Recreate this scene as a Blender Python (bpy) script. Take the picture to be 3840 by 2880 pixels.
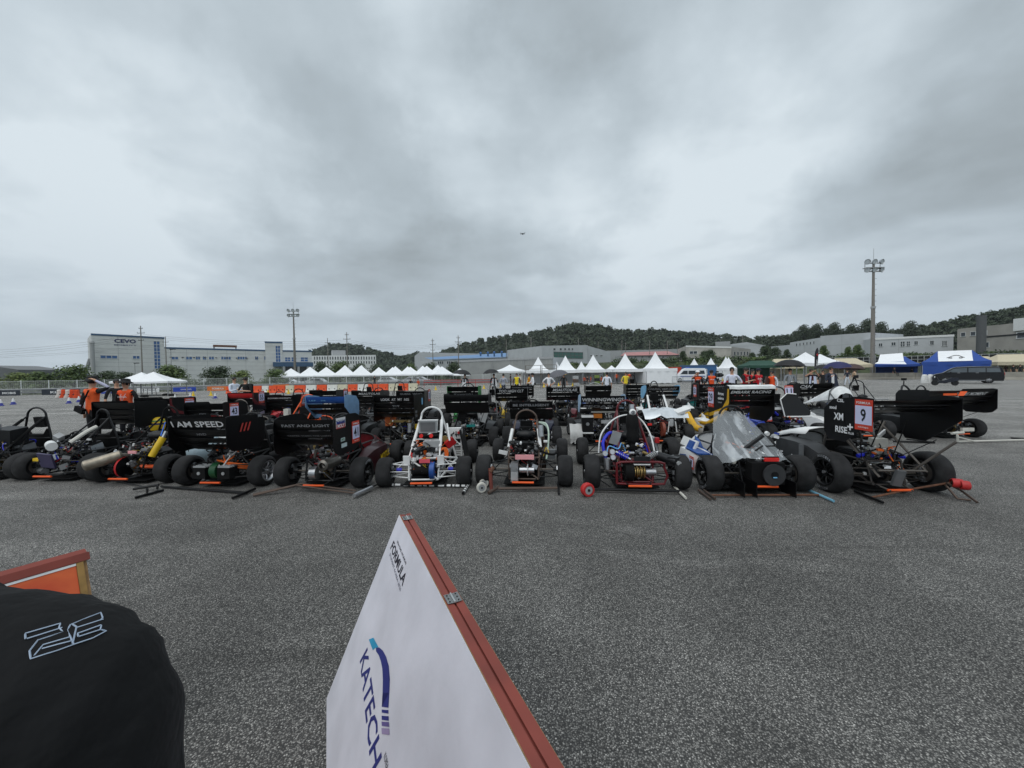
import bpy, bmesh, math, random
from mathutils import Vector, Matrix, Quaternion, noise as mnoise
from mathutils.bvhtree import BVHTree

for o in list(bpy.data.objects): bpy.data.objects.remove(o)
SC = bpy.context.scene
COL = SC.collection
PI = math.pi
R = math.radians
random.seed(7)

# ---------------------------------------------------------------- camera
CAM_H = 1.72
F = 1442.0 / 3840.0                 # focal length over picture width
cd = bpy.data.cameras.new('camera'); cam = bpy.data.objects.new('camera', cd); COL.objects.link(cam)
cd.sensor_fit = 'HORIZONTAL'; cd.sensor_width = 36; cd.lens = 36 * F
cd.clip_start = 0.02; cd.clip_end = 6000
CAM_R = Matrix.Rotation(R(90 - 1.5), 3, 'X') @ Matrix.Rotation(R(-0.8), 3, 'Z')
cam.matrix_world = Matrix.Translation((0, 0, CAM_H)) @ CAM_R.to_4x4()
SC.camera = cam

def ray(px, py):
    return CAM_R @ Vector(((px - 1920) / 1442, -(py - 1440) / 1442, -1))
def G(px, py, z=0.0):
    """the point at height z that is seen at that place of the photograph"""
    r = ray(px, py); t = (z - CAM_H) / r.z
    return Vector((r.x * t, r.y * t, z))
def D(px, py, depth):
    r = ray(px, py); t = depth / r.y
    return Vector((r.x * t, depth, CAM_H + r.z * t))
def X(px, depth):
    return (px - 1920) / 1442 * depth

# ---------------------------------------------------------------- sky and light
SUN_EL, SUN_AZ = R(62), R(-150)
w = bpy.data.worlds.new('World'); SC.world = w; w.use_nodes = True
nt = w.node_tree; nt.nodes.clear(); N = nt.nodes.new; LK = nt.links.new
def wmath(op, a, b=None, clamp=False):
    n = N('ShaderNodeMath'); n.operation = op; n.use_clamp = clamp
    for i, v in enumerate((a, b)):
        if v is None: continue
        if isinstance(v, (int, float)): n.inputs[i].default_value = v
        else: LK(v, n.inputs[i])
    return n.outputs[0]
tc = N('ShaderNodeTexCoord')
dirv = tc.outputs['Generated']
sep = N('ShaderNodeSeparateXYZ'); LK(dirv, sep.inputs[0])
zz = wmath('ADD', wmath('MAXIMUM', sep.outputs[2], 0.0), 0.16)
comb = N('ShaderNodeCombineXYZ')
LK(wmath('DIVIDE', sep.outputs[0], zz), comb.inputs[0]); LK(wmath('DIVIDE', sep.outputs[1], zz), comb.inputs[1])
comb.inputs[2].default_value = 3.7
def wnoise(vec, scale, detail, rough, dist=0.0):
    n = N('ShaderNodeTexNoise'); n.inputs['Scale'].default_value = scale; n.inputs['Detail'].default_value = detail
    n.inputs['Roughness'].default_value = rough; n.inputs['Distortion'].default_value = dist
    LK(vec, n.inputs['Vector']); return n
n1 = wnoise(comb.outputs[0], 0.8, 5, 0.5, 0.3)
n2 = wnoise(comb.outputs[0], 2.1, 5, 0.5, 0.3)
nw = wnoise(dirv, 3.4, 8, 0.62)
warp = N('ShaderNodeVectorMath'); warp.operation = 'MULTIPLY_ADD'
LK(nw.outputs['Color'], warp.inputs[0]); warp.inputs[1].default_value = (0.42, 0.42, 0.42); 
off = N('ShaderNodeVectorMath'); off.operation = 'SUBTRACT'; LK(dirv, off.inputs[0]); off.inputs[1].default_value = (0.21, 0.21, 0.21)
LK(off.outputs[0], warp.inputs[2])
wdir = N('ShaderNodeVectorMath'); wdir.operation = 'NORMALIZE'; LK(warp.outputs[0], wdir.inputs[0])
val = wmath('ADD', wmath('MULTIPLY', wmath('SUBTRACT', n1.outputs['Fac'], 0.5), 0.26), wmath('MULTIPLY', wmath('SUBTRACT', n2.outputs['Fac'], 0.5), 0.3))
n3 = wnoise(comb.outputs[0], 1.15, 5, 0.5, 0.25)
fold = N('ShaderNodeMapRange'); fold.interpolation_type = 'SMOOTHSTEP'; LK(n3.outputs['Fac'], fold.inputs[0])
for i_, q_ in enumerate((.40, .60, -.10, .10)): fold.inputs[i_ + 1].default_value = q_
n4 = wnoise(comb.outputs[0], 4.6, 5, 0.5, .2)
val = wmath('ADD', wmath('ADD', val, fold.outputs[0]), wmath('MULTIPLY', wmath('SUBTRACT', n4.outputs['Fac'], .5), .26))
val = wmath('ADD', val, 0.70)
# the cloud masses of that day: direction, spread (degrees), lighter or darker
MASSES = [((2350, 60), 15, -.27), ((2000, 480), 11, -.05), ((1000, 280), 12, -.13), ((1150, 720), 12, -.12),
          ((1750, 1010), 13, -.13), ((1400, 1020), 10, -.06), ((3600, 380), 14, -.18), ((3750, 900), 13, -.10), ((650, 80), 10, -.05), ((2750, 330), 9, -.06),
          ((330, 420), 12, .16), ((760, 690), 10, .18), ((2500, 640), 12, .17), ((2800, 830), 14, .14), ((1900, 600), 9, .13),
          ((1780, 130), 9, .10), ((2980, 150), 12, .12), ((200, 60), 12, .04), ((2250, 820), 10, .08), ((3350, 700), 11, .06), ((150, 1000), 14, .05)]
for (px, py), spread, amt in MASSES:
    d = ray(px, py).normalized()
    dt = N('ShaderNodeVectorMath'); dt.operation = 'DOT_PRODUCT'; LK(wdir.outputs[0], dt.inputs[0]); dt.inputs[1].default_value = d
    mr = N('ShaderNodeMapRange'); mr.interpolation_type = 'SMOOTHERSTEP'
    LK(dt.outputs['Value'], mr.inputs[0]); mr.inputs[1].default_value = math.cos(R(spread * 1.6)); mr.inputs[2].default_value = 1.0
    mr.inputs[3].default_value = 0; mr.inputs[4].default_value = amt
    val = wmath('ADD', val, mr.outputs[0])
cr = N('ShaderNodeValToRGB'); LK(val, cr.inputs[0])
def lin(c):
    return tuple(((v / 255 + .055) / 1.055) ** 2.4 if v > 10 else v / 255 / 12.92 for v in c)
els = cr.color_ramp.elements
stops = [(0.0, (128, 136, 142)), (0.3, (157, 167, 173)), (0.55, (180, 192, 200)), (0.8, (203, 215, 223)), (1.0, (221, 232, 239))]
while len(els) < len(stops): els.new(0.5)
for e, (p, c) in zip(els, stops): e.position = p; e.color = lin(c) + (1,)
# a plainer, bluer veil low over the horizon
veil = N('ShaderNodeMapRange'); veil.interpolation_type = 'SMOOTHSTEP'
LK(sep.outputs[2], veil.inputs[0]); veil.inputs[1].default_value = -0.02; veil.inputs[2].default_value = 0.36
veil.inputs[3].default_value = 0.66; veil.inputs[4].default_value = 0.0
mx = N('ShaderNodeMix'); mx.data_type = 'RGBA'
LK(veil.outputs[0], mx.inputs[0]); LK(cr.outputs[0], mx.inputs[6]); mx.inputs[7].default_value = lin((188, 201, 212)) + (1,)
sky = N('ShaderNodeTexSky'); sky.sky_type = 'NISHITA'; sky.sun_disc = False
sky.sun_elevation = SUN_EL; sky.sun_rotation = SUN_AZ
bg1 = N('ShaderNodeBackground'); LK(sky.outputs[0], bg1.inputs[0]); bg1.inputs[1].default_value = 0.05
bg2 = N('ShaderNodeBackground'); LK(mx.outputs[2], bg2.inputs[0]); bg2.inputs[1].default_value = 1.0
ms = N('ShaderNodeMixShader'); ms.inputs[0].default_value = 0.97
LK(bg1.outputs[0], ms.inputs[1]); LK(bg2.outputs[0], ms.inputs[2])
wo = N('ShaderNodeOutputWorld'); LK(ms.outputs[0], wo.inputs[0])
ld = bpy.data.lights.new('sun', 'SUN'); ld.energy = 1.5; ld.angle = R(70); ld.color = (1, .985, .96)
sun = bpy.data.objects.new('sun', ld); COL.objects.link(sun)
sdir = Vector((math.sin(SUN_AZ) * math.cos(SUN_EL), math.cos(SUN_AZ) * math.cos(SUN_EL), math.sin(SUN_EL)))
sun.rotation_euler = sdir.to_track_quat('Z', 'Y').to_euler()
vs = SC.view_settings; vs.view_transform = 'Standard'; vs.look = 'None'; vs.exposure = 0.0; vs.gamma = 1; vs.use_curve_mapping = False
SC.render.engine = 'CYCLES'
SC.cycles.max_bounces = 5; SC.cycles.diffuse_bounces = 2; SC.cycles.glossy_bounces = 2
SC.cycles.transparent_max_bounces = 12; SC.cycles.use_denoising = True
SC.cycles.caustics_reflective = False; SC.cycles.caustics_refractive = False

# ---------------------------------------------------------------- materials
MATS = {}
def mat(name, c, rough=.5, metal=0., var=.16, scale=6., bump=0., bscale=40., dirt=0., spec=.5):
    """plain surface with uneven tone, uneven gloss and a little dust; c is the colour as 0-255 sRGB"""
    if name in MATS: return MATS[name]
    m = bpy.data.materials.new(name); m.use_nodes = True; t = m.node_tree; b = t.nodes['Principled BSDF']
    c = lin(c)
    tcn = t.nodes.new('ShaderNodeTexCoord'); nz = t.nodes.new('ShaderNodeTexNoise')
    nz.inputs['Scale'].default_value = scale; nz.inputs['Detail'].default_value = 5; t.links.new(tcn.outputs['Object'], nz.inputs['Vector'])
    r = t.nodes.new('ShaderNodeValToRGB')
    r.color_ramp.elements[0].position = .3; r.color_ramp.elements[1].position = .7
    r.color_ramp.elements[0].color = tuple(v * (1 - var) for v in c) + (1,)
    r.color_ramp.elements[1].color = tuple(min(1, v * (1 + var) + .5 * dirt * .02) for v in c) + (1,)
    t.links.new(nz.outputs['Fac'], r.inputs[0]); t.links.new(r.outputs[0], b.inputs['Base Color'])
    mr = t.nodes.new('ShaderNodeMapRange'); mr.inputs[3].default_value = max(.05, rough - .08); mr.inputs[4].default_value = min(1, rough + .1)
    t.links.new(nz.outputs['Fac'], mr.inputs[0]); t.links.new(mr.outputs[0], b.inputs['Roughness'])
    b.inputs['Metallic'].default_value = metal; b.inputs['Specular IOR Level'].default_value = spec
    if bump:
        n2 = t.nodes.new('ShaderNodeTexNoise'); n2.inputs['Scale'].default_value = bscale; n2.inputs['Detail'].default_value = 4
        t.links.new(tcn.outputs['Object'], n2.inputs['Vector'])
        bp = t.nodes.new('ShaderNodeBump'); bp.inputs['Strength'].default_value = bump; bp.inputs['Distance'].default_value = .02
        t.links.new(n2.outputs['Fac'], bp.inputs['Height']); t.links.new(bp.outputs[0], b.inputs['Normal'])
    MATS[name] = m; return m

black = mat('black_paint', (14, 14, 16), .38, spec=.35)
carbon = mat('black_carbon', (10, 10, 12), .32, var=.3, scale=30, spec=.35)
matt = mat('matt_black', (13, 13, 14), .8, spec=.25)
tyre_m = mat('tyre_rubber', (45, 45, 46), .9, var=.4, scale=7, bump=.3, bscale=120, spec=.25)
dgrey = mat('dark_grey_metal', (42, 43, 45), .45, .5)
grey = mat('grey_plastic', (95, 97, 99), .5)
lgrey = mat('light_grey', (160, 162, 163), .5)
alu = mat('aluminium', (188, 190, 193), .35, .9, scale=14)
steel = mat('steel_tube', (112, 106, 100), .5, .6, scale=18)
white = mat('white_paint', (226, 227, 226), .4, var=.06)
offwhite = mat('off_white', (204, 202, 193), .55, var=.1)
red = mat('red_paint', (176, 26, 30), .42)
dred = mat('dark_red_paint', (98, 18, 26), .38)
brightred = mat('lamp_red', (222, 44, 40), .35)
orange = mat('safety_orange', (238, 92, 28), .5, var=.08)
hv = mat('orange_cable', (226, 104, 30), .55)
yellow = mat('yellow_paint', (224, 186, 34), .45)
blue = mat('blue_paint', (34, 78, 150), .4)
navy = mat('navy_paint', (26, 36, 92), .45)
hose_blue = mat('blue_hose', (28, 40, 190), .4)
sky_blue = mat('pale_blue_paint', (122, 184, 224), .45)
green = mat('green_paint', (46, 130, 62), .45)
dgreen = mat('dark_green_paint', (20, 74, 42), .45)
teal = mat('teal_paint', (20, 126, 122), .45)
gold = mat('gold_paint', (208, 160, 28), .42)
brass = mat('brass', (176, 150, 96), .35, .8)
brown = mat('raw_steel_frame', (92, 78, 70), .5, .45, scale=12)
print_white = mat('white_print', (228, 229, 230), .6, var=.04)
print_grey = mat('grey_print', (150, 152, 156), .6, var=.05)
print_black = mat('black_print', (16, 17, 24), .6, var=.05)
plate_white = mat('number_sheet', (205, 207, 236), .55, var=.04)
plate_red = mat('number_sheet_red', (204, 62, 40), .55, var=.08)
pink = mat('pink_board', (230, 160, 164), .6, var=.1)
skin = mat('skin', (196, 150, 124), .6, var=.06)
hair_m = mat('hair', (20, 18, 18), .55)
glass_d = mat('window_glass', (36, 44, 52), .12, var=.1, scale=1.5)
rust = mat('rusty_steel', (104, 70, 52), .75, .2, var=.35, scale=14)

# ---------------------------------------------------------------- mesh helpers
def basis(d):
    d = Vector(d).normalized()
    a = Vector((0, 0, 1)) if abs(d.z) < .95 else Vector((1, 0, 0))
    u = d.cross(a).normalized(); v = d.cross(u).normalized()
    return u, v
class MB:
    def __init__(s): s.v = []; s.f = []; s.m = []; s.mats = []
    def mi(s, m):
        if m not in s.mats: s.mats.append(m)
        return s.mats.index(m)
    def add(s, vs, fs, m):
        k = len(s.v); i = s.mi(m); s.v += [tuple(p) for p in vs]
        for f in fs: s.f.append([a + k for a in f]); s.m.append(i)
        return s
    def box(s, c, size, m, rot=None, taper=1.0):
        c = Vector(c); hx, hy, hz = size[0] / 2, size[1] / 2, size[2] / 2
        ps = [Vector((x * (taper if z > 0 else 1), y * (taper if z > 0 else 1), z)) for z in (-hz, hz) for x, y in ((-hx, -hy), (hx, -hy), (hx, hy), (-hx, hy))]
        if rot is not None:
            q = rot if isinstance(rot, Matrix) else (Matrix.Rotation(rot[2], 3, 'Z') @ Matrix.Rotation(rot[1], 3, 'Y') @ Matrix.Rotation(rot[0], 3, 'X'))
            ps = [q @ p for p in ps]
        return s.add([c + p for p in ps], [(0, 3, 2, 1), (4, 5, 6, 7), (0, 1, 5, 4), (1, 2, 6, 5), (2, 3, 7, 6), (3, 0, 4, 7)], m)
    def cyl(s, a, b, r, m, r2=None, n=10, caps=True):
        a, b = Vector(a), Vector(b); r2 = r if r2 is None else r2
        u, v = basis(b - a); vs = []
        for p, q in ((a, r), (b, r2)):
            for i in range(n):
                t = 2 * PI * i / n; vs.append(p + (u * math.cos(t) + v * math.sin(t)) * q)
        fs = [(i, (i + 1) % n, n + (i + 1) % n, n + i) for i in range(n)]
        if caps: fs += [tuple(range(n))[::-1], tuple(range(n, 2 * n))]
        return s.add(vs, fs, m)
    def tube(s, pts, r, m, n=7, smooth=0, closed=False, radii=None):
        pts = [Vector(p) for p in pts]
        if smooth: pts = catmull(pts, smooth, closed)
        k = len(pts); vs = []; u = None
        for i, p in enumerate(pts):
            if closed: t = pts[(i + 1) % k] - pts[i - 1]
            else: t = pts[min(i + 1, k - 1)] - pts[max(i - 1, 0)]
            if t.length < 1e-9: t = Vector((0, 0, 1))
            t.normalize()
            if u is None: u = basis(t)[0]
            u = (u - t * u.dot(t))
            u = u.normalized() if u.length > 1e-6 else basis(t)[0]
            v = t.cross(u); rr = radii[min(i, len(radii) - 1)] if radii else r
            for j in range(n):
                a = 2 * PI * j / n; vs.append(p + (u * math.cos(a) + v * math.sin(a)) * rr)
        fs = []
        for i in range(k if closed else k - 1):
            for j in range(n):
                i2 = (i + 1) % k; fs.append((i * n + j, i * n + (j + 1) % n, i2 * n + (j + 1) % n, i2 * n + j))
        if not closed: fs += [tuple(range(n))[::-1], tuple(range((k - 1) * n, k * n))]
        return s.add(vs, fs, m)
    def lathe(s, prof, m, o=(0, 0, 0), axis=(0, 0, 1), n=16, close=False):
        o = Vector(o); ax = Vector(axis).normalized(); u, v = basis(ax); vs = []
        for r, h in prof:
            for i in range(n):
                t = 2 * PI * i / n; vs.append(o + ax * h + (u * math.cos(t) + v * math.sin(t)) * max(r, 1e-4))
        k = len(prof); fs = []
        for a in range(k if close else k - 1):
            b = (a + 1) % k
            for i in range(n): fs.append((a * n + i, a * n + (i + 1) % n, b * n + (i + 1) % n, b * n + i))
        return s.add(vs, fs, m)
    def prism(s, poly, th, mtx, m, side=None):
        """2D outline in the local XY plane of mtx, thickness along its Z (centred)"""
        k = len(poly)
        vs = [mtx @ Vector((x, y, z)) for z in (-th / 2, th / 2) for x, y in poly]
        s.add(vs, [tuple(range(k))[::-1], tuple(range(k, 2 * k))], m)
        return s.add(vs, [(i, (i + 1) % k, k + (i + 1) % k, k + i) for i in range(k)], side or m)
    def loft(s, rings, m, caps=True, closed=True):
        n = len(rings[0]); vs = [p for r_ in rings for p in r_]; fs = []
        for a in range(len(rings) - 1):
            for i in range(n if closed else n - 1):
                j = (i + 1) % n; fs.append((a * n + i, a * n + j, (a + 1) * n + j, (a + 1) * n + i))
        if caps: fs += [tuple(range(n))[::-1], tuple(range((len(rings) - 1) * n, len(rings) * n))]
        return s.add(vs, fs, m)
    def ball(s, c, r, m, n=10, k=6, sc=(1, 1, 1)):
        c = Vector(c); vs = [c + Vector((0, 0, -r * sc[2]))]
        for a in range(1, k):
            ph = -PI / 2 + PI * a / k
            for i in range(n):
                t = 2 * PI * i / n
                vs.append(c + Vector((r * sc[0] * math.cos(ph) * math.cos(t), r * sc[1] * math.cos(ph) * math.sin(t), r * sc[2] * math.sin(ph))))
        vs.append(c + Vector((0, 0, r * sc[2]))); fs = []
        for i in range(n): fs.append((0, 1 + (i + 1) % n, 1 + i))
        for a in range(k - 2):
            for i in range(n): fs.append((1 + a * n + i, 1 + a * n + (i + 1) % n, 1 + (a + 1) * n + (i + 1) % n, 1 + (a + 1) * n + i))
        l = len(vs) - 1; b = 1 + (k - 2) * n
        for i in range(n): fs.append((l, b + i, b + (i + 1) % n))
        return s.add(vs, fs, m)
    def mesh(s, name, smooth=40):
        me = bpy.data.meshes.new(name); me.from_pydata(s.v, [], s.f)
        for m in s.mats: me.materials.append(m)
        me.polygons.foreach_set('material_index', s.m)
        if smooth:
            me.polygons.foreach_set('use_smooth', [True] * len(me.polygons))
            me.set_sharp_from_angle(angle=R(smooth))
        me.update(); return me
    def build(s, name, parent=None, smooth=40):
        return link(name, s.mesh(name, smooth), parent)
def catmull(p, k, closed=False):
    out = []; n = len(p)
    for i in range(n if closed else n - 1):
        if closed: a, b, c, d = p[i - 1], p[i], p[(i + 1) % n], p[(i + 2) % n]
        else: a, b, c, d = p[max(i - 1, 0)], p[i], p[i + 1], p[min(i + 2, n - 1)]
        for j in range(k):
            t = j / k
            out.append(.5 * ((2 * b) + (c - a) * t + (2 * a - 5 * b + 4 * c - d) * t * t + (3 * b - a - 3 * c + d) * t ** 3))
    if not closed: out.append(p[-1])
    return out
def link(name, me, parent=None):
    o = bpy.data.objects.new(name, me); COL.objects.link(o)
    if parent is not None: o.parent = parent
    return o
def empty(name, loc, rz=0.):
    o = bpy.data.objects.new(name, None); o.location = loc; o.rotation_euler = (0, 0, rz); o.empty_display_size = .1; COL.objects.link(o); return o
def tag(o, label, cat=None, group=None, kind=None):
    if label: o['label'] = label
    if cat: o['category'] = cat
    if group: o['group'] = group
    if kind: o['kind'] = kind
    return o
def copy_tree(o, parent=None):
    c = o.copy(); COL.objects.link(c); c.parent = parent
    for ch in o.children: copy_tree(ch, c)
    return c
FRAME = Matrix
def mtx(o, xa, ya):
    """4x4 with origin o, local X along xa, local Y along ya"""
    xa = Vector(xa).normalized(); ya = Vector(ya); ya = (ya - xa * ya.dot(xa)).normalized(); za = xa.cross(ya)
    m = Matrix((xa, ya, za)).transposed().to_4x4(); m.translation = Vector(o); return m
# ---------------------------------------------------------------- lettering
_T = {}
def text_geo(s, bold=.0, shear=0.):
    key = (s, bold, shear)
    if key not in _T:
        c = bpy.data.curves.new('t', 'FONT'); c.body = s; c.size = 1; c.offset = bold; c.shear = shear; c.resolution_u = 2
        o = bpy.data.objects.new('t', c); COL.objects.link(o)
        me = bpy.data.meshes.new_from_object(o.evaluated_get(bpy.context.evaluated_depsgraph_get()))
        vs = [v.co.copy() for v in me.vertices]; fs = [tuple(p.vertices) for p in me.polygons]
        bpy.data.objects.remove(o); bpy.data.curves.remove(c); bpy.data.meshes.remove(me)
        xs = [v.x for v in vs] or [0]; ys = [v.y for v in vs] or [0]
        _T[key] = (vs, fs, min(xs), max(xs), min(ys), max(ys))
    return _T[key]
def put_text(mb, s, m4, width, height, m, bold=.015, shear=0., th=.0):
    """text filling width x height, centred on the origin of m4 and lying in its XY plane"""
    vs, fs, x0, x1, y0, y1 = text_geo(s, bold, shear)
    sx = width / max(x1 - x0, 1e-6); sy = height / max(y1 - y0, 1e-6)
    mb.add([m4 @ Vector(((v.x - (x0 + x1) / 2) * sx, (v.y - (y0 + y1) / 2) * sy, th)) for v in vs], fs, m)

# ================================================================ ground
def node_mat(name, build):
    m = bpy.data.materials.new(name); m.use_nodes = True; t = m.node_tree
    build(t, t.nodes['Principled BSDF']); MATS[name] = m; return m
def nd(t, kind, **kw):
    n = t.nodes.new(kind)
    for k, v in kw.items():
        if k in n.inputs: n.inputs[k].default_value = v
        else: setattr(n, k, v)
    return n
def asphalt_nodes(t, b):
    L = t.links.new
    g = t.nodes.new('ShaderNodeNewGeometry')
    v = nd(t, 'ShaderNodeTexVoronoi', Scale=120.); L(g.outputs['Position'], v.inputs['Vector'])
    sp = t.nodes.new('ShaderNodeSeparateColor'); L(v.outputs['Color'], sp.inputs[0])
    r = t.nodes.new('ShaderNodeValToRGB'); e = r.color_ramp.elements
    e[0].position = 0; e[0].color = (.108, .104, .096, 1); e[1].position = 1; e[1].color = (.58, .56, .52, 1)
    for p, c in ((.3, .165), (.6, .235), (.85, .32), (.95, .42)):
        x = e.new(p); x.color = (c, c * .97, c * .91, 1)
    L(sp.outputs[0], r.inputs[0])
    # bitumen between the stones
    md = nd(t, 'ShaderNodeMapRange'); md.inputs[1].default_value = .25; md.inputs[2].default_value = .62
    md.inputs[3].default_value = 0; md.inputs[4].default_value = 1; L(v.outputs['Distance'], md.inputs[0])
    mix = nd(t, 'ShaderNodeMix', data_type='RGBA'); L(md.outputs[0], mix.inputs[0]); L(r.outputs[0], mix.inputs[6]); mix.inputs[7].default_value = (.05, .0495, .048, 1)
    # worn lanes, patches and faint wheel marks
    def nz(sc, det, stretch=None, rot=0):
        n = nd(t, 'ShaderNodeTexNoise', Scale=sc, Detail=det)
        mp = t.nodes.new('ShaderNodeMapping'); L(g.outputs['Position'], mp.inputs[0])
        if stretch: mp.inputs['Scale'].default_value = stretch
        mp.inputs['Rotation'].default_value[2] = rot
        L(mp.outputs[0], n.inputs['Vector']); return n.outputs['Fac']
    def rng(x, a, bb, lo, hi):
        m = nd(t, 'ShaderNodeMapRange'); m.interpolation_type = 'SMOOTHSTEP'
        for i, q in enumerate((a, bb, lo, hi)): m.inputs[i + 1].default_value = q
        L(x, m.inputs[0]); return m.outputs[0]
    def mul(a, c):
        m = t.nodes.new('ShaderNodeMath'); m.operation = 'MULTIPLY'; L(a, m.inputs[0]); L(c, m.inputs[1]); return m.outputs[0]
    f = rng(nz(.5, 6), .3, .7, .82, 1.16)
    f = mul(f, rng(nz(2.2, 5), .3, .75, .9, 1.12))
    f = mul(f, rng(nz(.55, 5, (.16, 1.25, 1), .25), .54, .72, 1.0, 1.42))
    f = mul(f, rng(nz(1.0, 4, (.09, 1.5, 1), -.5), .60, .68, 1.0, .78))
    f = mul(f, rng(nz(26., 3), .2, .8, .86, 1.14))
    # two pale dusty drag marks before the cars
    sx = t.nodes.new('ShaderNodeSeparateXYZ'); L(g.outputs['Position'], sx.inputs[0])
    def mth(op, a, c):
        m = t.nodes.new('ShaderNodeMath'); m.operation = op
        for i, q in enumerate((a, c)):
            if isinstance(q, (int, float)): m.inputs[i].default_value = q
            else: L(q, m.inputs[i])
        return m.outputs[0]
    wob = mth('MULTIPLY', mth('SUBTRACT', nz(.9, 3), .5), .55); brk = rng(nz(3.5, 4), .35, .6, .25, 1.)
    for nx, ny, c0, w_, t0, t1 in ((.458, .889, 4.26, .16, -2.2, 1.9), (.03, .999, 5.25, .14, -6.4, -3.4), (.2, .98, 3.75, .12, .2, 3.4)):
        dd = mth('ADD', mth('ADD', mth('MULTIPLY', sx.outputs[0], nx), mth('MULTIPLY', sx.outputs[1], ny)), wob)
        dd = mth('ABSOLUTE', mth('SUBTRACT', dd, c0), 0.)
        band = mul(rng(dd, 0., w_, 1., 0.), mul(rng(sx.outputs[0], t0, t0 + .8, 0., 1.), rng(sx.outputs[0], t1 - .8, t1, 1., 0.)))
        f = mul(f, mth('ADD', mth('MULTIPLY', mul(band, brk), .32), 1.))
    # base colour grows paler with distance from the origin, out over the lot
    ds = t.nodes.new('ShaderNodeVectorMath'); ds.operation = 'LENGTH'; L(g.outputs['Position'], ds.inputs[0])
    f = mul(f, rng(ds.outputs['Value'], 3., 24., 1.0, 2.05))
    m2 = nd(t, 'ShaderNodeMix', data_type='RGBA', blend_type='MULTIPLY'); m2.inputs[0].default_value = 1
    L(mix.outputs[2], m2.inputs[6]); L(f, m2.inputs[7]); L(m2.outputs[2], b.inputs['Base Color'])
    b.inputs['Roughness'].default_value = .88; b.inputs['Specular IOR Level'].default_value = .3
    bp = nd(t, 'ShaderNodeBump', Strength=.55, Distance=.004); bp.invert = True
    L(v.outputs['Distance'], bp.inputs['Height']); L(bp.outputs[0], b.inputs['Normal'])
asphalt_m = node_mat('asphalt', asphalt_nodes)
def turf_nodes(t, b):
    L = t.links.new; g = t.nodes.new('ShaderNodeNewGeometry')
    n = nd(t, 'ShaderNodeTexNoise', Scale=.8, Detail=8., Roughness=.7); L(g.outputs['Position'], n.inputs['Vector'])
    r = t.nodes.new('ShaderNodeValToRGB'); e = r.color_ramp.elements
    e[0].position = .3; e[0].color = (.022, .036, .014, 1); e[1].position = .7; e[1].color = (.075, .09, .036, 1)
    L(n.outputs['Fac'], r.inputs[0]); L(r.outputs[0], b.inputs['Base Color']); b.inputs['Roughness'].default_value = .95
turf_m = node_mat('rough_grass', turf_nodes)
mb = MB(); mb.add([(-1000, -150, -.05), (1000, -150, -.05), (1000, 1000, -.05), (-1000, 1000, -.05)], [(0, 1, 2, 3)], turf_m)
tag(mb.build('ground', smooth=0), 'flat grassy land reaching to the horizon', kind='structure')
mb = MB(); mb.add([(-110, -30, 0), (110, -30, 0), (86, 30, 0), (68, 50, 0), (60, 68, 0), (40, 78, 0), (0, 80, 0), (-26, 62, 0), (-48, 51, 0), (-62, 45.5, 0), (-110, 33, 0)], [tuple(range(11))], asphalt_m)
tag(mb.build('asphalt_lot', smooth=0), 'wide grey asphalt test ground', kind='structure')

# ================================================================ leaves and trees
def leaf_mat(name, dark, light):
    def f(t, b):
        L = t.links.new; g = t.nodes.new('ShaderNodeNewGeometry')
        n = nd(t, 'ShaderNodeTexNoise', Scale=1.1, Detail=3.); L(g.outputs['Position'], n.inputs['Vector'])
        r = t.nodes.new('ShaderNodeValToRGB'); e = r.color_ramp.elements
        e[0].position = .3; e[0].color = dark + (1,); e[1].position = .7; e[1].color = light + (1,)
        L(n.outputs['Fac'], r.inputs[0]); L(r.outputs[0], b.inputs['Base Color'])
        b.inputs['Roughness'].default_value = .7
    return node_mat(name, f)
leaf_a = leaf_mat('leaves_green', (.040, .075, .018), (.125, .180, .045))
leaf_b = leaf_mat('leaves_dark', (.022, .042, .018), (.060, .090, .034))
leaf_c = leaf_mat('forest_leaves', (.021, .036, .017), (.043, .062, .027))
leaf_d = leaf_mat('leaves_yellow_green', (.07, .11, .025), (.19, .23, .06))
bark = mat('bark', (78, 66, 56), .9, var=.3, scale=20)
def leaf_cloud(mb, blobs, count, size, m, rnd):
    tot = sum(b[3] ** 2 for b in blobs)
    for cx, cy, cz, r in blobs:
        for _ in range(max(4, int(count * r * r / tot))):
            d = Vector((rnd.gauss(0, 1), rnd.gauss(0, 1), rnd.gauss(0, 1) * .9)).normalized()
            p = Vector((cx, cy, cz)) + d * r * (rnd.random() ** .35) * Vector((1, 1, .72)).length / 1.57
            p.z = cz + (p.z - cz) * .75
            nrm = (d + Vector((rnd.uniform(-.8, .8), rnd.uniform(-.8, .8), rnd.uniform(-.3, .9)))).normalized()
            u, v = basis(nrm); a = rnd.uniform(0, PI); s = size * rnd.uniform(.6, 1.3)
            e1 = (u * math.cos(a) + v * math.sin(a)) * s; e2 = (v * math.cos(a) - u * math.sin(a)) * s * .55
            mb.add([p - e1, p + e2, p + e1, p - e2], [(0, 1, 2, 3)], m)
TREE_MESH = {}
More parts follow.
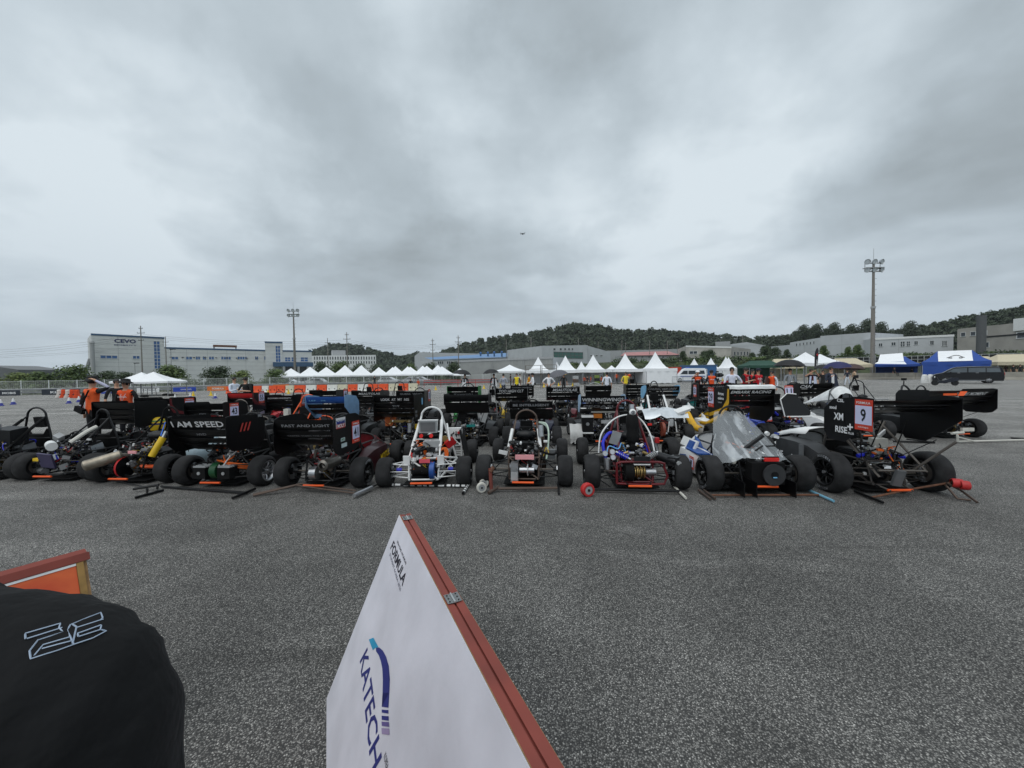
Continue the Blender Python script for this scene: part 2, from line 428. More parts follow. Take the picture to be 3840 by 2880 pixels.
def tree_meshes(kind):
    if kind in TREE_MESH: return TREE_MESH[kind]
    shape, m, seed = kind; rnd = random.Random(seed)
    tk = MB(); cr = MB(); blobs = []
    hh = 1.0                                  # unit tree: 1 m tall, scaled when placed
    tk.tube([(0, 0, 0), (.01, .01, .2), (-.01, .02, .45), (.01, 0, .75)], .03, bark, n=6, smooth=2, radii=[.035, .033, .03, .027, .02, .015, .01])
    nb = 15 if shape == 'wide' else 9
    for i in range(nb):
        a = i * 2.4 + rnd.uniform(-.3, .3); z = (.2 if shape == 'wide' else .3) + (.66 if shape == 'wide' else .58) * (i / (nb - 1))
        rad = (.46 if shape == 'wide' else .26) * (1.05 - .75 * (i / (nb - 1)) ** 1.4) * rnd.uniform(.75, 1.1)
        e = Vector((math.cos(a) * rad, math.sin(a) * rad, z + .03))
        tk.tube([(0, 0, z - .16), e * .5 + Vector((0, 0, (z - .08) * .5)), e], .01, bark, n=4, radii=[.014, .009, .004])
        blobs.append((e.x, e.y, e.z, rnd.uniform(.17, .25)))
        blobs.append((e.x * .5, e.y * .5, z + .06, rnd.uniform(.16, .22)))
    leaf_cloud(cr, blobs, 2600, .036, m, rnd)
    TREE_MESH[kind] = (tk.mesh('trunk'), cr.mesh('crown', 0)); return TREE_MESH[kind]
def tree(px, depth, top, label, shape='wide', m=leaf_a, seed=1, wid=1.0, base=0., group='trees behind the fence'):
    p = D(px, top, depth); h = p.z - base
    e = empty('tree', (p.x, depth, base), seed * 1.3); tk, cr = tree_meshes((shape, m, seed))
    for nme, me in (('trunk', tk), ('crown', cr)):
        o = link(nme, me, e); o.scale = (h * wid, h * wid, h)
    return tag(e, label, 'tree', group)

# ================================================================ hills with their forest
HILLS = [
    ('hill', 'low wooded hill behind the white office building', [(1130, 1330), (1172, 1320), (1200, 1306), (1240, 1293), (1290, 1289), (1330, 1293), (1400, 1309), (1460, 1326), (1500, 1334), (1540, 1327), (1580, 1321), (1640, 1330), (1700, 1345)], 560, 560, 120),
    ('hill', 'broad wooded hill behind the peaked tents', [(1500, 1352), (1560, 1337), (1640, 1321), (1700, 1299), (1760, 1279), (1840, 1263), (1920, 1251), (2000, 1238), (2080, 1226), (2150, 1211), (2200, 1213), (2260, 1219), (2330, 1231), (2450, 1233), (2550, 1239), (2650, 1246), (2720, 1254), (2800, 1258), (2900, 1262), (3000, 1270)], 470, 430, 150),
    ('hill', 'wooded hill rising at the right above the grey halls', [(2780, 1275), (2860, 1258), (2960, 1241), (3020, 1229), (3060, 1219), (3150, 1226), (3300, 1227), (3360, 1224), (3420, 1219), (3500, 1202), (3560, 1187), (3640, 1167), (3720, 1152), (3800, 1143), (3900, 1131), (4100, 1115), (4400, 1100)], 300, 215, 70),
]
floor_m = mat('forest_floor', (46, 54, 38), .95, var=.3, scale=.1)
forest = MB(); frnd = random.Random(3)
protos = []
for k in range(6):
    q = MB(); blobs = [(frnd.uniform(-.5, .5), frnd.uniform(-.5, .5), frnd.uniform(-.2, .5), frnd.uniform(.45, .7)) for _ in range(5)]
    leaf_cloud(q, blobs, 60, .36, leaf_c, frnd); protos.append(q)
fv, ff = [], []
for nm, lab, prof, z0, z1, dep in HILLS:
    pts = [D(px, py, z0 + (z1 - z0) * (i / (len(prof) - 1))) for i, (px, py) in enumerate(prof)]
    pts = catmull(pts, 4)
    mb = MB(); rows = []
    for j, (fy, fh) in enumerate(((-1.0, 0), (-.75, .22), (-.5, .5), (-.25, .8), (0, 1), (.4, .8), (1.2, 0))):
        rows.append([Vector((p.x * (1 + dep * fy / p.y), p.y + dep * fy, max(-.2, (p.z - 4.5) * fh))) for p in pts])
    mb.loft(rows, floor_m, caps=False, closed=False)
    tag(mb.build(nm), lab, kind='structure')
    # crowns over the near slope and along the ridge
    step = 3.5 * (z0 + z1) / 2 / 430
    for i in range(len(pts) - 1):
        a, b = pts[i], pts[i + 1]; n = max(1, int((b - a).length / step))
        for q in range(n):
            t = (q + frnd.random()) / n
            for fy, fh in ((0, 1), (-.035, .97), (-.07, .945), (-.11, .912), (-.15, .88), (-.2, .84), (-.25, .795), (-.3, .74), (-.36, .66), (-.42, .595), (-.48, .525), (-.55, .45), (-.62, .37), (-.7, .28), (-.79, .19), (-.9, .09)):
                fy2 = fy + frnd.uniform(-.04, .04); p = a.lerp(b, t)
                h0 = max(0, (p.z - 4.5)) * fh
                base = Vector((p.x * (1 + dep * fy2 / p.y) + frnd.uniform(-2, 2), p.y + dep * fy2, h0))
                s = step * frnd.uniform(.7, 1.25) * (1.25 if frnd.random() < .06 else 1); pr = frnd.choice(protos); an = frnd.uniform(0, 6.28)
                ca, sa = math.cos(an) * s, math.sin(an) * s; kk = len(fv); zc = base.z + s * .3 + frnd.uniform(-.5, 1.0)
                fv += [(base.x + v[0] * ca - v[1] * sa, base.y + v[0] * sa + v[1] * ca, zc + v[2] * s) for v in pr.v]
                ff += [[c + kk for c in f] for f in pr.f]
me = bpy.data.meshes.new('forest'); me.from_pydata(fv, [], ff); me.materials.append(leaf_c)
tag(link('forest', me), 'dense dark green woodland covering the hills', kind='stuff')
del fv, ff

# raised bank behind the tents on the right
def bank_pt(px, depth, h): return Vector((X(px, depth), depth, h))
bank = MB(); rows = []
for dep, h in ((84, -.1), (88, 1.2), (93, 3.6), (97, 4.4), (260, 5.0), (330, -.1)):
    rows.append([bank_pt(px, dep * (1.0 if px < 2700 else 1.0 - .12 * (px - 2700) / 1200) if dep < 200 else dep, h * (.35 if px < 1800 else .8 if px < 2300 else 1)) for px in (1500, 1700, 1800, 2000, 2300, 2700, 3100, 3500, 3900, 4400)])
bank.loft(rows, turf_m, caps=False, closed=False)
tag(bank.build('embankment'), 'grassy bank behind the tents', kind='structure')
bush = MB(); brnd = random.Random(5)
for i in range(420):
    px = brnd.uniform(1990, 3840); dp = brnd.uniform(88, 97) * (1.0 if px < 2700 else 1.0 - .12 * (px - 2700) / 1200)
    h = 4.4 * min(1, max(0.05, (dp / (1.0 if px < 2700 else 1.0 - .12 * (px - 2700) / 1200) - 86) / 10)) * (.8 if px < 2300 else 1)
    if px > 3000 and h < 3: continue
    p = bank_pt(px, dp, h); s = brnd.uniform(.7, 1.5)
    leaf_cloud(bush, [(p.x + brnd.uniform(-s, s), dp + brnd.uniform(-s, s) * .5, h + s * .35, s * .8) for _ in range(3)], 70, .25, leaf_b if brnd.random() < .7 else leaf_a, brnd)
tag(bush.build('undergrowth', smooth=0), 'dense shrubs growing over the bank behind the tents', kind='stuff')
verge = MB()
for i in range(260):
    t = brnd.random(); p = Vector((-95, 40.5, 0)).lerp(Vector((-62, 47.8, 0)), t) if brnd.random() < .4 else Vector((-62, 47.8, 0)).lerp(Vector((-20, 66, 0)), t)
    s = brnd.uniform(.3, .7); leaf_cloud(verge, [(p.x, p.y + brnd.uniform(.2, 3), s * .3, s) for _ in range(2)], 36, .16, leaf_a if brnd.random() < .6 else leaf_d, brnd)
tag(verge.build('verge_weeds', smooth=0), 'tall weeds along the guard rail and fence', kind='stuff')

# ================================================================ buildings
panel_m = mat('sandwich_panel', (208, 210, 209), .6, var=.05, scale=.6)
panel2_m = mat('grey_panel', (184, 187, 190), .6, var=.06, scale=.5)
concrete = mat('concrete', (150, 146, 136), .85, var=.18, scale=1.2, bump=.2, bscale=8)
roof_blue = mat('blue_trim', (58, 88, 120), .5, var=.08)
shut = mat('corrugated_grey', (150, 152, 150), .6, var=.08, scale=.8)
win_m = mat('blue_window', (54, 96, 150), .15, var=.25, scale=.7)
win_d = mat('dark_window', (58, 64, 70), .15, var=.25, scale=.7)
frame_m = mat('window_frame', (206, 208, 208), .5, var=.05)
class Face:
    """one upright wall between two points; gives places on it from where they stand in the photograph"""
    def __init__(s, a, b, z0=0.):
        s.a = Vector((a[0], a[1], 0)); s.b = Vector((b[0], b[1], 0)); s.u = (s.b - s.a).normalized(); s.n = Vector((s.u.y, -s.u.x, 0))
        s.L = (s.b - s.a).length; s.z0 = z0
    def at(s, px, py):
        r = ray(px, py); c = Vector((0, 0, CAM_H)); t = (s.a - c).dot(s.n) / r.dot(s.n); p = c + r * t
        return (p - s.a).dot(s.u), p.z
    def P(s, u, z, d=0.): return s.a + s.u * u + s.n * d + Vector((0, 0, z))
    def m(s, u, z, d=0.): return mtx(s.P(u, z, d), s.u, (0, 0, 1))
def fpx(pa, za, pb, zb): return Face((X(pa, za), za), (X(pb, zb), zb))
def wall_block(name, parent, f, z0, z1, depth, m, z1b=None, seams=0, cap=None, u0=0., u1=None):
    """a block behind the wall f with panel joints; the roof line may slope"""
    u1 = f.L if u1 is None else u1; z1b = z1 if z1b is None else z1b; b = MB()
    vs = [f.P(u, z, d) for d in (0, -depth) for u, z in ((u0, z0), (u1, z0), (u1, z1b), (u0, z1))]
    b.add(vs, [(0, 1, 2, 3), (5, 4, 7, 6), (1, 5, 6, 2), (4, 0, 3, 7), (3, 2, 6, 7)], m)
    o = b.build(name, parent, 0)
    if seams:
        g = MB(); k = int((z1 - z0) / seams)
        for i in range(1, k):
            z = z0 + i * seams; g.box(f.P((u0 + u1) / 2, z, .02), (.05, .05, .05), dgrey) if False else None
            vs = [f.P(u, z + dz, .015) for dz in (-.035, .035) for u in (u0, u1)]
            g.add(vs, [(0, 1, 3, 2)], lgrey)
        for i in range(1, int((u1 - u0) / 6)):
            u = u0 + i * 6; g.add([f.P(u + du, z, .02) for z in (z0, min(z1, z1b) - .1) for du in (-.04, .04)], [(0, 1, 3, 2)], lgrey)
        if g.f: g.build('panel_joint', o, 0)
    if cap:
        c = MB(); d1, d2 = .12, -depth
        for dz0, dz1 in ((-.45, .12),):
            c.add([f.P(u0 - .1, z1 + dz0, d1), f.P(u1 + .1, z1b + dz0, d1), f.P(u1 + .1, z1b + dz1, d1), f.P(u0 - .1, z1 + dz1, d1),
                   f.P(u0 - .1, z1 + dz1, -.6), f.P(u1 + .1, z1b + dz1, -.6)], [(0, 1, 2, 3), (3, 2, 5, 4)], cap)
        c.build('roof_edge', o, 0)
    return o
_WIN = {}
def window(parent, f, u0, u1, z0, z1, cols=1, rows=1, glass=win_m, fr=frame_m, rec=.12):
    """frame, mullions and recessed panes; alike windows share their mesh"""
    w_, h_ = round(u1 - u0, 1), round(z1 - z0, 1); key = (w_, h_, cols, rows, glass.name, fr.name)
    if key not in _WIN:
        b = MB(); p = MB(); t = min(.14, w_ * .08)
        b.box((0, h_ / 2 - t / 2, .02), (w_, t, .14), fr); b.box((0, -h_ / 2 + t / 2, .04), (w_ + .1, t, .2), fr)
        for i in range(cols + 1): b.box((-w_ / 2 + t / 2 + (w_ - t) * i / cols, 0, .01), (t, h_ - t * 2, .11), fr)
        for j in range(1, rows): b.box((0, -h_ / 2 + h_ * j / rows, 0), (w_ - t, t, .09), fr)
        p.box((0, 0, .0), (w_ - .05, h_ - .05, .03), glass)
        _WIN[key] = (b.mesh('window', 0), p.mesh('pane', 0))
    o = link('window', _WIN[key][0], parent); o.matrix_local = f.m((u0 + u1) / 2, (z0 + z1) / 2, .0)
    link('pane', _WIN[key][1], o)
    return o
def win_px(parent, f, x0, y0, x1, y1, cols=1, rows=1, glass=win_m, fr=frame_m):
    u0, z1 = f.at(x0, y0); u1, z0 = f.at(x1, y1); return window(parent, f, u0, u1, z0, z1, cols, rows, glass, fr)

# the long factory on the left with its tall sign block
B = tag(empty('factory', (0, 0, 0)), 'long pale panelled factory with a blue company sign high on its tall end', 'building')
f1 = fpx(350, 125, 622, 138.5); h1 = f1.at(350, 1252)[1]
wl = wall_block('tall_block', B, f1, 0, h1, 24, panel_m, f1.at(622, 1266)[1], seams=1.5, cap=roof_blue)
win_px(wl, f1, 374, 1331, 442, 1346, 3, 1); win_px(wl, f1, 496, 1333, 526, 1347, 2, 1)
win_px(wl, f1, 574, 1278, 604, 1383, 2, 8)
sg = MB()
for txt, x0, y0, x1, y1 in (('CEVO', 428, 1270, 510, 1288), ('MOBILITY', 428, 1291, 512, 1298)):
    u0, z1 = f1.at(x0, y0); u1, z0 = f1.at(x1, y1)
    put_text(sg, txt, f1.m((u0 + u1) / 2, (z0 + z1) / 2, .12), u1 - u0, z1 - z0, navy, bold=.03 if txt == 'CEVO' else .012)
sg.build('wall_sign', wl, 0)
du = MB()
for px, w_ in ((338, 1.0),):
    p = D(px, 1285, 123); du.cyl((p.x, 123.5, 0), (p.x, 123.5, p.z), .55, lgrey, n=10)
    du.cyl((p.x, 123.5, p.z), (p.x, 123.5, p.z + .7), .75, lgrey, .4, n=10)
du.build('flue', B)
rp = MB(); a, b_ = D(310, 1400, 124), D(338, 1345, 124); rp.tube([(a.x, 124, a.z - 2), (b_.x, 124, b_.z)], .5, lgrey, n=6); rp.build('conveyor_duct', B)
f2 = fpx(622, 138.6, 1000, 158); h2 = f2.at(640, 1303)[1]
wm = wall_block('low_block', B, f2, 0, h2, 30, panel_m, f2.at(1000, 1313)[1], seams=1.6, cap=roof_blue)
for x0, x1, c in ((642, 670, 2), (654, 654, 0), (695, 722, 2), (733, 752, 2), (759, 774, 2), (782, 804, 2), (828, 867, 4), (890, 927, 4), (955, 969, 2), (990, 999, 1)):
    if c: win_px(wm, f2, x0, 1336, x1, 1349, c, 1)
ub = MB()
for i in range(9):
    u = f2.L * (i + .5) / 9.5
    ub = MB(); ub.box(f2.P(u, h2 * .73, .1), (.5, .3, .35), grey); ub.build('wall_lamp', wm)
rk = MB(); p0, p1 = f2.at(803, 1291), f2.at(887, 1308)
for u in (p0[0], p1[0]): rk.cyl(f2.P(u, h2, -3), f2.P(u, p0[1], -3), .18, dgrey, n=6)
rk.box(f2.P((p0[0] + p1[0]) / 2, p0[1] - .4, -3), (abs(p1[0] - p0[0]) + .6, 1.2, .8), rust, (0, 0, math.atan2(f2.u.y, f2.u.x))); rk.build('roof_rack', wm)
f3 = fpx(998, 156, 1063, 159)
wt = wall_block('stair_tower', B, f3, 0, f3.at(1030, 1282)[1], 12, panel_m, seams=1.6, cap=roof_blue)
win_px(wt, f3, 1032, 1296, 1053, 1358, 2, 5)
f4 = fpx(1063, 159.2, 1172, 165)
wo_ = wall_block('office_block', B, f4, 0, f4.at(1110, 1315)[1], 20, panel_m, seams=1.6, cap=roof_blue)
for x0, x1 in ((1068, 1090), (1092, 1110), (1126, 1156)): win_px(wo_, f4, x0, 1339, x1, 1356, 2, 2)
cn = MB(); u0, z1 = f4.at(1023, 1359); u1, z0 = f4.at(1172, 1375)
cn.add([f4.P(u, z, d) for d in (.3, 3.2) for u, z in ((u0, z0), (u1, z0), (u1, z1), (u0, z1))], [(3, 2, 1, 0), (4, 5, 6, 7), (0, 1, 5, 4), (2, 3, 7, 6), (1, 2, 6, 5), (3, 0, 4, 7)], roof_blue)
for u in (u0 + 3.8, u0 + 9, u1 - 2): cn.cyl(f4.P(u, 0, 2.8), f4.P(u, z0, 2.8), .5, lgrey, n=8)
cn.build('entrance_canopy', B, 0)
dk = MB(); dk.add([f4.P(u, z, .06) for u, z in ((u0 + 3, 0), (u1 - .5, 0), (u1 - .5, z0), (u0 + 3, z0))], [(0, 1, 2, 3)], win_d); dk.build('entrance_glazing', B, 0)

B = tag(empty('office_building', (0, 0, 0)), 'white office building with tall narrow windows below the low wooded hill', 'building')
f = fpx(1172, 215, 1412, 232); zt = f.at(1172, 1334)[1]
wl = wall_block('wall', B, f, 0, zt, 18, white, f.at(1412, 1331)[1])
for row, (y0, y1) in enumerate(((1337, 1349), (1354, 1364))):
    for i in range(24):
        a = 1177 + i * 9.75; win_px(wl, f, a, y0, a + 5.2, y1, 1, 1, win_d, white)
pb = MB(); u0, z1 = f.at(1250, 1311); u1, z0 = f.at(1300, 1330)
pb.add([f.P(u, z, d) for d in (-5, -13) for u, z in ((u0, z0 - 1), (u1, z0 - 1), (u1, z1), (u0, z1))], [(0, 1, 2, 3), (3, 2, 6, 7), (1, 5, 6, 2), (4, 0, 3, 7)], lgrey); pb.build('penthouse', B, 0)

def hall(name, label, pa, za, pb, zb, ya, yb, depth, m, base=0., seams=0, cap=None, wins=(), glass=win_d):
    B = tag(empty(name, (0, 0, 0)), label, 'building')
    f = fpx(pa, za, pb, zb)
    o = wall_block('wall', B, f, base, f.at(pa, ya)[1], depth, m, f.at(pb, yb)[1], seams=seams, cap=cap)
    for wn in wins: win_px(o, f, *wn, glass=glass)
    return B, f, o
hall('warehouse', 'far grey warehouse left of the blue-roofed hall', 1575, 205, 1800, 215, 1321, 1326, 40, panel2_m)
B, f, o = hall('factory_hall', 'long white hall with a blue vented roof below the broad hill', 1625, 150, 2036, 172, 1347, 1333, 30, panel2_m, wins=[(1640 + i * 34, 1354, 1664 + i * 34, 1366, 3, 1) for i in range(6)])
rf = MB(); pa, pb2 = f.at(1750, 1336), f.at(2036, 1307)
rf.add([f.P(0, f.at(1625, 1350)[1], .4), f.P(f.L, f.at(2036, 1335)[1], .4), f.P(f.L, f.at(2036, 1312)[1], -14), f.P(0, f.at(1700, 1336)[1], -14)], [(0, 1, 2, 3)], mat('blue_roof_sheet', (96, 136, 180), .5, var=.12, scale=.5))
ro = rf.build('roof', B, 0)
for px in (1800, 1828, 1852, 1881, 1905, 1958, 1987, 2012):
    v = MB(); q = D(px, 1318 - (px - 1800) * .045, 162); v.cyl((q.x, 165, q.z - 3), (q.x, 165, q.z - .6), .35, roof_blue, n=8); v.ball((q.x, 165, q.z - .5), .5, mat('vent_blue', (58, 104, 160), .5), 8, 6); v.build('roof_vent', ro)
# corrugated shed in front
B = tag(empty('corrugated_shed', (0, 0, 0)), 'low grey corrugated shed behind the umbrellas', 'building')
f = fpx(1728, 76, 2075, 71); zt = f.at(1728, 1354)[1]; zb = f.at(2075, 1340)[1]
b = MB(); n = 130; top = []; bot = []
for i in range(n + 1):
    u = f.L * i / n; d = .05 if i % 2 else 0; z = zt + (zb - zt) * i / n; top.append(f.P(u, z, d)); bot.append(f.P(u, 0, d))
b.loft([bot, top], shut, caps=False, closed=False); b.build('cladding', B, 0)
b = MB(); b.add([f.P(0, zt, -.05), f.P(f.L, zb, -.05), f.P(f.L, zb + .5, -14), f.P(0, zt + .5, -14), f.P(0, 0, -.05), f.P(0, 0, -14), f.P(f.L, 0, -.05), f.P(f.L, 0, -14)], [(0, 1, 2, 3), (4, 0, 3, 5), (6, 7, 2, 1)], panel2_m); b.build('roof', B, 0)
b = MB(); b.add([f.P(-.2, zt - .25, .14), f.P(f.L + .2, zb - .25, .14), f.P(f.L + .2, zb + .12, .14), f.P(-.2, zt + .12, .14)], [(0, 1, 2, 3)], lgrey); b.build('gutter', B, 0)
b = MB()
for u in (f.L * .36, f.L * .7): b.cyl(f.P(u, 0, .12), f.P(u, zt - .2, .12), .06, lgrey, n=6)
b.build('downpipe', B)
b = MB(); b.add([f.P(-.5, 0, .3), f.P(f.L, 0, .3), f.P(f.L, .55, .3), f.P(-.5, .55, .3)], [(0, 1, 2, 3)], concrete); b.build('plinth', B, 0)

B, f, o = hall('factory_building', 'pale building with green glazing on the bank left of centre', 2033, 130, 2205, 140, 1297, 1294, 24, panel2_m, wins=[(2074, 1305, 2084, 1314), (2098, 1305, 2107, 1314), (2115, 1305, 2123, 1314), (2130, 1305, 2137, 1314), (2143, 1305, 2150, 1314)])
u0, z1 = f.at(2076, 1319); u1, z0 = f.at(2186, 1345)
window(o, f, u0, u1, z0, z1, 7, 2, mat('green_glass', (70, 108, 100), .2), grey)
hall('workshop_hall', 'grey hall with a falling roof line beside the green glazing', 2206, 141, 2290, 150, 1297, 1320, 20, panel2_m, wins=[(2212, 1331, 2222, 1337), (2232, 1331, 2242, 1337), (2250, 1331, 2260, 1337)])
hall('low_hall', 'long low pale hall far behind the central tents', 2280, 190, 2580, 190, 1315, 1308, 22, lgrey)
B, f, o = hall('pink_roof_house', 'low house with a faded pink roof in the middle distance', 2330, 160, 2545, 158, 1333, 1330, 14, lgrey, wins=[(2352 + i * 26, 1336, 2362 + i * 26, 1342) for i in range(7)])
b = MB(); b.add([f.P(-.5, f.at(2330, 1334)[1], .8), f.P(f.L + .5, f.at(2545, 1331)[1], .8), f.P(f.L - 2, f.at(2530, 1312)[1], -8), f.P(3, f.at(2345, 1318)[1], -8)], [(0, 1, 2, 3)], mat('pink_roof_sheet', (172, 118, 116), .6, var=.15, scale=.6)); b.build('roof', B, 0)
hall('concrete_building', 'pale concrete building with a white parapet right of the central tents', 2573, 140, 2742, 136, 1297, 1301, 20, mat('pale_render', (176, 172, 165), .8, scale=.5), cap=white, wins=[(2585, 1316, 2615, 1328, 2, 1), (2640, 1318, 2656, 1328), (2664, 1318, 2676, 1328)])
hall('concrete_annex', 'stepped concrete annex beside the white parapet building', 2743, 140, 2815, 143, 1300, 1309, 18, mat('grey_render', (150, 148, 144), .8, scale=.5), wins=[(2752 + i * 12, 1318, 2758 + i * 12, 1332) for i in range(5)])
B, f, o = hall('gable_hall', 'grey gabled hall behind the concrete annex', 2690, 185, 2870, 178, 1297, 1294, 24, panel2_m)
b = MB(); b.add([f.P(-.2, f.at(2690, 1298)[1], .1), f.P(f.L + .2, f.at(2870, 1296)[1], .1), f.P(f.L * .62, f.at(2800, 1283)[1], .1), f.P(f.L * .62, f.at(2800, 1283)[1], -20)], [(0, 1, 2), (1, 3, 2), (0, 2, 3)], panel2_m); b.build('gable', B, 0)
b = MB(); u0, z1 = f.at(2682, 1282); u1, z0 = f.at(2738, 1300)
b.add([f.P(u, z, d) for d in (.5, -6) for u, z in ((u0, z0), (u1, z0), (u1, z1), (u0, z1))], [(0, 1, 2, 3), (3, 2, 6, 7)], lgrey); b.build('roof_house', B, 0)
hall('end_hall', 'low grey hall at the left end of the row on the right bank', 2892, 150, 2964, 140, 1300, 1293, 16, panel2_m, 3.5)
B, f, o = hall('grey_factory', 'big light grey factory left of the tall right lamp mast', 2962, 140, 3076, 128, 1285, 1266, 20, panel2_m, 3.5, seams=2.2, wins=[(2985 + i * 13, 1288 - i * 1.6, 2990 + i * 13, 1297 - i * 1.6) for i in range(6)])
f = fpx(3076, 128, 3262, 116)
o = wall_block('tall_wall', B, f, 3.5, f.at(3076, 1260)[1], 20, panel2_m, f.at(3262, 1247)[1], seams=3)
B, f, o = hall('grey_workshop', 'light grey workshop with small windows right of the tall lamp mast', 3264, 112, 3574, 104, 1270, 1256, 18, panel2_m, 3.5, seams=2.4, cap=white,
    wins=[(3294, 1287, 3310, 1300, 2, 1), (3342, 1283, 3359, 1296, 2, 1), (3376, 1280, 3393, 1300, 2, 2), (3399, 1280, 3413, 1298, 2, 2), (3428, 1279, 3442, 1293, 2, 1), (3487, 1277, 3502, 1292, 2, 1), (3531, 1277, 3553, 1298, 4, 1)])
B, f, o = hall('corner_building', 'grey beige building with dark windows cut by the right edge', 3588, 98, 3960, 80, 1234, 1196, 18, mat('beige_render', (160, 156, 150), .8, scale=.4), 3.2,
    wins=[(3603, 1247, 3622, 1262), (3639, 1244, 3660, 1259), (3680, 1240, 3703, 1256), (3691, 1283, 3710, 1303), (3812, 1246, 3850, 1268)])
b = MB(); u0, z1 = f.at(3805, 1196); u1, z0 = f.at(3900, 1216)
b.add([f.P(u, z, d) for d in (.3, -6) for u, z in ((u0, z0 - 1), (u1, z0 - 1), (u1, z1), (u0, z1))], [(0, 1, 2, 3), (3, 2, 6, 7), (4, 0, 3, 7)], white); b.build('roof_block', B, 0)
b = MB(); u0, z0 = f.at(3690, 1267); u1, _ = f.at(3840, 1258)
b.add([f.P(u, z, .1) for u, z in ((u0, z0), (u1, z0), (u1, z0 + .35), (u0, z0 + .35))], [(0, 1, 2, 3)], dgrey); b.build('string_course', B, 0)
hall('far_shed', 'dark grey roofed shed at the far left edge', -40, 190, 70, 190, 1370, 1386, 20, grey)
hall('far_low_factory', 'low blue-grey factory between the left trees and the sign building', 60, 210, 330, 205, 1389, 1390, 18, mat('blue_grey_panel', (136, 146, 154), .6), wins=[(195, 1397, 225, 1405, 3, 1)])

# ================================================================ poles, wires, lamp masts
pole_m = mat('pole_concrete', (128, 124, 118), .8)
POLES = [(527, 1222, 112, 'left of the sign building front'), (620, 1263, 132, 'in front of the corner of the sign building'), (1228, 1268, 150, 'left of the white office building'), (1300, 1246, 118, 'tallest before the white office building'),
         (1622, 1270, 140, 'in front of the grey warehouse'), (1718, 1258, 125, 'left of the corrugated shed'), (1898, 1272, 150, 'above the blue-roofed hall'), (1991, 1263, 140, 'at the right end of the blue roof'), (2169, 1270, 160, 'before the green glazing'), (2243, 1280, 170, 'above the falling roof hall'),
         (2332, 1275, 170, 'left of the central peaked tents'), (2346, 1284, 175, 'shorter twin left of the central tents'), (2436, 1276, 160, 'above the tallest peaked tent'), (2502, 1278, 160, 'right of the tallest peaked tent'), (2541, 1284, 170, 'left of the white parapet building'), (2785, 1256, 190, 'above the stepped annex')]
top_at = {}
for i, (px, py, dp, where) in enumerate(POLES):
    p = D(px, py, dp); e = tag(empty('utility_pole', (p.x, dp, 0)), 'concrete power pole with crossarms ' + where, 'power pole', 'power poles along the road')
    b = MB(); b.cyl((0, 0, 0), (0, 0, p.z), .2, pole_m, .11, n=8); b.build('post', e)
    for k, (dz, wd) in enumerate(((.6, 1.1), (1.6, 2.2), (3.2, 1.6)) if i in (0, 3, 4, 5) else ((1.4, 2.0),)):
        b = MB(); b.box((0, 0, p.z - dz * 1.3), (wd, .12, .12), dgrey)
        for s in (-.9, 0, .9): b.cyl((s * wd / 2, 0, p.z - dz * 1.3), (s * wd / 2, 0, p.z - dz * 1.3 + .3), .06, lgrey, n=5)
        b.build('crossarm', e)
    top_at[px] = Vector((p.x, dp, p.z))
def wire(name, label, pts, drop, sag=.8, n=3):
    b = MB()
    for k in range(n):
        for a, c in zip(pts[:-1], pts[1:]):
            a2 = a + Vector((0, (k - 1) * .5, -drop[0] - drop[1] * k)); c2 = c + Vector((0, (k - 1) * .5, -drop[0] - drop[1] * k))
            L = [a2.lerp(c2, t / 8) - Vector((0, 0, 4 * sag * (t / 8) * (1 - t / 8))) for t in range(9)]
            b.tube(L, .022, dgrey, n=3)
    tag(b.build(name), label, 'power line')
wire('power_line', 'upper power wires running from the left edge past the sign building', [D(-250, 1285, 96), top_at[527], top_at[1300]], (2.4, .5), 1.2)
wire('power_line', 'lower power wires crossing the sign building wall', [D(-250, 1310, 110), top_at[620], top_at[1228]], (2.6, .4), .8, 2)
wire('power_line', 'power wires sagging between the office poles and the grey warehouse', [top_at[1300], top_at[1622], top_at[1718], top_at[1898]], (2.2, .5), 1.2)
def mast(px, py, dp, label, floor=0.):
    p = D(px, py, dp); H = p.z; e = tag(empty('floodlight_mast', (p.x, dp, 0)), label, 'light mast', 'floodlight masts')
    b = MB(); b.cyl((0, 0, 0), (0, 0, H * .62), .34, pole_m, .27, n=12); b.cyl((0, 0, H * .62), (0, 0, H), .22, pole_m, .17, n=10); b.cyl((0, 0, H * .62 - .25), (0, 0, H * .62 + .1), .36, lgrey, n=12)
    b.cyl((0, 0, H), (0, 0, H + 2.4), .03, lgrey, n=5); b.build('post', e)
    b = MB(); b.box((0, 0, H - .9), (3.0, .9, .1), lgrey); b.box((0, 0, H - 1.5), (3.0, .14, .14), lgrey); b.box((0, 0, H - .1), (2.8, .14, .14), lgrey)
    for s in (-1.3, 1.3): b.cyl((s, .2, H - 1.5), (s, .2, H), .05, lgrey, n=5)
    b.build('lamp_frame', e)
    for k, (sx, sz) in enumerate(((-1.25, .1), (0, .1), (1.25, .1), (-1.25, -1.25), (0, -1.25), (1.25, -1.25))):
        b = MB(); ax = Vector((sx * .25, -1, -.25)).normalized(); o_ = Vector((sx, -.2, H + sz))
        b.lathe([(.08, -.45), (.3, -.3), (.44, .0), (.46, .1), (.40, .1), (.34, 0)], alu, o_, ax, 12); b.cyl(o_ + ax * .0, o_ + ax * .04, .40, mat('lamp_glass', (188, 196, 200), .15), n=12)
        b.build('floodlight', e)
    b = MB()
    for z in range(4, int(H), 1): b.cyl((.3, 0, z * .95), (.55, 0, z * .95), .025, dgrey, n=4)
    b.build('climbing_rung', e)
mast(1100, 1166, 105, 'tall grey floodlight mast at the left behind the white tents')
mast(3276, 985, 66, 'tallest grey floodlight mast at the right beside the blue tents')
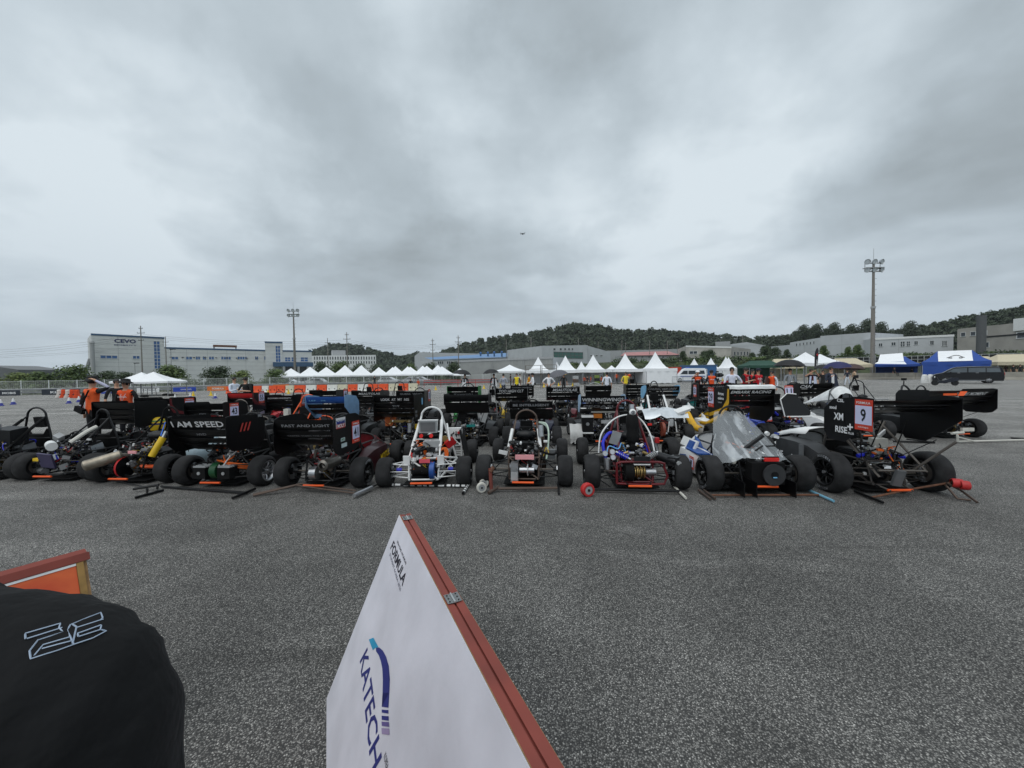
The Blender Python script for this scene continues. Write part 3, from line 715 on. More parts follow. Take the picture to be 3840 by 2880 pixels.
b = MB(); p = D(3681, 1183, 84); b.cyl((p.x, 84, 3), (p.x, 84, p.z), .75, mat('dark_post', (84, 86, 88), .7), n=12)
tag(b.build('dark_column'), 'thick dark grey column before the corner building at the right', 'column')
for px, py, dp, lab in ((640, 1310, 80, 'thin street lamp before the low part of the sign factory'), (505, 1362, 85, 'short street lamp before the tall sign block')):
    p = D(px, py, dp); e = tag(empty('street_lamp', (p.x, dp, 0)), lab, 'street lamp'); b = MB(); b.cyl((0, 0, 0), (0, 0, p.z), .12, lgrey, .07, n=8); b.build('post', e); b = MB(); b.box((.4, 0, p.z), (1., .3, .16), dgrey); b.build('lamp_head', e)

# ================================================================ trees
LT = [(70, 62, 1398, 'wide', 1.1, leaf_d), (150, 60, 1396, 'wide', 1.0, leaf_a), (275, 62, 1370, 'wide', .95, leaf_a), (400, 66, 1392, 'wide', .9, leaf_b), (470, 64, 1396, 'wide', .9, leaf_b), (640, 66, 1372, 'wide', 1.1, leaf_a), (815, 66, 1375, 'wide', 1.0, leaf_b),
      (905, 64, 1390, 'wide', .9, leaf_d), (1035, 66, 1385, 'wide', .95, leaf_a), (1205, 86, 1360, 'wide', .9, leaf_b), (1275, 88, 1356, 'wide', .9, leaf_a), (1345, 86, 1364, 'wide', .9, leaf_b), (1415, 88, 1367, 'wide', .9, leaf_b), (1540, 86, 1366, 'wide', .8, leaf_a), (1610, 88, 1362, 'wide', .9, leaf_b), (1700, 84, 1358, 'wide', .8, leaf_b)]
WH = ['at the far left edge', 'left of the raised-arm official', 'tallest beside the sign building flue', 'below the sign block wall', 'left of the pop-up tent pair', 'round and broad behind the pop-up tents', 'layered, before the low factory wall', 'small and yellow green, beside the layered one', 'before the factory entrance canopy',
      'behind the left end of the long white tents', 'below the tallest office pole', 'right of the office pole', 'behind the right half of the long white tents', 'behind the second row of white tents', 'right behind the second tent row', 'against the corrugated shed end']
for i, (px, dp, top, sh, wd, m) in enumerate(LT): tree(px, dp, top, 'leafy green tree ' + WH[i], sh, m, 1 + i % 4, wd * (1.45 if i < 9 else 1.2))
for px, dp, top, sh, wd, bs, lab in ((2662, 100, 1312, 'wide', 1.0, 4.2, 'dark rounded tree before the white parapet building'), (2640, 104, 1316, 'wide', .9, 4.2, 'dark tree just left of the rounded one'), (2560, 96, 1318, 'tall', 1.0, 4.0, 'narrow dark tree left of the white parapet building'), (2820, 100, 1322, 'wide', .9, 4.2, 'dark tree before the stepped annex'), (2868, 98, 1298, 'tall', 1.1, 4.2, 'tall dark tree right of the gabled hall'), (2905, 96, 1303, 'wide', 1.0, 4.2, 'dark tree at the end of the grey factory'), (2950, 92, 1312, 'tall', 1.0, 4.2, 'slim tree before the grey factory'),
        (3088, 92, 1298, 'tall', .9, 4.2, 'yellow green sapling before the grey factory'), (3215, 90, 1295, 'tall', 1.0, 4.2, 'thin sapling left of the tall right mast'), (3180, 90, 1302, 'tall', .9, 4.2, 'smaller sapling left of the tall right mast')):
    tree(px, dp, top, lab, sh, leaf_a if 'sapling' in lab else leaf_b, 5 if sh == 'tall' else 2, wd, bs, 'trees on the bank')
for px, dp, top, lab in ((3060, 240, 1216, 'rounded tree standing out on the right skyline'), (3125, 235, 1212, 'broad tree on the right skyline'), (3250, 225, 1198, 'tallest open tree on the right skyline left of the mast'), (3300, 225, 1210, 'tree on the skyline right of the mast'), (3410, 215, 1207, 'small crown on the skyline above the workshop'), (3010, 245, 1220, 'low crown on the skyline above the grey factory'), (3190, 230, 1218, 'low broad crown left of the tallest skyline tree')):
    p = D(px, top, dp); tree(px, dp, top, lab, 'wide', leaf_c, 3, .8, p.z - 13, 'trees on the right skyline')

# ================================================================ guard rail, fence, hoardings
RAIL = [Vector((-98, 37.2, 0)), Vector((-58.5, 44.8, 0)), Vector((-44, 50.6, 0)), Vector((-24, 60.4, 0)), Vector((2, 73, 0))]
galv = mat('galvanised_steel', (150, 153, 155), .55, .4, scale=2)
e = tag(empty('guard_rail', (0, 0, 0)), 'grey steel guard rail along the left edge of the lot', 'guard rail')
for k in range(2):
    b = MB()
    for a, c in zip(RAIL[:-1], RAIL[1:]):
        u = (c - a).normalized(); nn = Vector((u.y, -u.x, 0)); prof = [(0, .0), (.05, .05), (.0, .1), (.0, .15), (.05, .2), (0, .25)]
        z0 = .22 + k * .3
        b.loft([[p + nn * d + Vector((0, 0, z0 + z)) for d, z in prof] for p in (a, c)], galv, caps=False, closed=False)
    b.build('rail', e)
pm = MB(); pm.box((0, 0, .4), (.12, .12, .8), galv); pme = pm.mesh('post')
def along(pts, step):
    out = []; left = 0.
    for a, c in zip(pts[:-1], pts[1:]):
        L = (c - a).length; t = left
        while t < L: out.append(a.lerp(c, t / L)); t += step
        left = t - L
    return out
for p in along(RAIL, 4.): o = link('post', pme, e); o.location = p + Vector((0, .12, 0))
FEN = [p + Vector((0, 2.2, 0)) for p in RAIL]
e = tag(empty('mesh_fence', (0, 0, 0)), 'white wire mesh fence with white posts behind the guard rail', 'fence')
fm = mat('fence_white', (214, 218, 216), .5)
pm = MB(); pm.cyl((0, 0, 0), (0, 0, 1.75), .05, fm, n=6); pme = pm.mesh('post')
for p in along(FEN, 2.6): o = link('post', pme, e); o.location = p
def fence_net(t, b):
    pass
b = MB()
for a, c in zip(FEN[:-1], FEN[1:]):
    for z in [.1 + .13 * k for k in range(13)]: b.tube([a + Vector((0, 0, z)), c + Vector((0, 0, z))], .011 if z < 1.6 else .02, fm, n=3)
    L = (c - a).length
    for k in range(int(L / .2)):
        p = a.lerp(c, k / int(L / .2)); b.cyl(p + Vector((0, 0, .1)), p + Vector((0, 0, 1.68)), .004, fm, n=3, caps=False)
o = b.build('mesh_panel', e, 0); o['kind'] = 'stuff'
def hoarding(px0, px1, y0, y1, dp0, dp1, m, label, texts, tm):
    f = fpx(px0, dp0, px1, dp1); z1 = f.at((px0 + px1) / 2, y0)[1]; z0 = max(.03, f.at((px0 + px1) / 2, y1)[1])
    e = tag(empty('advertising_banner', (0, 0, 0)), label, 'banner', 'banners on the guard rail')
    b = MB(); b.add([f.P(u, z, d) for d in (0, -.06) for u, z in ((0, z0), (f.L, z0), (f.L, z1), (0, z1))], [(0, 1, 2, 3), (7, 6, 5, 4), (3, 2, 6, 7), (0, 3, 7, 4), (2, 1, 5, 6)], m); b.build('board', e, 0)
    b = MB()
    for s, a0, a1, hgt in texts: put_text(b, s, f.m(f.L * (a0 + a1) / 2, (z0 + z1) / 2, .012), f.L * (a1 - a0), (z1 - z0) * hgt, tm, .02)
    if b.f: b.build('lettering', e, 0)
bdark = mat('banner_dark', (32, 40, 52), .6); bblue = mat('banner_blue', (30, 66, 170), .6); borange = mat('banner_orange', (226, 122, 50), .6)
hoarding(-20, 72, 1464, 1484, 43.6, 44.0, bdark, 'dark navy banner at the left end of the rail', [('MOBIS', .3, .85, .4)], print_white)
hoarding(155, 298, 1460, 1481, 44.8, 45.4, bdark, 'dark navy banner behind the left water barriers', [('KIΛ', .23, .5, .45)], print_white)
hoarding(378, 425, 1457, 1478, 46.0, 46.6, bblue, 'blue banner between the two left officials', [('HYUNDAI', .1, .95, .4)], print_white)
hoarding(512, 596, 1455, 1474, 47.6, 48.6, white, 'white banner under the pop-up tent pair', [('KATECH', .25, .8, .35)], print_grey)
hoarding(648, 734, 1452, 1472, 49.0, 50.0, bblue, 'blue banner right of the pop-up tent pair', [('한국자동차공학회', .33, .8, .3)], print_white)
hoarding(776, 850, 1449, 1469, 51., 52., borange, 'orange event banner left of the water barriers', [('FORMULA', .25, .85, .45)], print_white)
hoarding(1024, 1084, 1442, 1450, 55, 56, borange, 'thin orange banner behind the water barriers', [], print_white)

# concrete wall at the right
WALL = [Vector((46, 66, 0)), Vector((60.5, 62.5, 0)), Vector((67.5, 49.5, 0)), Vector((74, 38, 0))]
e = tag(empty('concrete_wall', (0, 0, 0)), 'low stained concrete wall along the right side of the lot', 'wall')
for a, c in zip(WALL[:-1], WALL[1:]):
    n = int((c - a).length / 3.2); u = (c - a).normalized(); nn = Vector((-u.y, u.x, 0)); nn = nn if nn.y < 0 else -nn
    for k in range(n):
        p, q = a.lerp(c, k / n) + u * .02, a.lerp(c, (k + 1) / n) - u * .02
        b = MB(); prof = [(.32, 0), (.3, .12), (.12, .35), (.08, 1.05), (-.08, 1.05), (-.12, .35), (-.3, .0)]
        b.loft([[x + nn * d + Vector((0, 0, z)) for d, z in prof] for x in (p, q)], concrete); b.build('barrier_block', e, 30)
TR = [Vector((X(3030, 88), 88, 4.1)), Vector((X(3500, 80), 80, 4.1)), Vector((X(3900, 72), 72, 4.1))]
e = tag(empty('terrace_railing', (0, 0, 0)), 'grey slatted railing along the edge of the bank on the right', 'railing')
pm = MB(); pm.box((0, 0, -.55), (.12, .08, 1.5), lgrey); pme = pm.mesh('post')
for p in along(TR, 1.0): o = link('post', pme, e); o.location = p
b = MB()
for z in (.2, -.5, -1.2): b.tube([p + Vector((0, 0.02, z)) for p in TR], .05, lgrey, n=4)
b.build('rail', e)
b = MB(); b.loft([[p + Vector((0, .25, -1.6)) for p in TR], [p + Vector((0, .25, .1)) for p in TR]], dgrey, caps=False, closed=False); b.build('backing_panel', e, 0)
hb = MB(); hr = random.Random(9)
for p in along([q + Vector((0, 2., .4)) for q in TR], .9): leaf_cloud(hb, [(p.x, p.y, p.z - .1, .8), (p.x + .4, p.y, p.z + .2, .55)], 60, .17, leaf_b if hr.random() < .6 else leaf_a, hr)
tag(hb.build('hedge', smooth=0), 'clipped green hedge above the slatted railing on the right', 'hedge')

# ================================================================ racing cars
# local axes of a car: origin on the ground under the rear axle, +Y to the nose, +X to its right
def wheel_meshes(kind):
    if kind in _WH: return _WH[kind]
    r, wd, rimr, rm, spokes = kind
    t = MB(); h = wd / 2; s = .035
    t.lathe([(rimr - .012, -h + .02), (rimr + .012, -h + .004), (r - .06, -h - .004), (r - s, -h + .004), (r - .012, -h + .022), (r - .001, -h + .06), (r, 0),
             (r - .001, h - .06), (r - .012, h - .022), (r - s, h - .004), (r - .06, h + .004), (rimr + .012, h - .004), (rimr - .012, h - .02)], tyre_m, (0, 0, 0), (1, 0, 0), 36)
    b = MB()
    b.lathe([(rimr + .004, -h + .004), (rimr - .016, -h + .008), (rimr - .022, 0), (rimr - .022, h - .03), (rimr + .004, h - .006), (rimr + .008, h - .002), (rimr - .006, h), (rimr - .03, h - .03), (rimr - .034, -h + .02), (rimr + .004, -h + .004)], rm, (0, 0, 0), (1, 0, 0), 28)
    for i in range(spokes):
        a = 2 * PI * i / spokes; u = Vector((0, math.cos(a), math.sin(a)))
        p0, p1 = u * .045 + Vector((h - .05, 0, 0)), u * (rimr - .022) + Vector((h - .028, 0, 0))
        b.tube([p0, (p0 + p1) / 2 + Vector((.012, 0, 0)), p1], .011, rm, n=5)
    b.cyl((h - .075, 0, 0), (h - .025, 0, 0), .055, rm, n=12); b.cyl((h - .025, 0, 0), (h + .0, 0, 0), .022, alu, n=6)
    # hub, brake disc and calliper inside
    b.cyl((-h + .02, 0, 0), (h - .06, 0, 0), .05, dgrey, n=10); b.cyl((-h + .05, 0, 0), (-h + .056, 0, 0), rimr - .045, steel, n=20)
    b.box((-h + .05, .07, .06), (.05, .07, .05), black); b.box((-h - .005, 0, 0), (.03, .06, .2), alu)
    _WH[kind] = (b.mesh('wheel'), t.mesh('tyre')); return _WH[kind]
_WH = {}
_SW = {}
def sidewall_text(r, wd):
    k = (r, wd)
    if k not in _SW:
        b = MB()
        for side in (1,):
            for word, a0 in (('HOOSIER', R(90)), ('HOOSIER', R(270))):
                n = len(word); rr = r - .052
                for i, ch in enumerate(word):
                    a = a0 - (i - (n - 1) / 2) * .155
                    u = Vector((0, math.cos(a), math.sin(a))); tx = Vector((0, math.sin(a), -math.cos(a)))
                    put_text(b, ch, mtx(Vector((wd / 2 + .0055, 0, 0)) + u * rr, tx, u), .024, .036, print_grey, .02)
        _SW[k] = b.mesh('sidewall_lettering', 0)
    return _SW[k]
def add_wheel(car, x, y, r, wd, rimr, rm, spokes=10, steer=0., txt=False):
    wm, tm = wheel_meshes((r, wd, rimr, rm, spokes))
    o = link('wheel', wm, car); o.location = (x, y, r - .004); o.rotation_euler = (random.uniform(0, 6) if not txt else 0, 0, (0 if x > 0 else PI) + steer)
    if txt: o.rotation_euler[0] = random.uniform(-.5, .5)
    link('tyre', tm, o)
    if txt: link('sidewall_lettering', sidewall_text(r, wd), o)
    return o
def helix(b, p, q, r, wire, turns, m):
    p, q = Vector(p), Vector(q); u, v = basis(q - p); n = turns * 8
    b.tube([p.lerp(q, i / n) + (u * math.cos(2 * PI * i / 8) + v * math.sin(2 * PI * i / 8)) * r for i in range(n + 1)], wire, m, n=4)
def arch(hw, y, h, low=.10, hw0=.3, lean=0., z1=.55):
    """main hoop: legs, shoulders and a rounded top"""
    top = []
    for i in range(9):
        a = PI * i / 8; top.append(Vector((-hw * math.cos(a), y + lean, h - .17 + .17 * math.sin(a))))
    return [Vector((-hw0, y, low)), Vector((-hw0, y, z1))] + top + [Vector((hw0, y, z1)), Vector((hw0, y, low))]
def frame_tubes(car, m, h, rear=True, hy=.62, hw=.18, r=.014, pad=None, low=True, rnd=random):
    b = MB(); a = arch(hw, hy, h); b.tube(catmull(a, 3), .017, m, n=8); hoop = b.build('main_hoop', car)
    b = MB()
    for s in (-1, 1):
        T = lambda *p: b.tube([Vector((q[0] * s, q[1], q[2])) for q in p], r, m, n=6)
        T((hw * .98, hy, h - .16), (.235, -.06, .44)); T((.235, -.06, .44), (.3, hy, .47)); T((.22, -.14, .13), (.3, hy, .10))
        T((.235, -.06, .44), (.22, -.14, .13)); T((.3, hy, .47), (.22, -.14, .13)); T((.235, -.06, .44), (.25, .3, .115)); T((.25, .3, .115), (.27, .3, .455))
        T((.3, hy, .55), (.25, 1.3, .52)); T((.3, hy, .3), (.25, 1.3, .3)); T((.3, hy, .10), (.24, 1.3, .10)); T((.3, hy, .55), (.24, 1.3, .10))
        T((.24, 1.3, .10), (.24, 1.3, .52)); T((.24, 1.3, .52), (.15, 1.95, .36)); T((.24, 1.3, .1), (.15, 1.95, .12)); T((.15, 1.95, .12), (.15, 1.95, .36)); T((.24, 1.3, .1), (.15, 1.95, .36))
    b.tube(catmull([Vector(q) for q in ((-.24, 1.3, .5), (-.2, 1.3, .6), (0, 1.3, .65), (.2, 1.3, .6), (.24, 1.3, .5))], 3), r, m, n=6)
    for p, q in (((-.235, -.06, .44), (.235, -.06, .44)), ((-.22, -.14, .13), (.22, -.14, .13)), ((-.3, hy, .10), (.3, hy, .10)), ((-.15, 1.95, .12), (.15, 1.95, .12)), ((-.15, 1.95, .36), (.15, 1.95, .36)), ((-.29, hy, .62), (.29, hy, .62)), ((-.235, -.06, .44), (.22, -.14, .13))):
        b.tube([p, q], r, m, n=6)
    b.build('frame', car)
    if pad:
        b = MB()
        for s in (-1, 1):
            P = lambda t: Vector((hw * .98, hy, h - .16)).lerp(Vector((.235, -.06, .44)), t)
            p, q = P(.1), P(.75); b.tube([(p.x * s, p.y, p.z), (q.x * s, q.y, q.z)], .026, pad, n=8)
        b.build('hoop_padding', car)
    return hoop
def suspension(car, tr, m, y=0., box=.225, spring=None, r=.009, rear=True, dy=0.):
    """wishbones, toe link, drive shaft and spring of one axle"""
    for s in (-1, 1):
        b = MB(); ox = s * (tr / 2 - .2); ix = s * (box if rear else .2)
        for z0, z1 in ((.36, .34), (.17, .15)):
            b.tube([(ix, y - .17, z0), (ox, y, z1)], r, m, n=5); b.tube([(ix, y + .2, z0), (ox, y, z1)], r, m, n=5)
        b.tube([(ix, y - .12, .25), (ox, y - .08, .24)], r * .8, m, n=5)
        b.tube([(s * .24, y + .04, .46), (ox, y, .18)], r, m, n=5)
        for z in (.34, .15): b.ball((ox, y, z), .02, alu, 6, 4)
        b.build('wishbone', car)
        b = MB(); b.box((ox + s * .02, y, .245), (.045, .07, .25), alu); b.cyl((ox - s * .02, y, .25), (ox + s * .07, y, .25), .06, dgrey, n=10); b.build('upright', car)
        if rear:
            b = MB(); b.cyl((s * .12, y, .245), (ox, y, .25), .014, steel, n=7)
            b.cyl((s * .11, y, .245), (s * .19, y, .246), .04, dgrey, r2=.03, n=9); b.cyl((ox - s * .09, y, .249), (ox - s * .01, y, .25), .03, dgrey, r2=.045, n=9); b.build('drive_shaft', car)
        if spring is not None:
            b = MB(); p, q = Vector((s * .23, y + .02, .47)), Vector((s * .07, y + .0, .5))
            b.cyl(p, q, .016, alu, n=7); helix(b, p.lerp(q, .12), p.lerp(q, .85), .032, .007, 6, spring); b.cyl(q, q.lerp(p, -.25), .02, black, n=7); b.build('coil_damper', car)
def clutter(b, rnd, box, n, mats, smin=.02, smax=.09):
    x0, x1, y0, y1, z0, z1 = box
    for _ in range(n):
        c = Vector((rnd.uniform(x0, x1), rnd.uniform(y0, y1), rnd.uniform(z0, z1))); m = rnd.choice(mats); k = rnd.random(); s = rnd.uniform(smin, smax)
        if k < .45: b.box(c, (s * rnd.uniform(.6, 1.8), s, s * rnd.uniform(.5, 1.3)), m, (rnd.uniform(-.4, .4), rnd.uniform(-.4, .4), rnd.uniform(-1, 1)))
        elif k < .85:
            d = rnd.choice((Vector((1, .2, 0)), Vector((0, 1, .2)), Vector((.2, .1, 1)))) * s * rnd.uniform(.6, 1.6); b.cyl(c - d / 2, c + d / 2, s * rnd.uniform(.25, .55), m, n=8)
        else: b.ball(c, s * .5, m, 7, 5)
def hoses(car, rnd, box, n, m, r=.007, name='hose'):
    x0, x1, y0, y1, z0, z1 = box
    b = MB()
    for _ in range(n):
        p = Vector((rnd.uniform(x0, x1), rnd.uniform(y0, y1), rnd.uniform(z0, z1))); pts = [p]
        for k in range(3):
            p = Vector((min(x1, max(x0, p.x + rnd.uniform(-.16, .16))), min(y1, max(y0, p.y + rnd.uniform(-.15, .15))), min(z1, max(z0, p.z + rnd.uniform(-.12, .14))))); pts.append(p)
        b.tube(pts, r * rnd.uniform(.7, 1.3), m, n=5, smooth=4)
    o = b.build(name, car); o['kind'] = 'stuff'; return o
def engine(car, rnd, kind, detail):
    b = MB(); fit = MB()
    if kind == 'ice':
        b.box((0, .34, .30), (.36, .3, .3), dgrey, (.15, 0, 0)); b.box((0, .36, .49), (.38, .2, .12), alu, (.25, 0, 0)); b.box((0, .37, .565), (.34, .16, .05), black, (.25, 0, 0))
        b.cyl((.17, .3, .26), (.23, .3, .26), .1, alu, n=16); b.cyl((-.17, .3, .26), (-.22, .3, .26), .08, dgrey, n=14)
        for i in range(4): b.tube([(-.13 + i * .085, .44, .47), (-.13 + i * .085, .54, .44), (-.1 + i * .06, .5, .3), (.02 * i, .3, .14)], .018, steel, n=6, smooth=3)
        b.ball((0, .36, .72), .11, black, 12, 8, (1.5, .9, .75))
        for i in range(4): b.cyl((-.13 + i * .085, .37, .57), (-.12 + i * .08, .36, .7), .024, black, n=7)
        clutter(fit, rnd, (-.2, .2, -.1, .3, .18, .58), 14 + detail * 22, [black, dgrey, alu, black, steel, grey]); clutter(fit, rnd, (-.24, .24, -.13, .3, .16, .68), 12 + detail * 34, [alu, white, lgrey, brass, alu, black], .012, .04)
    else:
        b.cyl((-.2, .05, .26), (.2, .05, .26), .12, dgrey, n=18); b.cyl((.2, .05, .26), (.24, .05, .26), .09, alu, n=14)
        b.box((0, .36, .40), (.42, .34, .22), black); b.box((0, .36, .53), (.36, .28, .03), dgrey); b.box((0, .1, .44), (.3, .16, .1), alu)
        clutter(fit, rnd, (-.2, .2, -.1, .4, .2, .6), 12 + detail * 18, [black, dgrey, alu, black, lgrey, grey]); clutter(fit, rnd, (-.24, .24, -.13, .3, .16, .66), 12 + detail * 34, [alu, white, lgrey, hv, alu, black], .012, .04)
    b.build('engine' if kind == 'ice' else 'electric_drive', car); fit.build('engine_fittings', car)['kind'] = 'stuff'
    b = MB(); b.cyl((-.035, 0, .25), (.035, 0, .25), .075, dgrey, n=14); b.cyl((.05, 0, .25), (.058, 0, .25), .115, brass if rnd.random() < .4 else steel, n=24)
    for i in range(8):
        a = 2 * PI * i / 8; b.cyl((.03, .06 * math.cos(a), .25 + .06 * math.sin(a)), (.065, .06 * math.cos(a), .25 + .06 * math.sin(a)), .008, alu, n=5)
    b.build('differential', car)
    hoses(car, rnd, (-.24, .24, -.12, .5, .2, .66), 4 + detail * 5, black, .009)
    hoses(car, rnd, (-.24, .24, -.1, .45, .3, .62), 2 + detail * 2, hv if kind == 'ev' else rnd.choice((hose_blue, red, steel)), .008)
    if detail: hoses(car, rnd, (-.2, .2, -.12, .35, .25, .6), 6, rnd.choice((offwhite, yellow, red, lgrey)), .0035, 'wiring')
def seat(car, h, col=matt, hy=.62):
    b = MB(); ring = []
    for y, z, wd in ((hy + .5, .16, .2), (hy + .3, .14, .22), (hy + .14, .2, .24), (hy + .06, .45, .24), (hy + .02, .7, .2)):
        ring.append([Vector((-wd, y, z + .1)), Vector((-wd * .7, y, z)), Vector((wd * .7, y, z)), Vector((wd, y, z + .1)), Vector((wd, y - .03, z + .1)), Vector((wd * .7, y - .04, z - .02)), Vector((-wd * .7, y - .04, z - .02)), Vector((-wd, y - .03, z + .1))])
    b.loft(ring, col); b.build('seat', car)
    b = MB(); b.box((0, hy + .05, h - .28), (.2, .05, .2), matt, (.15, 0, 0)); b.build('headrest', car)
def body(car, m, m2=None, hy=.62, nose=2.3, hgt=.56, trim=None):
    def sec(y, w_, z0, z1, k=.75):
        return [Vector((-w_, y, z0)), Vector((-w_, y, z0 + (z1 - z0) * .6)), Vector((-w_ * k, y, z1)), Vector((0, y, z1 + .025)), Vector((w_ * k, y, z1)), Vector((w_, y, z0 + (z1 - z0) * .6)), Vector((w_, y, z0))]
    b = MB(); b.loft([sec(1.32, .27, .09, hgt + .04), sec(1.5, .25, .09, hgt), sec(1.75, .21, .10, .45), sec(2.0, .165, .12, .36), sec(nose - .06, .10, .15, .27), sec(nose, .05, .18, .23)], m); n = b.build('nose_cone', car, 60)
    for s in (-1, 1):
        b = MB(); b.loft([[Vector((s * (w_ + d), y, z)) for z, d in ((.09, 0), (.3, .015), (zt, 0))] for y, w_, zt in ((hy - .05, .315, .40), (hy + .3, .31, .44), (1.1, .29, .53), (1.33, .272, .58))], m2 or m, caps=False, closed=False)
        o = b.build('cockpit_side', car, 60); mod = o.modifiers.new('t', 'SOLIDIFY'); mod.thickness = .008
        if trim:
            b = MB(); b.loft([[Vector((s * (w_ + .018), y, z)) for z in (za, zb)] for y, w_, za, zb in ((hy, .318, .2, .25), (hy + .4, .315, .24, .34), (1.3, .285, .3, .45))], trim, caps=False, closed=False); b.build('body_stripe', car, 0)
    return n
def sidepod(car, m, s, y0=.45, y1=1.2, z1=.46, w_=.24, texts=(), panel=None):
    x0, x1 = .32, .32 + w_
    def sec(y, t, zt): return [Vector((s * x0, y, .08)), Vector((s * (x0 + (x1 - x0) * t), y, .08)), Vector((s * (x0 + (x1 - x0) * t + .015), y, zt * .55)), Vector((s * (x0 + (x1 - x0) * t * .9), y, zt)), Vector((s * x0, y, zt + .02))]
    b = MB(); b.loft([sec(y0, .55, z1 * .72), sec(y0 + .2, .9, z1 * .95), sec((y0 + y1) / 2, 1, z1), sec(y1 - .05, 1, z1), sec(y1, .92, z1 * .92)], m); o = b.build('side_pod', car, 50)
    if texts:
        b = MB()
        for s_, fy, fz, wd, hg, tm in texts:
            put_text(b, s_, mtx((s * (x1 + .02), y0 + (y1 - y0) * fy, z1 * fz), (0, s, 0), (0, 0, 1)), wd, hg, tm, .02)
        b.build('lettering', o, 0)
    return o
def aero(mb, w_, ty, tz, chord, th, m, bulge=.018, x0=0.):
    """one wing element: trailing edge at (ty, tz), running forward and down at angle th; returns the leading edge"""
    d = Vector((0, math.cos(th), -math.sin(th))); nr = Vector((0, -math.sin(th), -math.cos(th))); T = Vector((0, ty, tz)); sec = []
    for t, k in ((0, 0), (.15, .45), (.4, .95), (.65, 1), (.88, .75), (1, .15), (1, -.35), (.8, -.35), (.45, -.12), (.1, -.08)): sec.append(T + d * chord * t + nr * bulge * k)
    mb.loft([[p + Vector((x, 0, 0)) for p in sec] for x in (x0 - w_ / 2, x0 + w_ / 2)], m)
    return T + d * chord, d, nr
def number_plate(parent, num, m4, w_=.19, h_=.27):
    b = MB()
    def quad(x0, x1, y0, y1, m, z): b.add([m4 @ Vector(p) for p in ((x0, y0, z), (x1, y0, z), (x1, y1, z), (x0, y1, z))], [(0, 1, 2, 3)], m)
    b.prism([(-w_ / 2, -h_ / 2), (w_ / 2, -h_ / 2), (w_ / 2, h_ / 2), (-w_ / 2, h_ / 2)], .004, m4, plate_red)
    quad(-w_ * .47, w_ * .47, -h_ * .31, h_ * .30, plate_white, .0045)
    b.build('number_plate', parent, 0)
    b = MB(); put_text(b, num, m4 @ Matrix.Translation((0, -h_ * .005, .007)), w_ * (.62 if len(num) > 1 else .3), h_ * .42, print_black, .02)
    put_text(b, 'FORMULA', m4 @ Matrix.Translation((0, h_ * .395, .007)), w_ * .78, h_ * .075, print_white, .02)
    put_text(b, '자작자동차', m4 @ Matrix.Translation((0, -h_ * .405, .007)), w_ * .6, h_ * .05, print_white, .01)
    b.build('number_lettering', parent, 0)
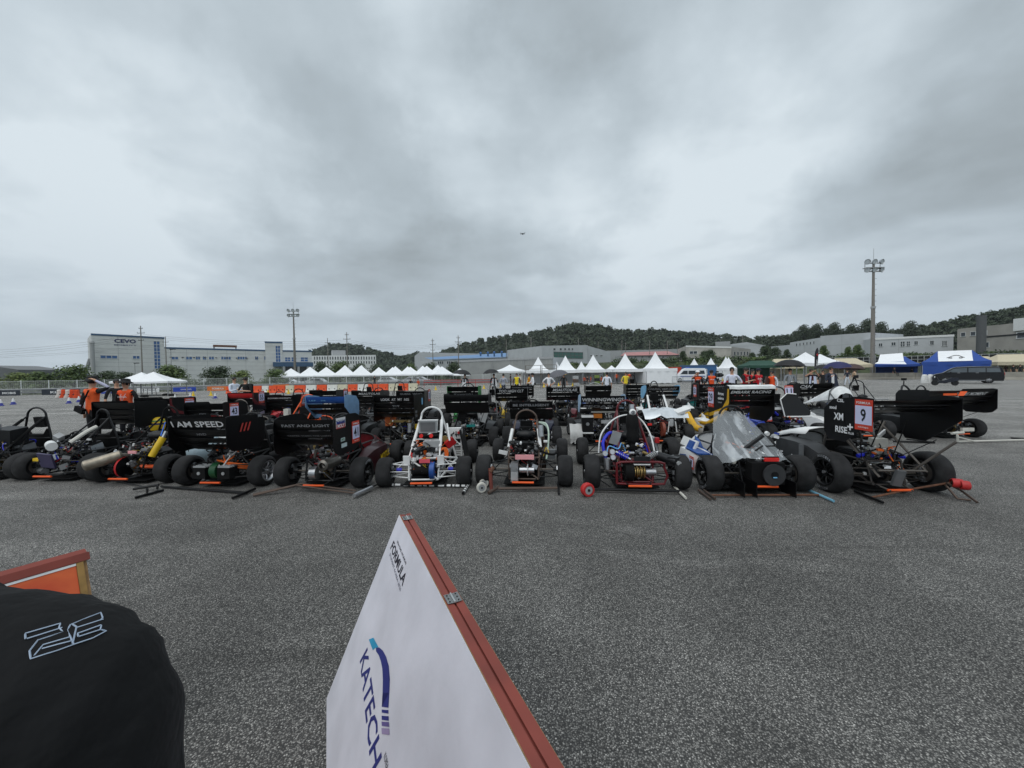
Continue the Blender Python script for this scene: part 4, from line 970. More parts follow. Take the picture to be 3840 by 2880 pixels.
def rear_wing(car, w_=.9, z0=.68, z1=1.14, y0=-.52, y1=.22, els=3, m=carbon, ep=carbon, ep2=None, shape='cut', texts=(), num=None, side=1, sub=(), struts=True, edge=None, topm=None, steep=66, x0=0.):
    b = MB(); T = (y0 + .02, z1 - .015); pos = []
    L, d, nr = aero(b, w_, T[0], T[1], .17, R(steep), topm or m, x0=x0); pos.append((Vector((x0, T[0], T[1])), d, nr, .17))
    main = b.build('rear_wing', car, 30)
    th = steep
    for k in range(1, els):
        b = MB(); th = max(12, th - (14 if els > 3 else 20)); ch = .15 if k < els - 1 else .32
        t0 = (L.y - .02, L.z - .018)
        L, d, nr = aero(b, w_, t0[0], t0[1], ch, R(th), m, x0=x0); pos.append((Vector((x0, t0[0], t0[1])), d, nr, ch)); b.build('wing_flap', main, 30)
    if edge:
        b = MB(); p = pos[0][0]; b.box((p.x, p.y - .004, p.z), (w_, .012, .012), edge); b.build('gurney_strip', main, 0)
    for k, s_, cx, wd, hg, tm, sh in texts:
        p, d, nr, ch = pos[k]; c = p + d * ch * .5 + nr * .023 + Vector((cx, 0, 0)); b = MB()
        put_text(b, s_, mtx(c, (1, 0, 0), -d), wd, hg, tm, .02, sh); b.build('lettering', main, 0)
    H, Y = z1 - z0, y1 - y0
    shapes = {'cut': [(0, .22), (.12, .05), (.3, 0), (.8, 0), (1, .2), (1, .8), (.9, .97), (.1, 1.03), (0, 1.0)],
              'rect': [(0, 0), (1, 0), (1, .93), (.95, .98), (.04, 1.02), (0, 1)],
              'round': [(0, .25), (.05, .1), (.2, 0), (.75, 0), (.93, .1), (1, .3), (1, .8), (.94, .95), (.8, 1.03), (.5, 1.05), (.15, 1.03), (.03, .97), (0, .85)],
              'blade': [(0, .55), (.55, 0), (.9, .0), (1, .2), (1, .7), (.8, .95), (.25, 1.05), (0, 1.02)],
              'low': [(0, .3), (.3, .02), (1, 0), (1, .5), (.85, .9), (.5, 1.0), (0, 1.02)]}
    for s in (-1, 1):
        b = MB(); M4 = mtx((x0 + s * (w_ / 2 + .004), y0, z0), (0, 1, 0), (0, 0, 1))
        b.prism([(u * Y, v * H) for u, v in shapes[shape]], .007, M4, ep); pl = b.build('end_plate', main, 0)
        if ep2 and s == side:
            b = MB(); b.prism([(.0 * Y, .58 * H), (.12 * Y, .34 * H), (.95 * Y, .1 * H), (.95 * Y, .2 * H), (.3 * Y, .42 * H), (.09 * Y, .68 * H), (.06 * Y, .97 * H), (.0 * Y, .97 * H)], .004, mtx((x0 + s * (w_ / 2 + .011), y0, z0), (0, 1, 0), (0, 0, 1)), ep2); b.build('end_plate_stripe', main, 0)
    ox = x0 + side * (w_ / 2 + .011)
    def on_plate(u, v): return mtx((ox + side * .003, y0 + u * Y, z0 + v * H), (0, side, 0), (0, 0, 1))
    if num: number_plate(main, num[0], on_plate(num[1], num[2]), *(num[3:] or (.19, .27)))
    if sub:
        b = MB()
        for it in sub:
            if it[0] == 'T': _, s_, u, v, wd, hg, tm = it; put_text(b, s_, on_plate(u, v) @ Matrix.Translation((0, 0, .004)), wd, hg, tm, .025)
            else: _, u, v, wd, hg, tm = it; b.prism([(-wd / 2, -hg / 2), (wd / 2, -hg / 2), (wd / 2, hg / 2), (-wd / 2, hg / 2)], .003, on_plate(u, v), tm)
        b.build('sticker', main, 0)
    if struts:
        for s in (-1, 1):
            b = MB(); b.tube([(x0 + s * .16, y0 + .3, z1 - .3), (s * .18, .02, .43)], .008, black, n=5); b.tube([(x0 + s * w_ * .46, y0 + .25, z0 + .05), (s * .2, .05, .42)], .006, black, n=5); b.build('wing_strut', main)
    return main
def jack_bar(car, m=orange, hw=.16, y=-.3, z=.11):
    b = MB(); b.cyl((-hw, y, z), (hw, y, z), .016, m, n=8); o = b.build('jacking_bar', car)
    b = MB()
    for s in (-1, 1): b.tube([(s * hw * .8, y, z), (s * .2, -.13, .14)], .009, dgrey, n=5)
    b.build('jacking_bar_bracket', car)
def brake_light(car, m=brightred, z=.5, y=-.2, w_=.14, h_=.045, x=0.):
    b = MB(); b.box((x, y, z), (w_, .03, h_), m); b.box((x, y + .025, z), (w_ + .03, .02, h_ + .03), black); b.build('brake_light', car)
def muffler(car, p, q, r, m=alu, out=.6):
    b = MB(); p, q = Vector(p), Vector(q); ax = (q - p).normalized(); L = (q - p).length
    b.lathe([(r * .6, -.02), (r * .95, 0), (r, .03), (r, L - .02), (r * .95, L), (r * out, L + .02), (r * out, L - .05), (r * .3, L - .06)], m, p, ax, 22)
    b.tube([p, p - ax * .12 + Vector((0, .05, -.06)), p - ax * .2 + Vector((0, .16, -.1))], r * .45, steel, n=9, smooth=3); b.build('muffler', car)
def front_wing(car, m, w_=1.2, y=2.2):
    b = MB(); aero(b, w_, y - .12, .26, .16, R(40), m); aero(b, w_, y + .02, .16, .28, R(10), m); o = b.build('front_wing', car, 30)
    for s in (-1, 1):
        b = MB(); b.prism([(0, 0), (.5, 0), (.5, .18), (.1, .26), (0, .2)], .006, mtx((s * (w_ / 2 + .004), y - .16, .05), (0, 1, 0), (0, 0, 1)), m); b.build('end_plate', o, 0)
def tube_part(car, name, pts, r, m, smooth=4, n=7): b = MB(); b.tube(pts, r, m, n=n, smooth=smooth); return b.build(name, car)
def box_part(car, name, c, size, m, rot=None, sm=0): b = MB(); b.box(c, size, m, rot); return b.build(name, car, sm)
def cyl_part(car, name, a, c, r, m, n=18, r2=None): b = MB(); b.cyl(a, c, r, m, r2, n=n); return b.build(name, car)
CAR_GROUP = 'student racing cars parked in rows'
def car(label, px, dep, yaw=4., tr=1.4, wb=1.56, fm=black, hoop=1.08, hw=.18, pad=None, kind='ice', bm=black, bm2=None, trim=None, pods=None, wing=None, rim=black, tr_r=.234, detail=1, spring=dgrey, txt=False, jb=True, fw=None, light=False, arm=None, seat_m=matt, wd=.22, xoff=0., spokes=10, hgt=.56):
    rnd = random.Random(int(px * 7 + dep * 31))
    x_ = X(px, dep - .45) + .45 * math.sin(R(yaw)) if wing and dep > 8 else X(px, dep)     # later rows were measured at their wings
    c = tag(empty('racing_car', (x_ + xoff, dep, 0), R(-yaw)), label, 'race car', CAR_GROUP)
    box_part(c, 'undertray', (0, .85, .055), (.62, 2.0, .012), matt)
    for s in (-1, 1):
        add_wheel(c, s * (tr / 2 - wd / 2), 0, tr_r, wd, tr_r * .655, rim, spokes, 0, txt)
        add_wheel(c, s * (tr / 2 - wd / 2 - .01), wb, tr_r, wd - .02, tr_r * .655, rim, spokes, rnd.uniform(-.03, .03), False)
    frame_tubes(c, fm, hoop, hw=hw, pad=pad)
    suspension(c, tr, arm or (fm if fm not in (orange, dred) else dgrey), 0., spring=spring if detail else None)
    suspension(c, tr, arm or dgrey, wb, rear=False)
    engine(c, rnd, kind, detail); seat(c, hoop, seat_m); body(c, bm, bm2, trim=trim, hgt=hgt)
    if dep > 8 and pods is None: pods = bm2 or bm
    if dep > 8: front_wing(c, carbon)
    if pods:
        for s in (-1, 1): sidepod(c, pods, s)
    if jb: jack_bar(c, z=rnd.uniform(.1, .14))
    if light: brake_light(c, z=rnd.uniform(.46, .56))
    if wing: rear_wing(c, **wing)
    if fw: front_wing(c, fw)
    return c
W = print_white; Gp = print_grey
# ---------------------------------------------------------------- front row
c = car('black open-frame race car with padded hoop cut by the left edge', -40, 6.75, detail=2, fm=black, hoop=1.2, hw=.2, pad=matt, kind='ice', txt=False, tr=1.42, spring=dgrey)
box_part(c, 'air_box', (.05, .2, .72), (.3, .3, .3), dgrey, (.1, .1, .2)); cyl_part(c, 'fuel_filler', (-.05, .1, .87), (-.05, .1, .95), .05, alu)
c = car('dark race car with a white tin canister and purple panel behind its black hoop', 228, 6.62, detail=2, fm=black, hoop=1.16, hw=.13, kind='ice', bm=black, tr=1.42, pods=None, spring=steel)
cyl_part(c, 'canister', (-.16, -.06, .62), (.0, -.16, .6), .07, white); tube_part(c, 'intake_pipe', [(.0, .1, .62), (.08, .28, .78), (.12, .42, .86)], .035, offwhite)
box_part(c, 'side_panel', (-.12, -.15, .36), (.26, .03, .26), mat('purple_grey', (70, 66, 96), .5), (.3, .1, 0)); box_part(c, 'battery_box', (-.36, -.1, .37), (.12, .05, .05), yellow)
cyl_part(c, 'exhaust_tip', (-.42, -.02, .16), (-.2, -.12, .17), .05, grey); box_part(c, 'airflow_sensor', (-.22, .1, .72), (.1, .1, .1), lgrey, (.5, .6, .2))
tube_part(c, 'body_edge', [(.32, .6, .42), (.5, 1.0, .5), (.4, 1.5, .4)], .02, dgrey)
c = car('race car with a large silver silencer, yellow extinguisher and red chain guard', 502, 6.42, detail=2, fm=matt, hoop=1.2, hw=.15, kind='ice', bm=white, bm2=mat('grey_blue_panel', (170, 188, 196), .5), tr=1.42, spring=dgrey)
muffler(c, (-.14, -.12, .47), (-.42, -.42, .36), .085, mat('stained_steel', (150, 142, 128), .4, .7, var=.3, scale=10)); cyl_part(c, 'extinguisher', (.26, .0, .42), (.34, .14, .72), .05, yellow); cyl_part(c, 'extinguisher_valve', (.34, .14, .72), (.36, .18, .82), .025, alu)
b = MB(); b.prism([(.17 * math.cos(a * PI / 8), .17 * math.sin(a * PI / 8)) for a in range(16)], .035, mtx((-.09, -.1, .27), (0, 1, 0), (0, 0, 1)), black, red); b.build('chain_guard', c, 30)
tube_part(c, 'cv_boot', [(.1, -.03, .26), (.2, 0, .25), (.32, 0, .25)], .035, orange); box_part(c, 'licence_board', (.12, -.17, .53), (.14, .02, .045), pink)
tube_part(c, 'blue_line', [(.12, .4, .95), (.16, .3, .8), (.24, .2, .74), (.34, .18, .8)], .008, mat('blue_line', (50, 110, 210), .4))
tube_part(c, 'white_stay', [(-.5, .9, .5), (.1, .75, .62)], .018, white, 0)
c = car('race car with a black wing lettered I AM SPEED and a green gear case', 836, 6.15, detail=2, fm=black, hoop=1.1, kind='ev', bm=black, tr=1.46, tr_r=.24, rim=black, spring=dgrey, wing=dict(w_=.9, z0=.6, z1=1.14, y0=-.5, y1=.3, els=4, shape='cut', side=1, struts=False,
    texts=[(0, 'I AM SPEED', -.02, .82, .1, W, 0), (1, 'HVD', -.02, .16, .05, Gp, .3)], sub=[('T', 'ME', .85, .92, .09, .05, Gp), ('T', '///', .45, .66, .24, .13, mat('red_print', (190, 60, 52), .6))]))
for s in (-1, 1):
    box_part(c, 'drive_motor', (s * .2 - .02, -.16, .25), (.2, .2, .17), matt); cyl_part(c, 'motor_cap', (s * .2 - .02, -.262, .25), (s * .2 - .02, -.27, .25), .025, lgrey)
    b = MB()
    for i in range(5): b.box((s * .2 - .02, -.24 + i * .04, .345), (.2, .012, .03), lgrey)
    b.build('cooling_fin', c, 0)
cyl_part(c, 'gear_case', (-.06, -.14, .27), (.04, -.14, .27), .125, dgreen, 20)
for k in range(3): tube_part(c, 'power_cable', [(-.05 + k * .06, -.1, .42), (.08 + k * .05, -.12, .4 - k * .03), (.28, -.08, .36 - k * .03), (.38, .0, .33 - k * .03)], .013, hv)
box_part(c, 'grey_brace_panel', (-.12, .05, .55), (.36, .02, .1), grey, (.5, -.55, .4)); tube_part(c, 'white_hose', [(.02, -.16, .38), (.1, -.2, .32), (.14, -.1, .45), (.2, 0, .55)], .01, white)
for o in c.children:
    if o.name.startswith('wheel') and o.location.x > 0 and o.location.y < .1:
        o.data, o.children[0].data = wheel_meshes((.24, .22, .24 * .655, alu, 10))
c = car('race car 41 with black wing, oil sticker and a round open silencer', 1208, 5.98, detail=2, fm=black, hoop=1.08, kind='ice', bm=dred, bm2=mat('maroon_body', (46, 14, 20), .3), tr=1.42, txt=True, pods=mat('maroon_body', (46, 14, 20), .3), spring=red, wing=dict(w_=.88, z0=.56, z1=1.12, y0=-.52, y1=.32, els=3, shape='round', side=1,
    texts=[(0, 'FAST AND LIGHT', .02, .72, .045, Gp, .0), (1, 'FASTER THAN THE LIGHT', .03, .66, .028, Gp, .0)], num=('41', .78, .5, .24, .34),
    sub=[('Q', .24, .86, .265, .145, print_white), ('Q', .24, .875, .25, .06, mat('sticker_blue', (24, 52, 140), .6)), ('Q', .24, .865 - .09, .25, .07, mat('sticker_red', (190, 36, 40), .6)), ('T', 'LIQUI', .24, .93, .2, .05, W), ('T', 'MOLY', .24, .78, .2, .055, W),
         ('Q', .3, .4, .12, .05, mat('sticker_pale', (190, 206, 208), .6)), ('Q', .34, .24, .16, .06, mat('sticker_pale', (190, 206, 208), .6)), ('T', 'MTK', .3, .4, .09, .03, green)]))
muffler(c, (.22, -.02, .42), (.22, -.42, .43), .082, mat('burnt_steel', (120, 116, 110), .35, .8, var=.3, scale=12), .55)
for p, q in (((-.25, -.3, .73), (.02, -.16, .4)),): tube_part(c, 'wing_stay', [p, q], .008, dgrey, 0)
cyl_part(c, 'motor_drum', (-.12, -.14, .25), (-.02, -.14, .25), .1, alu, 20); box_part(c, 'red_strap', (.12, .2, .6), (.09, .02, .22), red, (.2, 0, 0))
b = MB(); put_text(b, 'MOTUL', mtx((.575, .98, .3), (0, 1, .12), (0, 0, 1)), .4, .12, yellow, .03, .2); b.build('pod_lettering', c, 0)
b = MB()
for k in range(3): put_text(b, ('SOLIDWORKS', 'ANSYS', 'ALTAIR')[k], mtx((.335, 1.15, .5 - k * .05), (0, 1, 0), (0, 0, 1)), .24, .022, W, .01)
b.build('side_lettering', c, 0)
c = car('race car with an all-white tube frame, clear electronics box and orange cables', 1588, 5.96, yaw=-1, detail=2, fm=white, hoop=1.17, hw=.18, pad=white, kind='ev', bm=black, tr=1.44, tr_r=.226, arm=white, spring=steel)
b = MB(); b.box((0, .3, .88), (.3, .07, .2), mat('clear_box', (150, 156, 158), .2)); b.box((0, .262, .88), (.24, .01, .15), grey); b.build('electronics_box', c, 0)
box_part(c, 'box_flange', (0, .305, .985), (.32, .06, .015), white)
for s in (-1, 1): cyl_part(c, 'isolator_switch', (s * .08 - .02, .2, .74), (s * .08 - .02, .24, .74), .03, brightred)
box_part(c, 'red_battery_case', (-.15, .0, .5), (.12, .12, .11), brightred, (0, 0, .2)); box_part(c, 'inverter', (.08, .22, .58), (.26, .2, .18), lgrey)
box_part(c, 'drilled_panel', (.42, .52, .72), (.22, .015, .16), white)
b = MB()
for i in range(14): a = random.uniform(.33, .51); b.cyl((a, .505, random.uniform(.66, .78)), (a, .512, .72), .008, black, n=6)
b.build('panel_hole', c, 0); cyl_part(c, 'panel_switch', (.47, .5, .745), (.47, .47, .745), .022, red)
box_part(c, 'red_jacket', (.36, .25, .62), (.16, .06, .12), red, (.2, -.6, .3)); cyl_part(c, 'fan_hub', (.27, .3, .68), (.27, .26, .68), .05, brass)
for k in range(3): tube_part(c, 'power_cable', [(.2, .1, .5), (.27 + k * .02, .12, .56), (.3 + k * .02, .1, .44), (.24, .1, .34)], .012, hv)
for p, q in (((.27, .62, .8), (.5, .42, .1)), ((.27, .62, .8), (.5, .62, .8)), ((.5, .62, .8), (.52, .45, .1)), ((.24, -.06, .46), (.46, .3, .36)), ((.24, -.12, .14), (.46, .3, .36))): tube_part(c, 'outer_tube', [p, q], .016, white, 0)
box_part(c, 'black_side_panel', (.56, .6, .5), (.02, .5, .62), black, (0, -.18, 0)); tube_part(c, 'white_stay', [(.3, .35, .92), (.36, .2, .66)], .014, white, 0)
box_part(c, 'licence_board', (.03, -.17, .42), (.16, .02, .055), mat('red_licence', (222, 90, 104), .5)); cyl_part(c, 'sprocket_guard', (.1, -.1, .26), (.17, -.1, .26), .13, blue, 24); cyl_part(c, 'motor_body', (-.14, -.08, .26), (.08, -.08, .26), .07, matt)
b = MB(); clutter(b, random.Random(4), (-.24, .22, -.08, .1, .42, .56), 40, [alu, white, black, lgrey, hv, black]); b.build('control_gear', c)
for s in (-1, 1): cyl_part(c, 'shaft_boot', (s * .36, 0, .25), (s * .44, 0, .25), .03, hose_blue); box_part(c, 'rocker_plate', (s * .26, -.1, .42), (.1, .02, .14), white, (.1, 0, s * .1))
c = car('race car with a bare brown steel hoop and a silver chain guard', 1962, 5.92, yaw=6, detail=2, fm=brown, hoop=1.1, hw=.18, kind='ice', bm=black, tr=1.47, arm=dgrey, spring=dgrey, pods=None)
box_part(c, 'seat_back', (.0, .4, .72), (.2, .03, .26), matt, (.12, 0, 0)); b = MB(); b.tube([(-.09, .375, .6), (.09, .375, .84)], .004, grey); b.tube([(.09, .375, .6), (-.09, .375, .84)], .004, grey); b.build('lashing_cord', c)
b = MB(); b.box((-.13, -.16, .25), (.11, .2, .28), alu); b.box((-.13, -.265, .2), (.1, .012, .12), lgrey); b.build('chain_guard', c, 30)
cyl_part(c, 'axle_tube', (-.06, -.16, .27), (.16, -.16, .27), .045, alu); cyl_part(c, 'brake_disc', (.06, -.16, .27), (.07, -.16, .27), .09, lgrey); box_part(c, 'licence_board', (.02, -.18, .47), (.28, .02, .07), pink)
cyl_part(c, 'catch_tank', (.26, .2, .72), (.25, .22, .9), .045, alu); box_part(c, 'battery_plate', (.4, .12, .46), (.16, .1, .14), grey); box_part(c, 'white_cap', (.33, .1, .66), (.06, .06, .025), white)
for k in range(2): tube_part(c, 'white_hose', [(.22, .4, .92), (.34, .35, .9 - k * .03), (.38, .2, .76), (.36, .1, .5), (.34, .0, .4)], .014, mat('pale_green_hose', (186, 204, 190), .5))
for s in (-1, 1): tube_part(c, 'white_padding', [(s * .25, .12, .56), (s * .21, .32, .82)], .026, white, 0)
tube_part(c, 'black_hose', [(.2, .05, .6), (.3, -.05, .52), (.44, -.02, .48), (.5, .1, .49)], .018, matt); tube_part(c, 'yellow_wire', [(.3, 0, .45), (.34, .02, .58), (.38, 0, .5)], .006, yellow)
box_part(c, 'black_cover', (-.02, .14, .5), (.34, .1, .3), black, (.2, 0, 0)); box_part(c, 'white_fin', (-.34, .1, .48), (.14, .02, .06), white, (0, .2, 0))
for s in (-1, 1): tube_part(c, 'shift_loom', [(s * .05, -.15, .55), (s * .12, -.12, .6), (s * .2, -.1, .52)], .012, matt)
c = car('race car with a dark red frame, white arched hose and blue water hoses', 2380, 5.68, yaw=5, detail=2, fm=dred, hoop=1.26, hw=.15, kind='ice', bm=black, tr=1.5, tr_r=.25, arm=dgrey, spring=alu)
b = MB(); b.lathe([(.055, 0), (.07, .04), (.06, .1), (.09, .14), (.1, .24), (.085, .3), (.1, .36), (.095, .5), (.07, .56)], matt, (.02, .2, .52), (0, .15, 1), 12); b.cyl((.02, .28, 1.06), (.02, .3, 1.22), .04, alu); b.lathe([(.03, 0), (.055, .02), (.03, .05)], white, (.02, .25, 1.1), (0, -1, .1), 12); b.build('intake_plenum', c)
tube_part(c, 'white_arched_hose', [(-.52, .1, .5), (-.46, .15, .8), (-.2, .3, 1.02), (.1, .34, 1.03), (.26, .2, .8), (.3, .05, .5)], .012, white, 6)
tube_part(c, 'blue_hose', [(-.42, -.02, .42), (-.46, .05, .66), (-.34, .15, .8), (-.22, .2, .72), (-.2, .2, .55)], .024, hose_blue, 6); tube_part(c, 'pale_blue_hose', [(-.42, -.05, .5), (-.38, .0, .62), (-.24, .02, .58), (-.18, .05, .66), (-.12, .05, .5)], .01, mat('pale_hose', (110, 170, 220), .5), 6)
for p in ((-.34, -.05, .55), (-.33, -.05, .47), (-.44, -.02, .52)):
    b = MB(); b.cyl(p, (p[0], p[1] - .03, p[2]), .04, lgrey, n=14); b.cyl((p[0], p[1] - .03, p[2]), (p[0], p[1] - .034, p[2]), .033, mat('gauge_face', (210, 214, 222), .3), n=14); b.build('pressure_gauge', c)
box_part(c, 'grey_bracket', (-.26, .15, .72), (.14, .02, .2), lgrey, (.1, .3, 0)); box_part(c, 'oil_cooler', (.05, -.2, .46), (.22, .03, .1), dgrey); box_part(c, 'cooler_edge', (.05, -.205, .4), (.23, .03, .015), white)
b = MB(); b.tube([(-.3, -.2, .12), (-.3, -.2, .36), (-.24, -.2, .43), (.3, -.2, .43), (.36, -.2, .36), (.36, -.2, .12), (-.3, -.2, .12)], .018, dred, n=8, smooth=2); b.build('rear_frame_ring', c)
cyl_part(c, 'final_drive_cover', (-.18, -.12, .28), (-.06, -.12, .28), .14, matt, 22)
b = MB()
for k in range(6): b.cyl((-.04 + k * .025, -.12, .27), (-.03 + k * .025, -.12, .27), .075 + .02 * (k % 2), brass, n=16)
b.build('sprocket_stack', c); cyl_part(c, 'bearing_carrier', (.12, -.12, .27), (.26, -.12, .27), .05, alu)
for s in (-1, 1):
    b = MB(); p, q = Vector((s * .3, -.1, .56)), Vector((s * .1, -.16, .46)); b.cyl(p, q, .018, alu); helix(b, p.lerp(q, .1), p.lerp(q, .8), .036, .009, 6, hose_blue if s < 0 else lgrey); b.build('rear_coil_spring', c); cyl_part(c, 'gold_adjuster', (s * .1 - .02, -.12, .56), (s * .17 - .02, -.1, .53), .02, brass)
muffler(c, (.36, .1, .46), (.56, -.12, .42), .065, dgrey, .4); box_part(c, 'silencer_box', (.56, -.05, .42), (.14, .2, .13), dgrey, (0, 0, -.7)); cyl_part(c, 'silencer_tip', (.57, -.16, .41), (.575, -.19, .41), .032, lgrey)
box_part(c, 'grey_side_board', (.42, .5, .5), (.03, .3, .4), lgrey, (0, -.25, 0)); box_part(c, 'red_rag', (.4, .3, .66), (.06, .06, .08), red); cyl_part(c, 'overflow_bottle', (-.42, -.08, .3), (-.42, -.08, .46), .045, alu)
c = car('white and blue race car under a clear plastic sheet with a black fan disc', 2826, 5.5, yaw=3, detail=2, fm=black, hoop=1.16, hw=.19, kind='ev', bm=white, bm2=blue, tr=1.46, txt=True, spring=dgrey, pods=None, light=False, wd=.23, tr_r=.255)
for s in (-1, 1):
    o = sidepod(c, white, s, .4, 1.25, .4, .28); b = MB(); b.loft([[Vector((s * (.622 - k), y, z)) for z, k in ((z0, 0), (z1, .0))] for y, z0, z1 in ((.6, .1, .2), (.85, .12, .34), (1.1, .2, .3))], blue, caps=False, closed=False); b.build('blue_flash', c, 0)
number_plate(c, '1', mtx((-.628, .6, .26), (0, -1, 0), (0, 0, 1)), .16, .2)
box_part(c, 'white_side_fin', (-.44, 1.15, .48), (.03, .6, .16), white, (0, .45, 0)); box_part(c, 'blue_side_fin', (-.48, 1.0, .47), (.03, .18, .15), blue, (0, .45, 0)); box_part(c, 'blue_pod_top', (-.47, .75, .415), (.2, .5, .02), blue, (0, .05, 0))
cyl_part(c, 'fan_disc', (.1, -.3, .3), (.1, -.33, .3), .145, mat('disc_grey', (46, 47, 49), .6), 28); cyl_part(c, 'fan_hub', (.1, -.33, .3), (.1, -.335, .3), .048, black); box_part(c, 'hub_label', (.1, -.338, .27), (.05, .004, .015), sky_blue)
box_part(c, 'rear_case', (.05, -.12, .3), (.44, .3, .3), matt); brake_light(c, brightred, .5, -.27, .19, .045, .09)
for k, x in enumerate((-.36, -.2, .3)): box_part(c, 'diffuser_strake', (x, -.2, .13), (.012, .5, .2), carbon)
box_part(c, 'floor', (0, .5, .07), (1.0, 1.3, .015), carbon)
def plastic_nodes(t, b):
    L = t.links.new; g = t.nodes.new('ShaderNodeTexCoord'); mp = t.nodes.new('ShaderNodeMapping'); L(g.outputs['Object'], mp.inputs[0])
    mp.inputs['Rotation'].default_value = (0, .5, .3); mp.inputs['Scale'].default_value = (7, 1.6, 1.6)
    n = nd(t, 'ShaderNodeTexNoise', Scale=1.3, Detail=3., Distortion=.6); L(mp.outputs[0], n.inputs['Vector'])
    r = nd(t, 'ShaderNodeMapRange'); r.interpolation_type = 'SMOOTHSTEP'
    for i, q in enumerate((.5, .68, .3, .62)): r.inputs[i + 1].default_value = q
    L(n.outputs['Fac'], r.inputs[0]); b.inputs['Base Color'].default_value = (.62, .66, .69, 1); b.inputs['Roughness'].default_value = .18; L(r.outputs[0], b.inputs['Alpha'])
plastic_m = node_mat('clear_plastic_sheet', plastic_nodes)
b = MB(); rows = []; ns = 44
for j in range(ns + 1):
    t = j / ns; row = []
    xl, xr = -.22 - .36 * t ** .8, .2 + .34 * t; yy = .66 - .95 * t; zc = 1.08 - .58 * t ** 1.1
    for i in range(ns + 1):
        s = i / ns; x = xl + (xr - xl) * s; edge = abs(2 * s - 1)
        tri = lambda q: abs((q % 1) - .5)
        wq = .5 * mnoise.noise(Vector((s * 2.5, t * 2.5, 9)))
        fold_ = .055 * tri(s * 2.6 + t * .9 + wq) + .05 * tri(t * 3.1 - s * 1.2 + wq * 1.5) + .03 * tri(s * 5.3 - t * 3.7 + wq * 2) - .035
        n = fold_ + mnoise.noise(Vector((s * 3, t * 1.5, 1.3))) * .03 + .05 * abs(mnoise.noise(Vector((s * 5 + t * 2, t * 4 - s, 3.1)))) - .03 * abs(mnoise.noise(Vector((s * 11, t * 8, 5.)))) + .014 * math.sin(16 * s + 2.2 * math.sin(3 * t + 5 * s) + 2 * mnoise.noise(Vector((s * 3, t * 2, 7)))) * (.25 + t)
        row.append(Vector((x, yy + .25 * edge ** 3 * t + n * .8, zc - .13 * edge ** 3 * (.3 + t) + n * .7 - .07 * math.sin(PI * t) * (1 - edge))))
    rows.append(row)
b.loft(rows, plastic_m, caps=False, closed=False); sh = b.build('plastic_sheet', c, 22)
b = MB(); b.cyl((.12, -.1, .84), (.12, -.14, .83), .028, white, n=14); b.build('white_knob', c)
tube_part(c, 'dark_tube_under_sheet', [(.1, -.06, .8), (-.25, .0, .5)], .03, dgrey, 0)
b = MB()
for i in range(24): q = rows[30 + i % 13][6 + (i * 7) % 30]; b.ball(q + Vector((0, .1, -.1)), .05, random.choice((lgrey, offwhite, grey, black)), 6, 4)
b.build('covered_gear', c)
c = car('black race car 9 with a tall number board on its large wing', 3302, 5.38, yaw=1.5, detail=2, fm=mat('worn_black_tube', (54, 50, 47), .5, .3), hoop=1.14, hw=.17, kind='ev', bm=white, bm2=black, tr=1.56, txt=True, spring=hose_blue, tr_r=.278, pods=None, wd=.23, wing=dict(w_=1.08, z0=.72, z1=1.33, y0=-.55, y1=.25, els=3, shape='blade', side=-1, struts=True, steep=24, x0=-.03,
    num=('9', .17, .66, .26, .4), sub=[('T', 'CSL', .62, .93, .12, .045, W), ('T', 'sood', .78, .76, .12, .05, W), ('T', 'XM', .66, .56, .16, .1, W), ('T', 'RISE', .6, .27, .2, .09, W), ('T', '+', .42, .36, .09, .09, W), ('T', 'PLUS', .4, .22, .09, .03, W)]))
pod_grey = mat('satin_grey_pod', (44, 45, 47), .5)
for s in (-1, 1): sidepod(c, pod_grey, s, .4, 1.3, .56, .3, texts=[('OIE', .8, .55, .16, .12, W), ('3A', .42, .52, .14, .13, W)] if s < 0 else ())
box_part(c, 'grey_pod_edge', (-.64, .62, .34), (.02, .08, .42), grey); box_part(c, 'blue_sticker', (-.64, 1.2, .63), (.004, .13, .035), mat('sticker_blue', (24, 52, 140), .6), (0, .25, 0)); box_part(c, 'white_sticker', (-.645, 1.2, .57), (.004, .13, .045), print_white, (0, .2, 0))
b = MB(); b.loft([[Vector((x, y, z)) for x, z in ((-.34, .66 - dz), (-.28, .74 - dz), (-.1, .77 - dz), (.1, .77 - dz), (.28, .74 - dz), (.34, .66 - dz))] for y, dz in ((.95, 0), (1.3, .04), (1.6, .12), (1.9, .24))], white, caps=False, closed=False); o = b.build('white_cowl', c, 60); o.modifiers.new('t', 'SOLIDIFY').thickness = .01
box_part(c, 'white_tank', (.06, .1, .62), (.2, .1, .22), offwhite, (.1, 0, .1), 0); tube_part(c, 'blue_damper', [(-.3, .0, .5), (-.14, .02, .52)], .028, hose_blue, 0); tube_part(c, 'blue_damper', [(.22, .0, .5), (.36, .03, .47)], .028, hose_blue, 0)
for p, q in (((.25, .3, .95), (.5, -.15, .3)), ((.5, -.5, .78), (.3, -.16, .33)), ((-.3, .2, .7), (-.18, -.2, .25)), ((.3, .25, .95), (.12, .3, .5)), ((-.2, -.2, .34), (.42, -.2, .33))): tube_part(c, 'wing_frame_tube', [p, q], .016, steel, 0)
box_part(c, 'grey_cover_plate', (.05, -.22, .24), (.12, .04, .22), grey, (.2, .15, 0)); box_part(c, 'white_flap', (.16, .15, .78), (.16, .02, .07), white, (.3, -.5, .3)); box_part(c, 'white_seat_edge', (.2, .35, .5), (.26, .12, .06), white, (.1, .1, 0))
for s in (-1, 1): tube_part(c, 'jack_rail', [(s * .14, -.32, .1), (s * .2, -.05, .15)], .012, steel, 0)
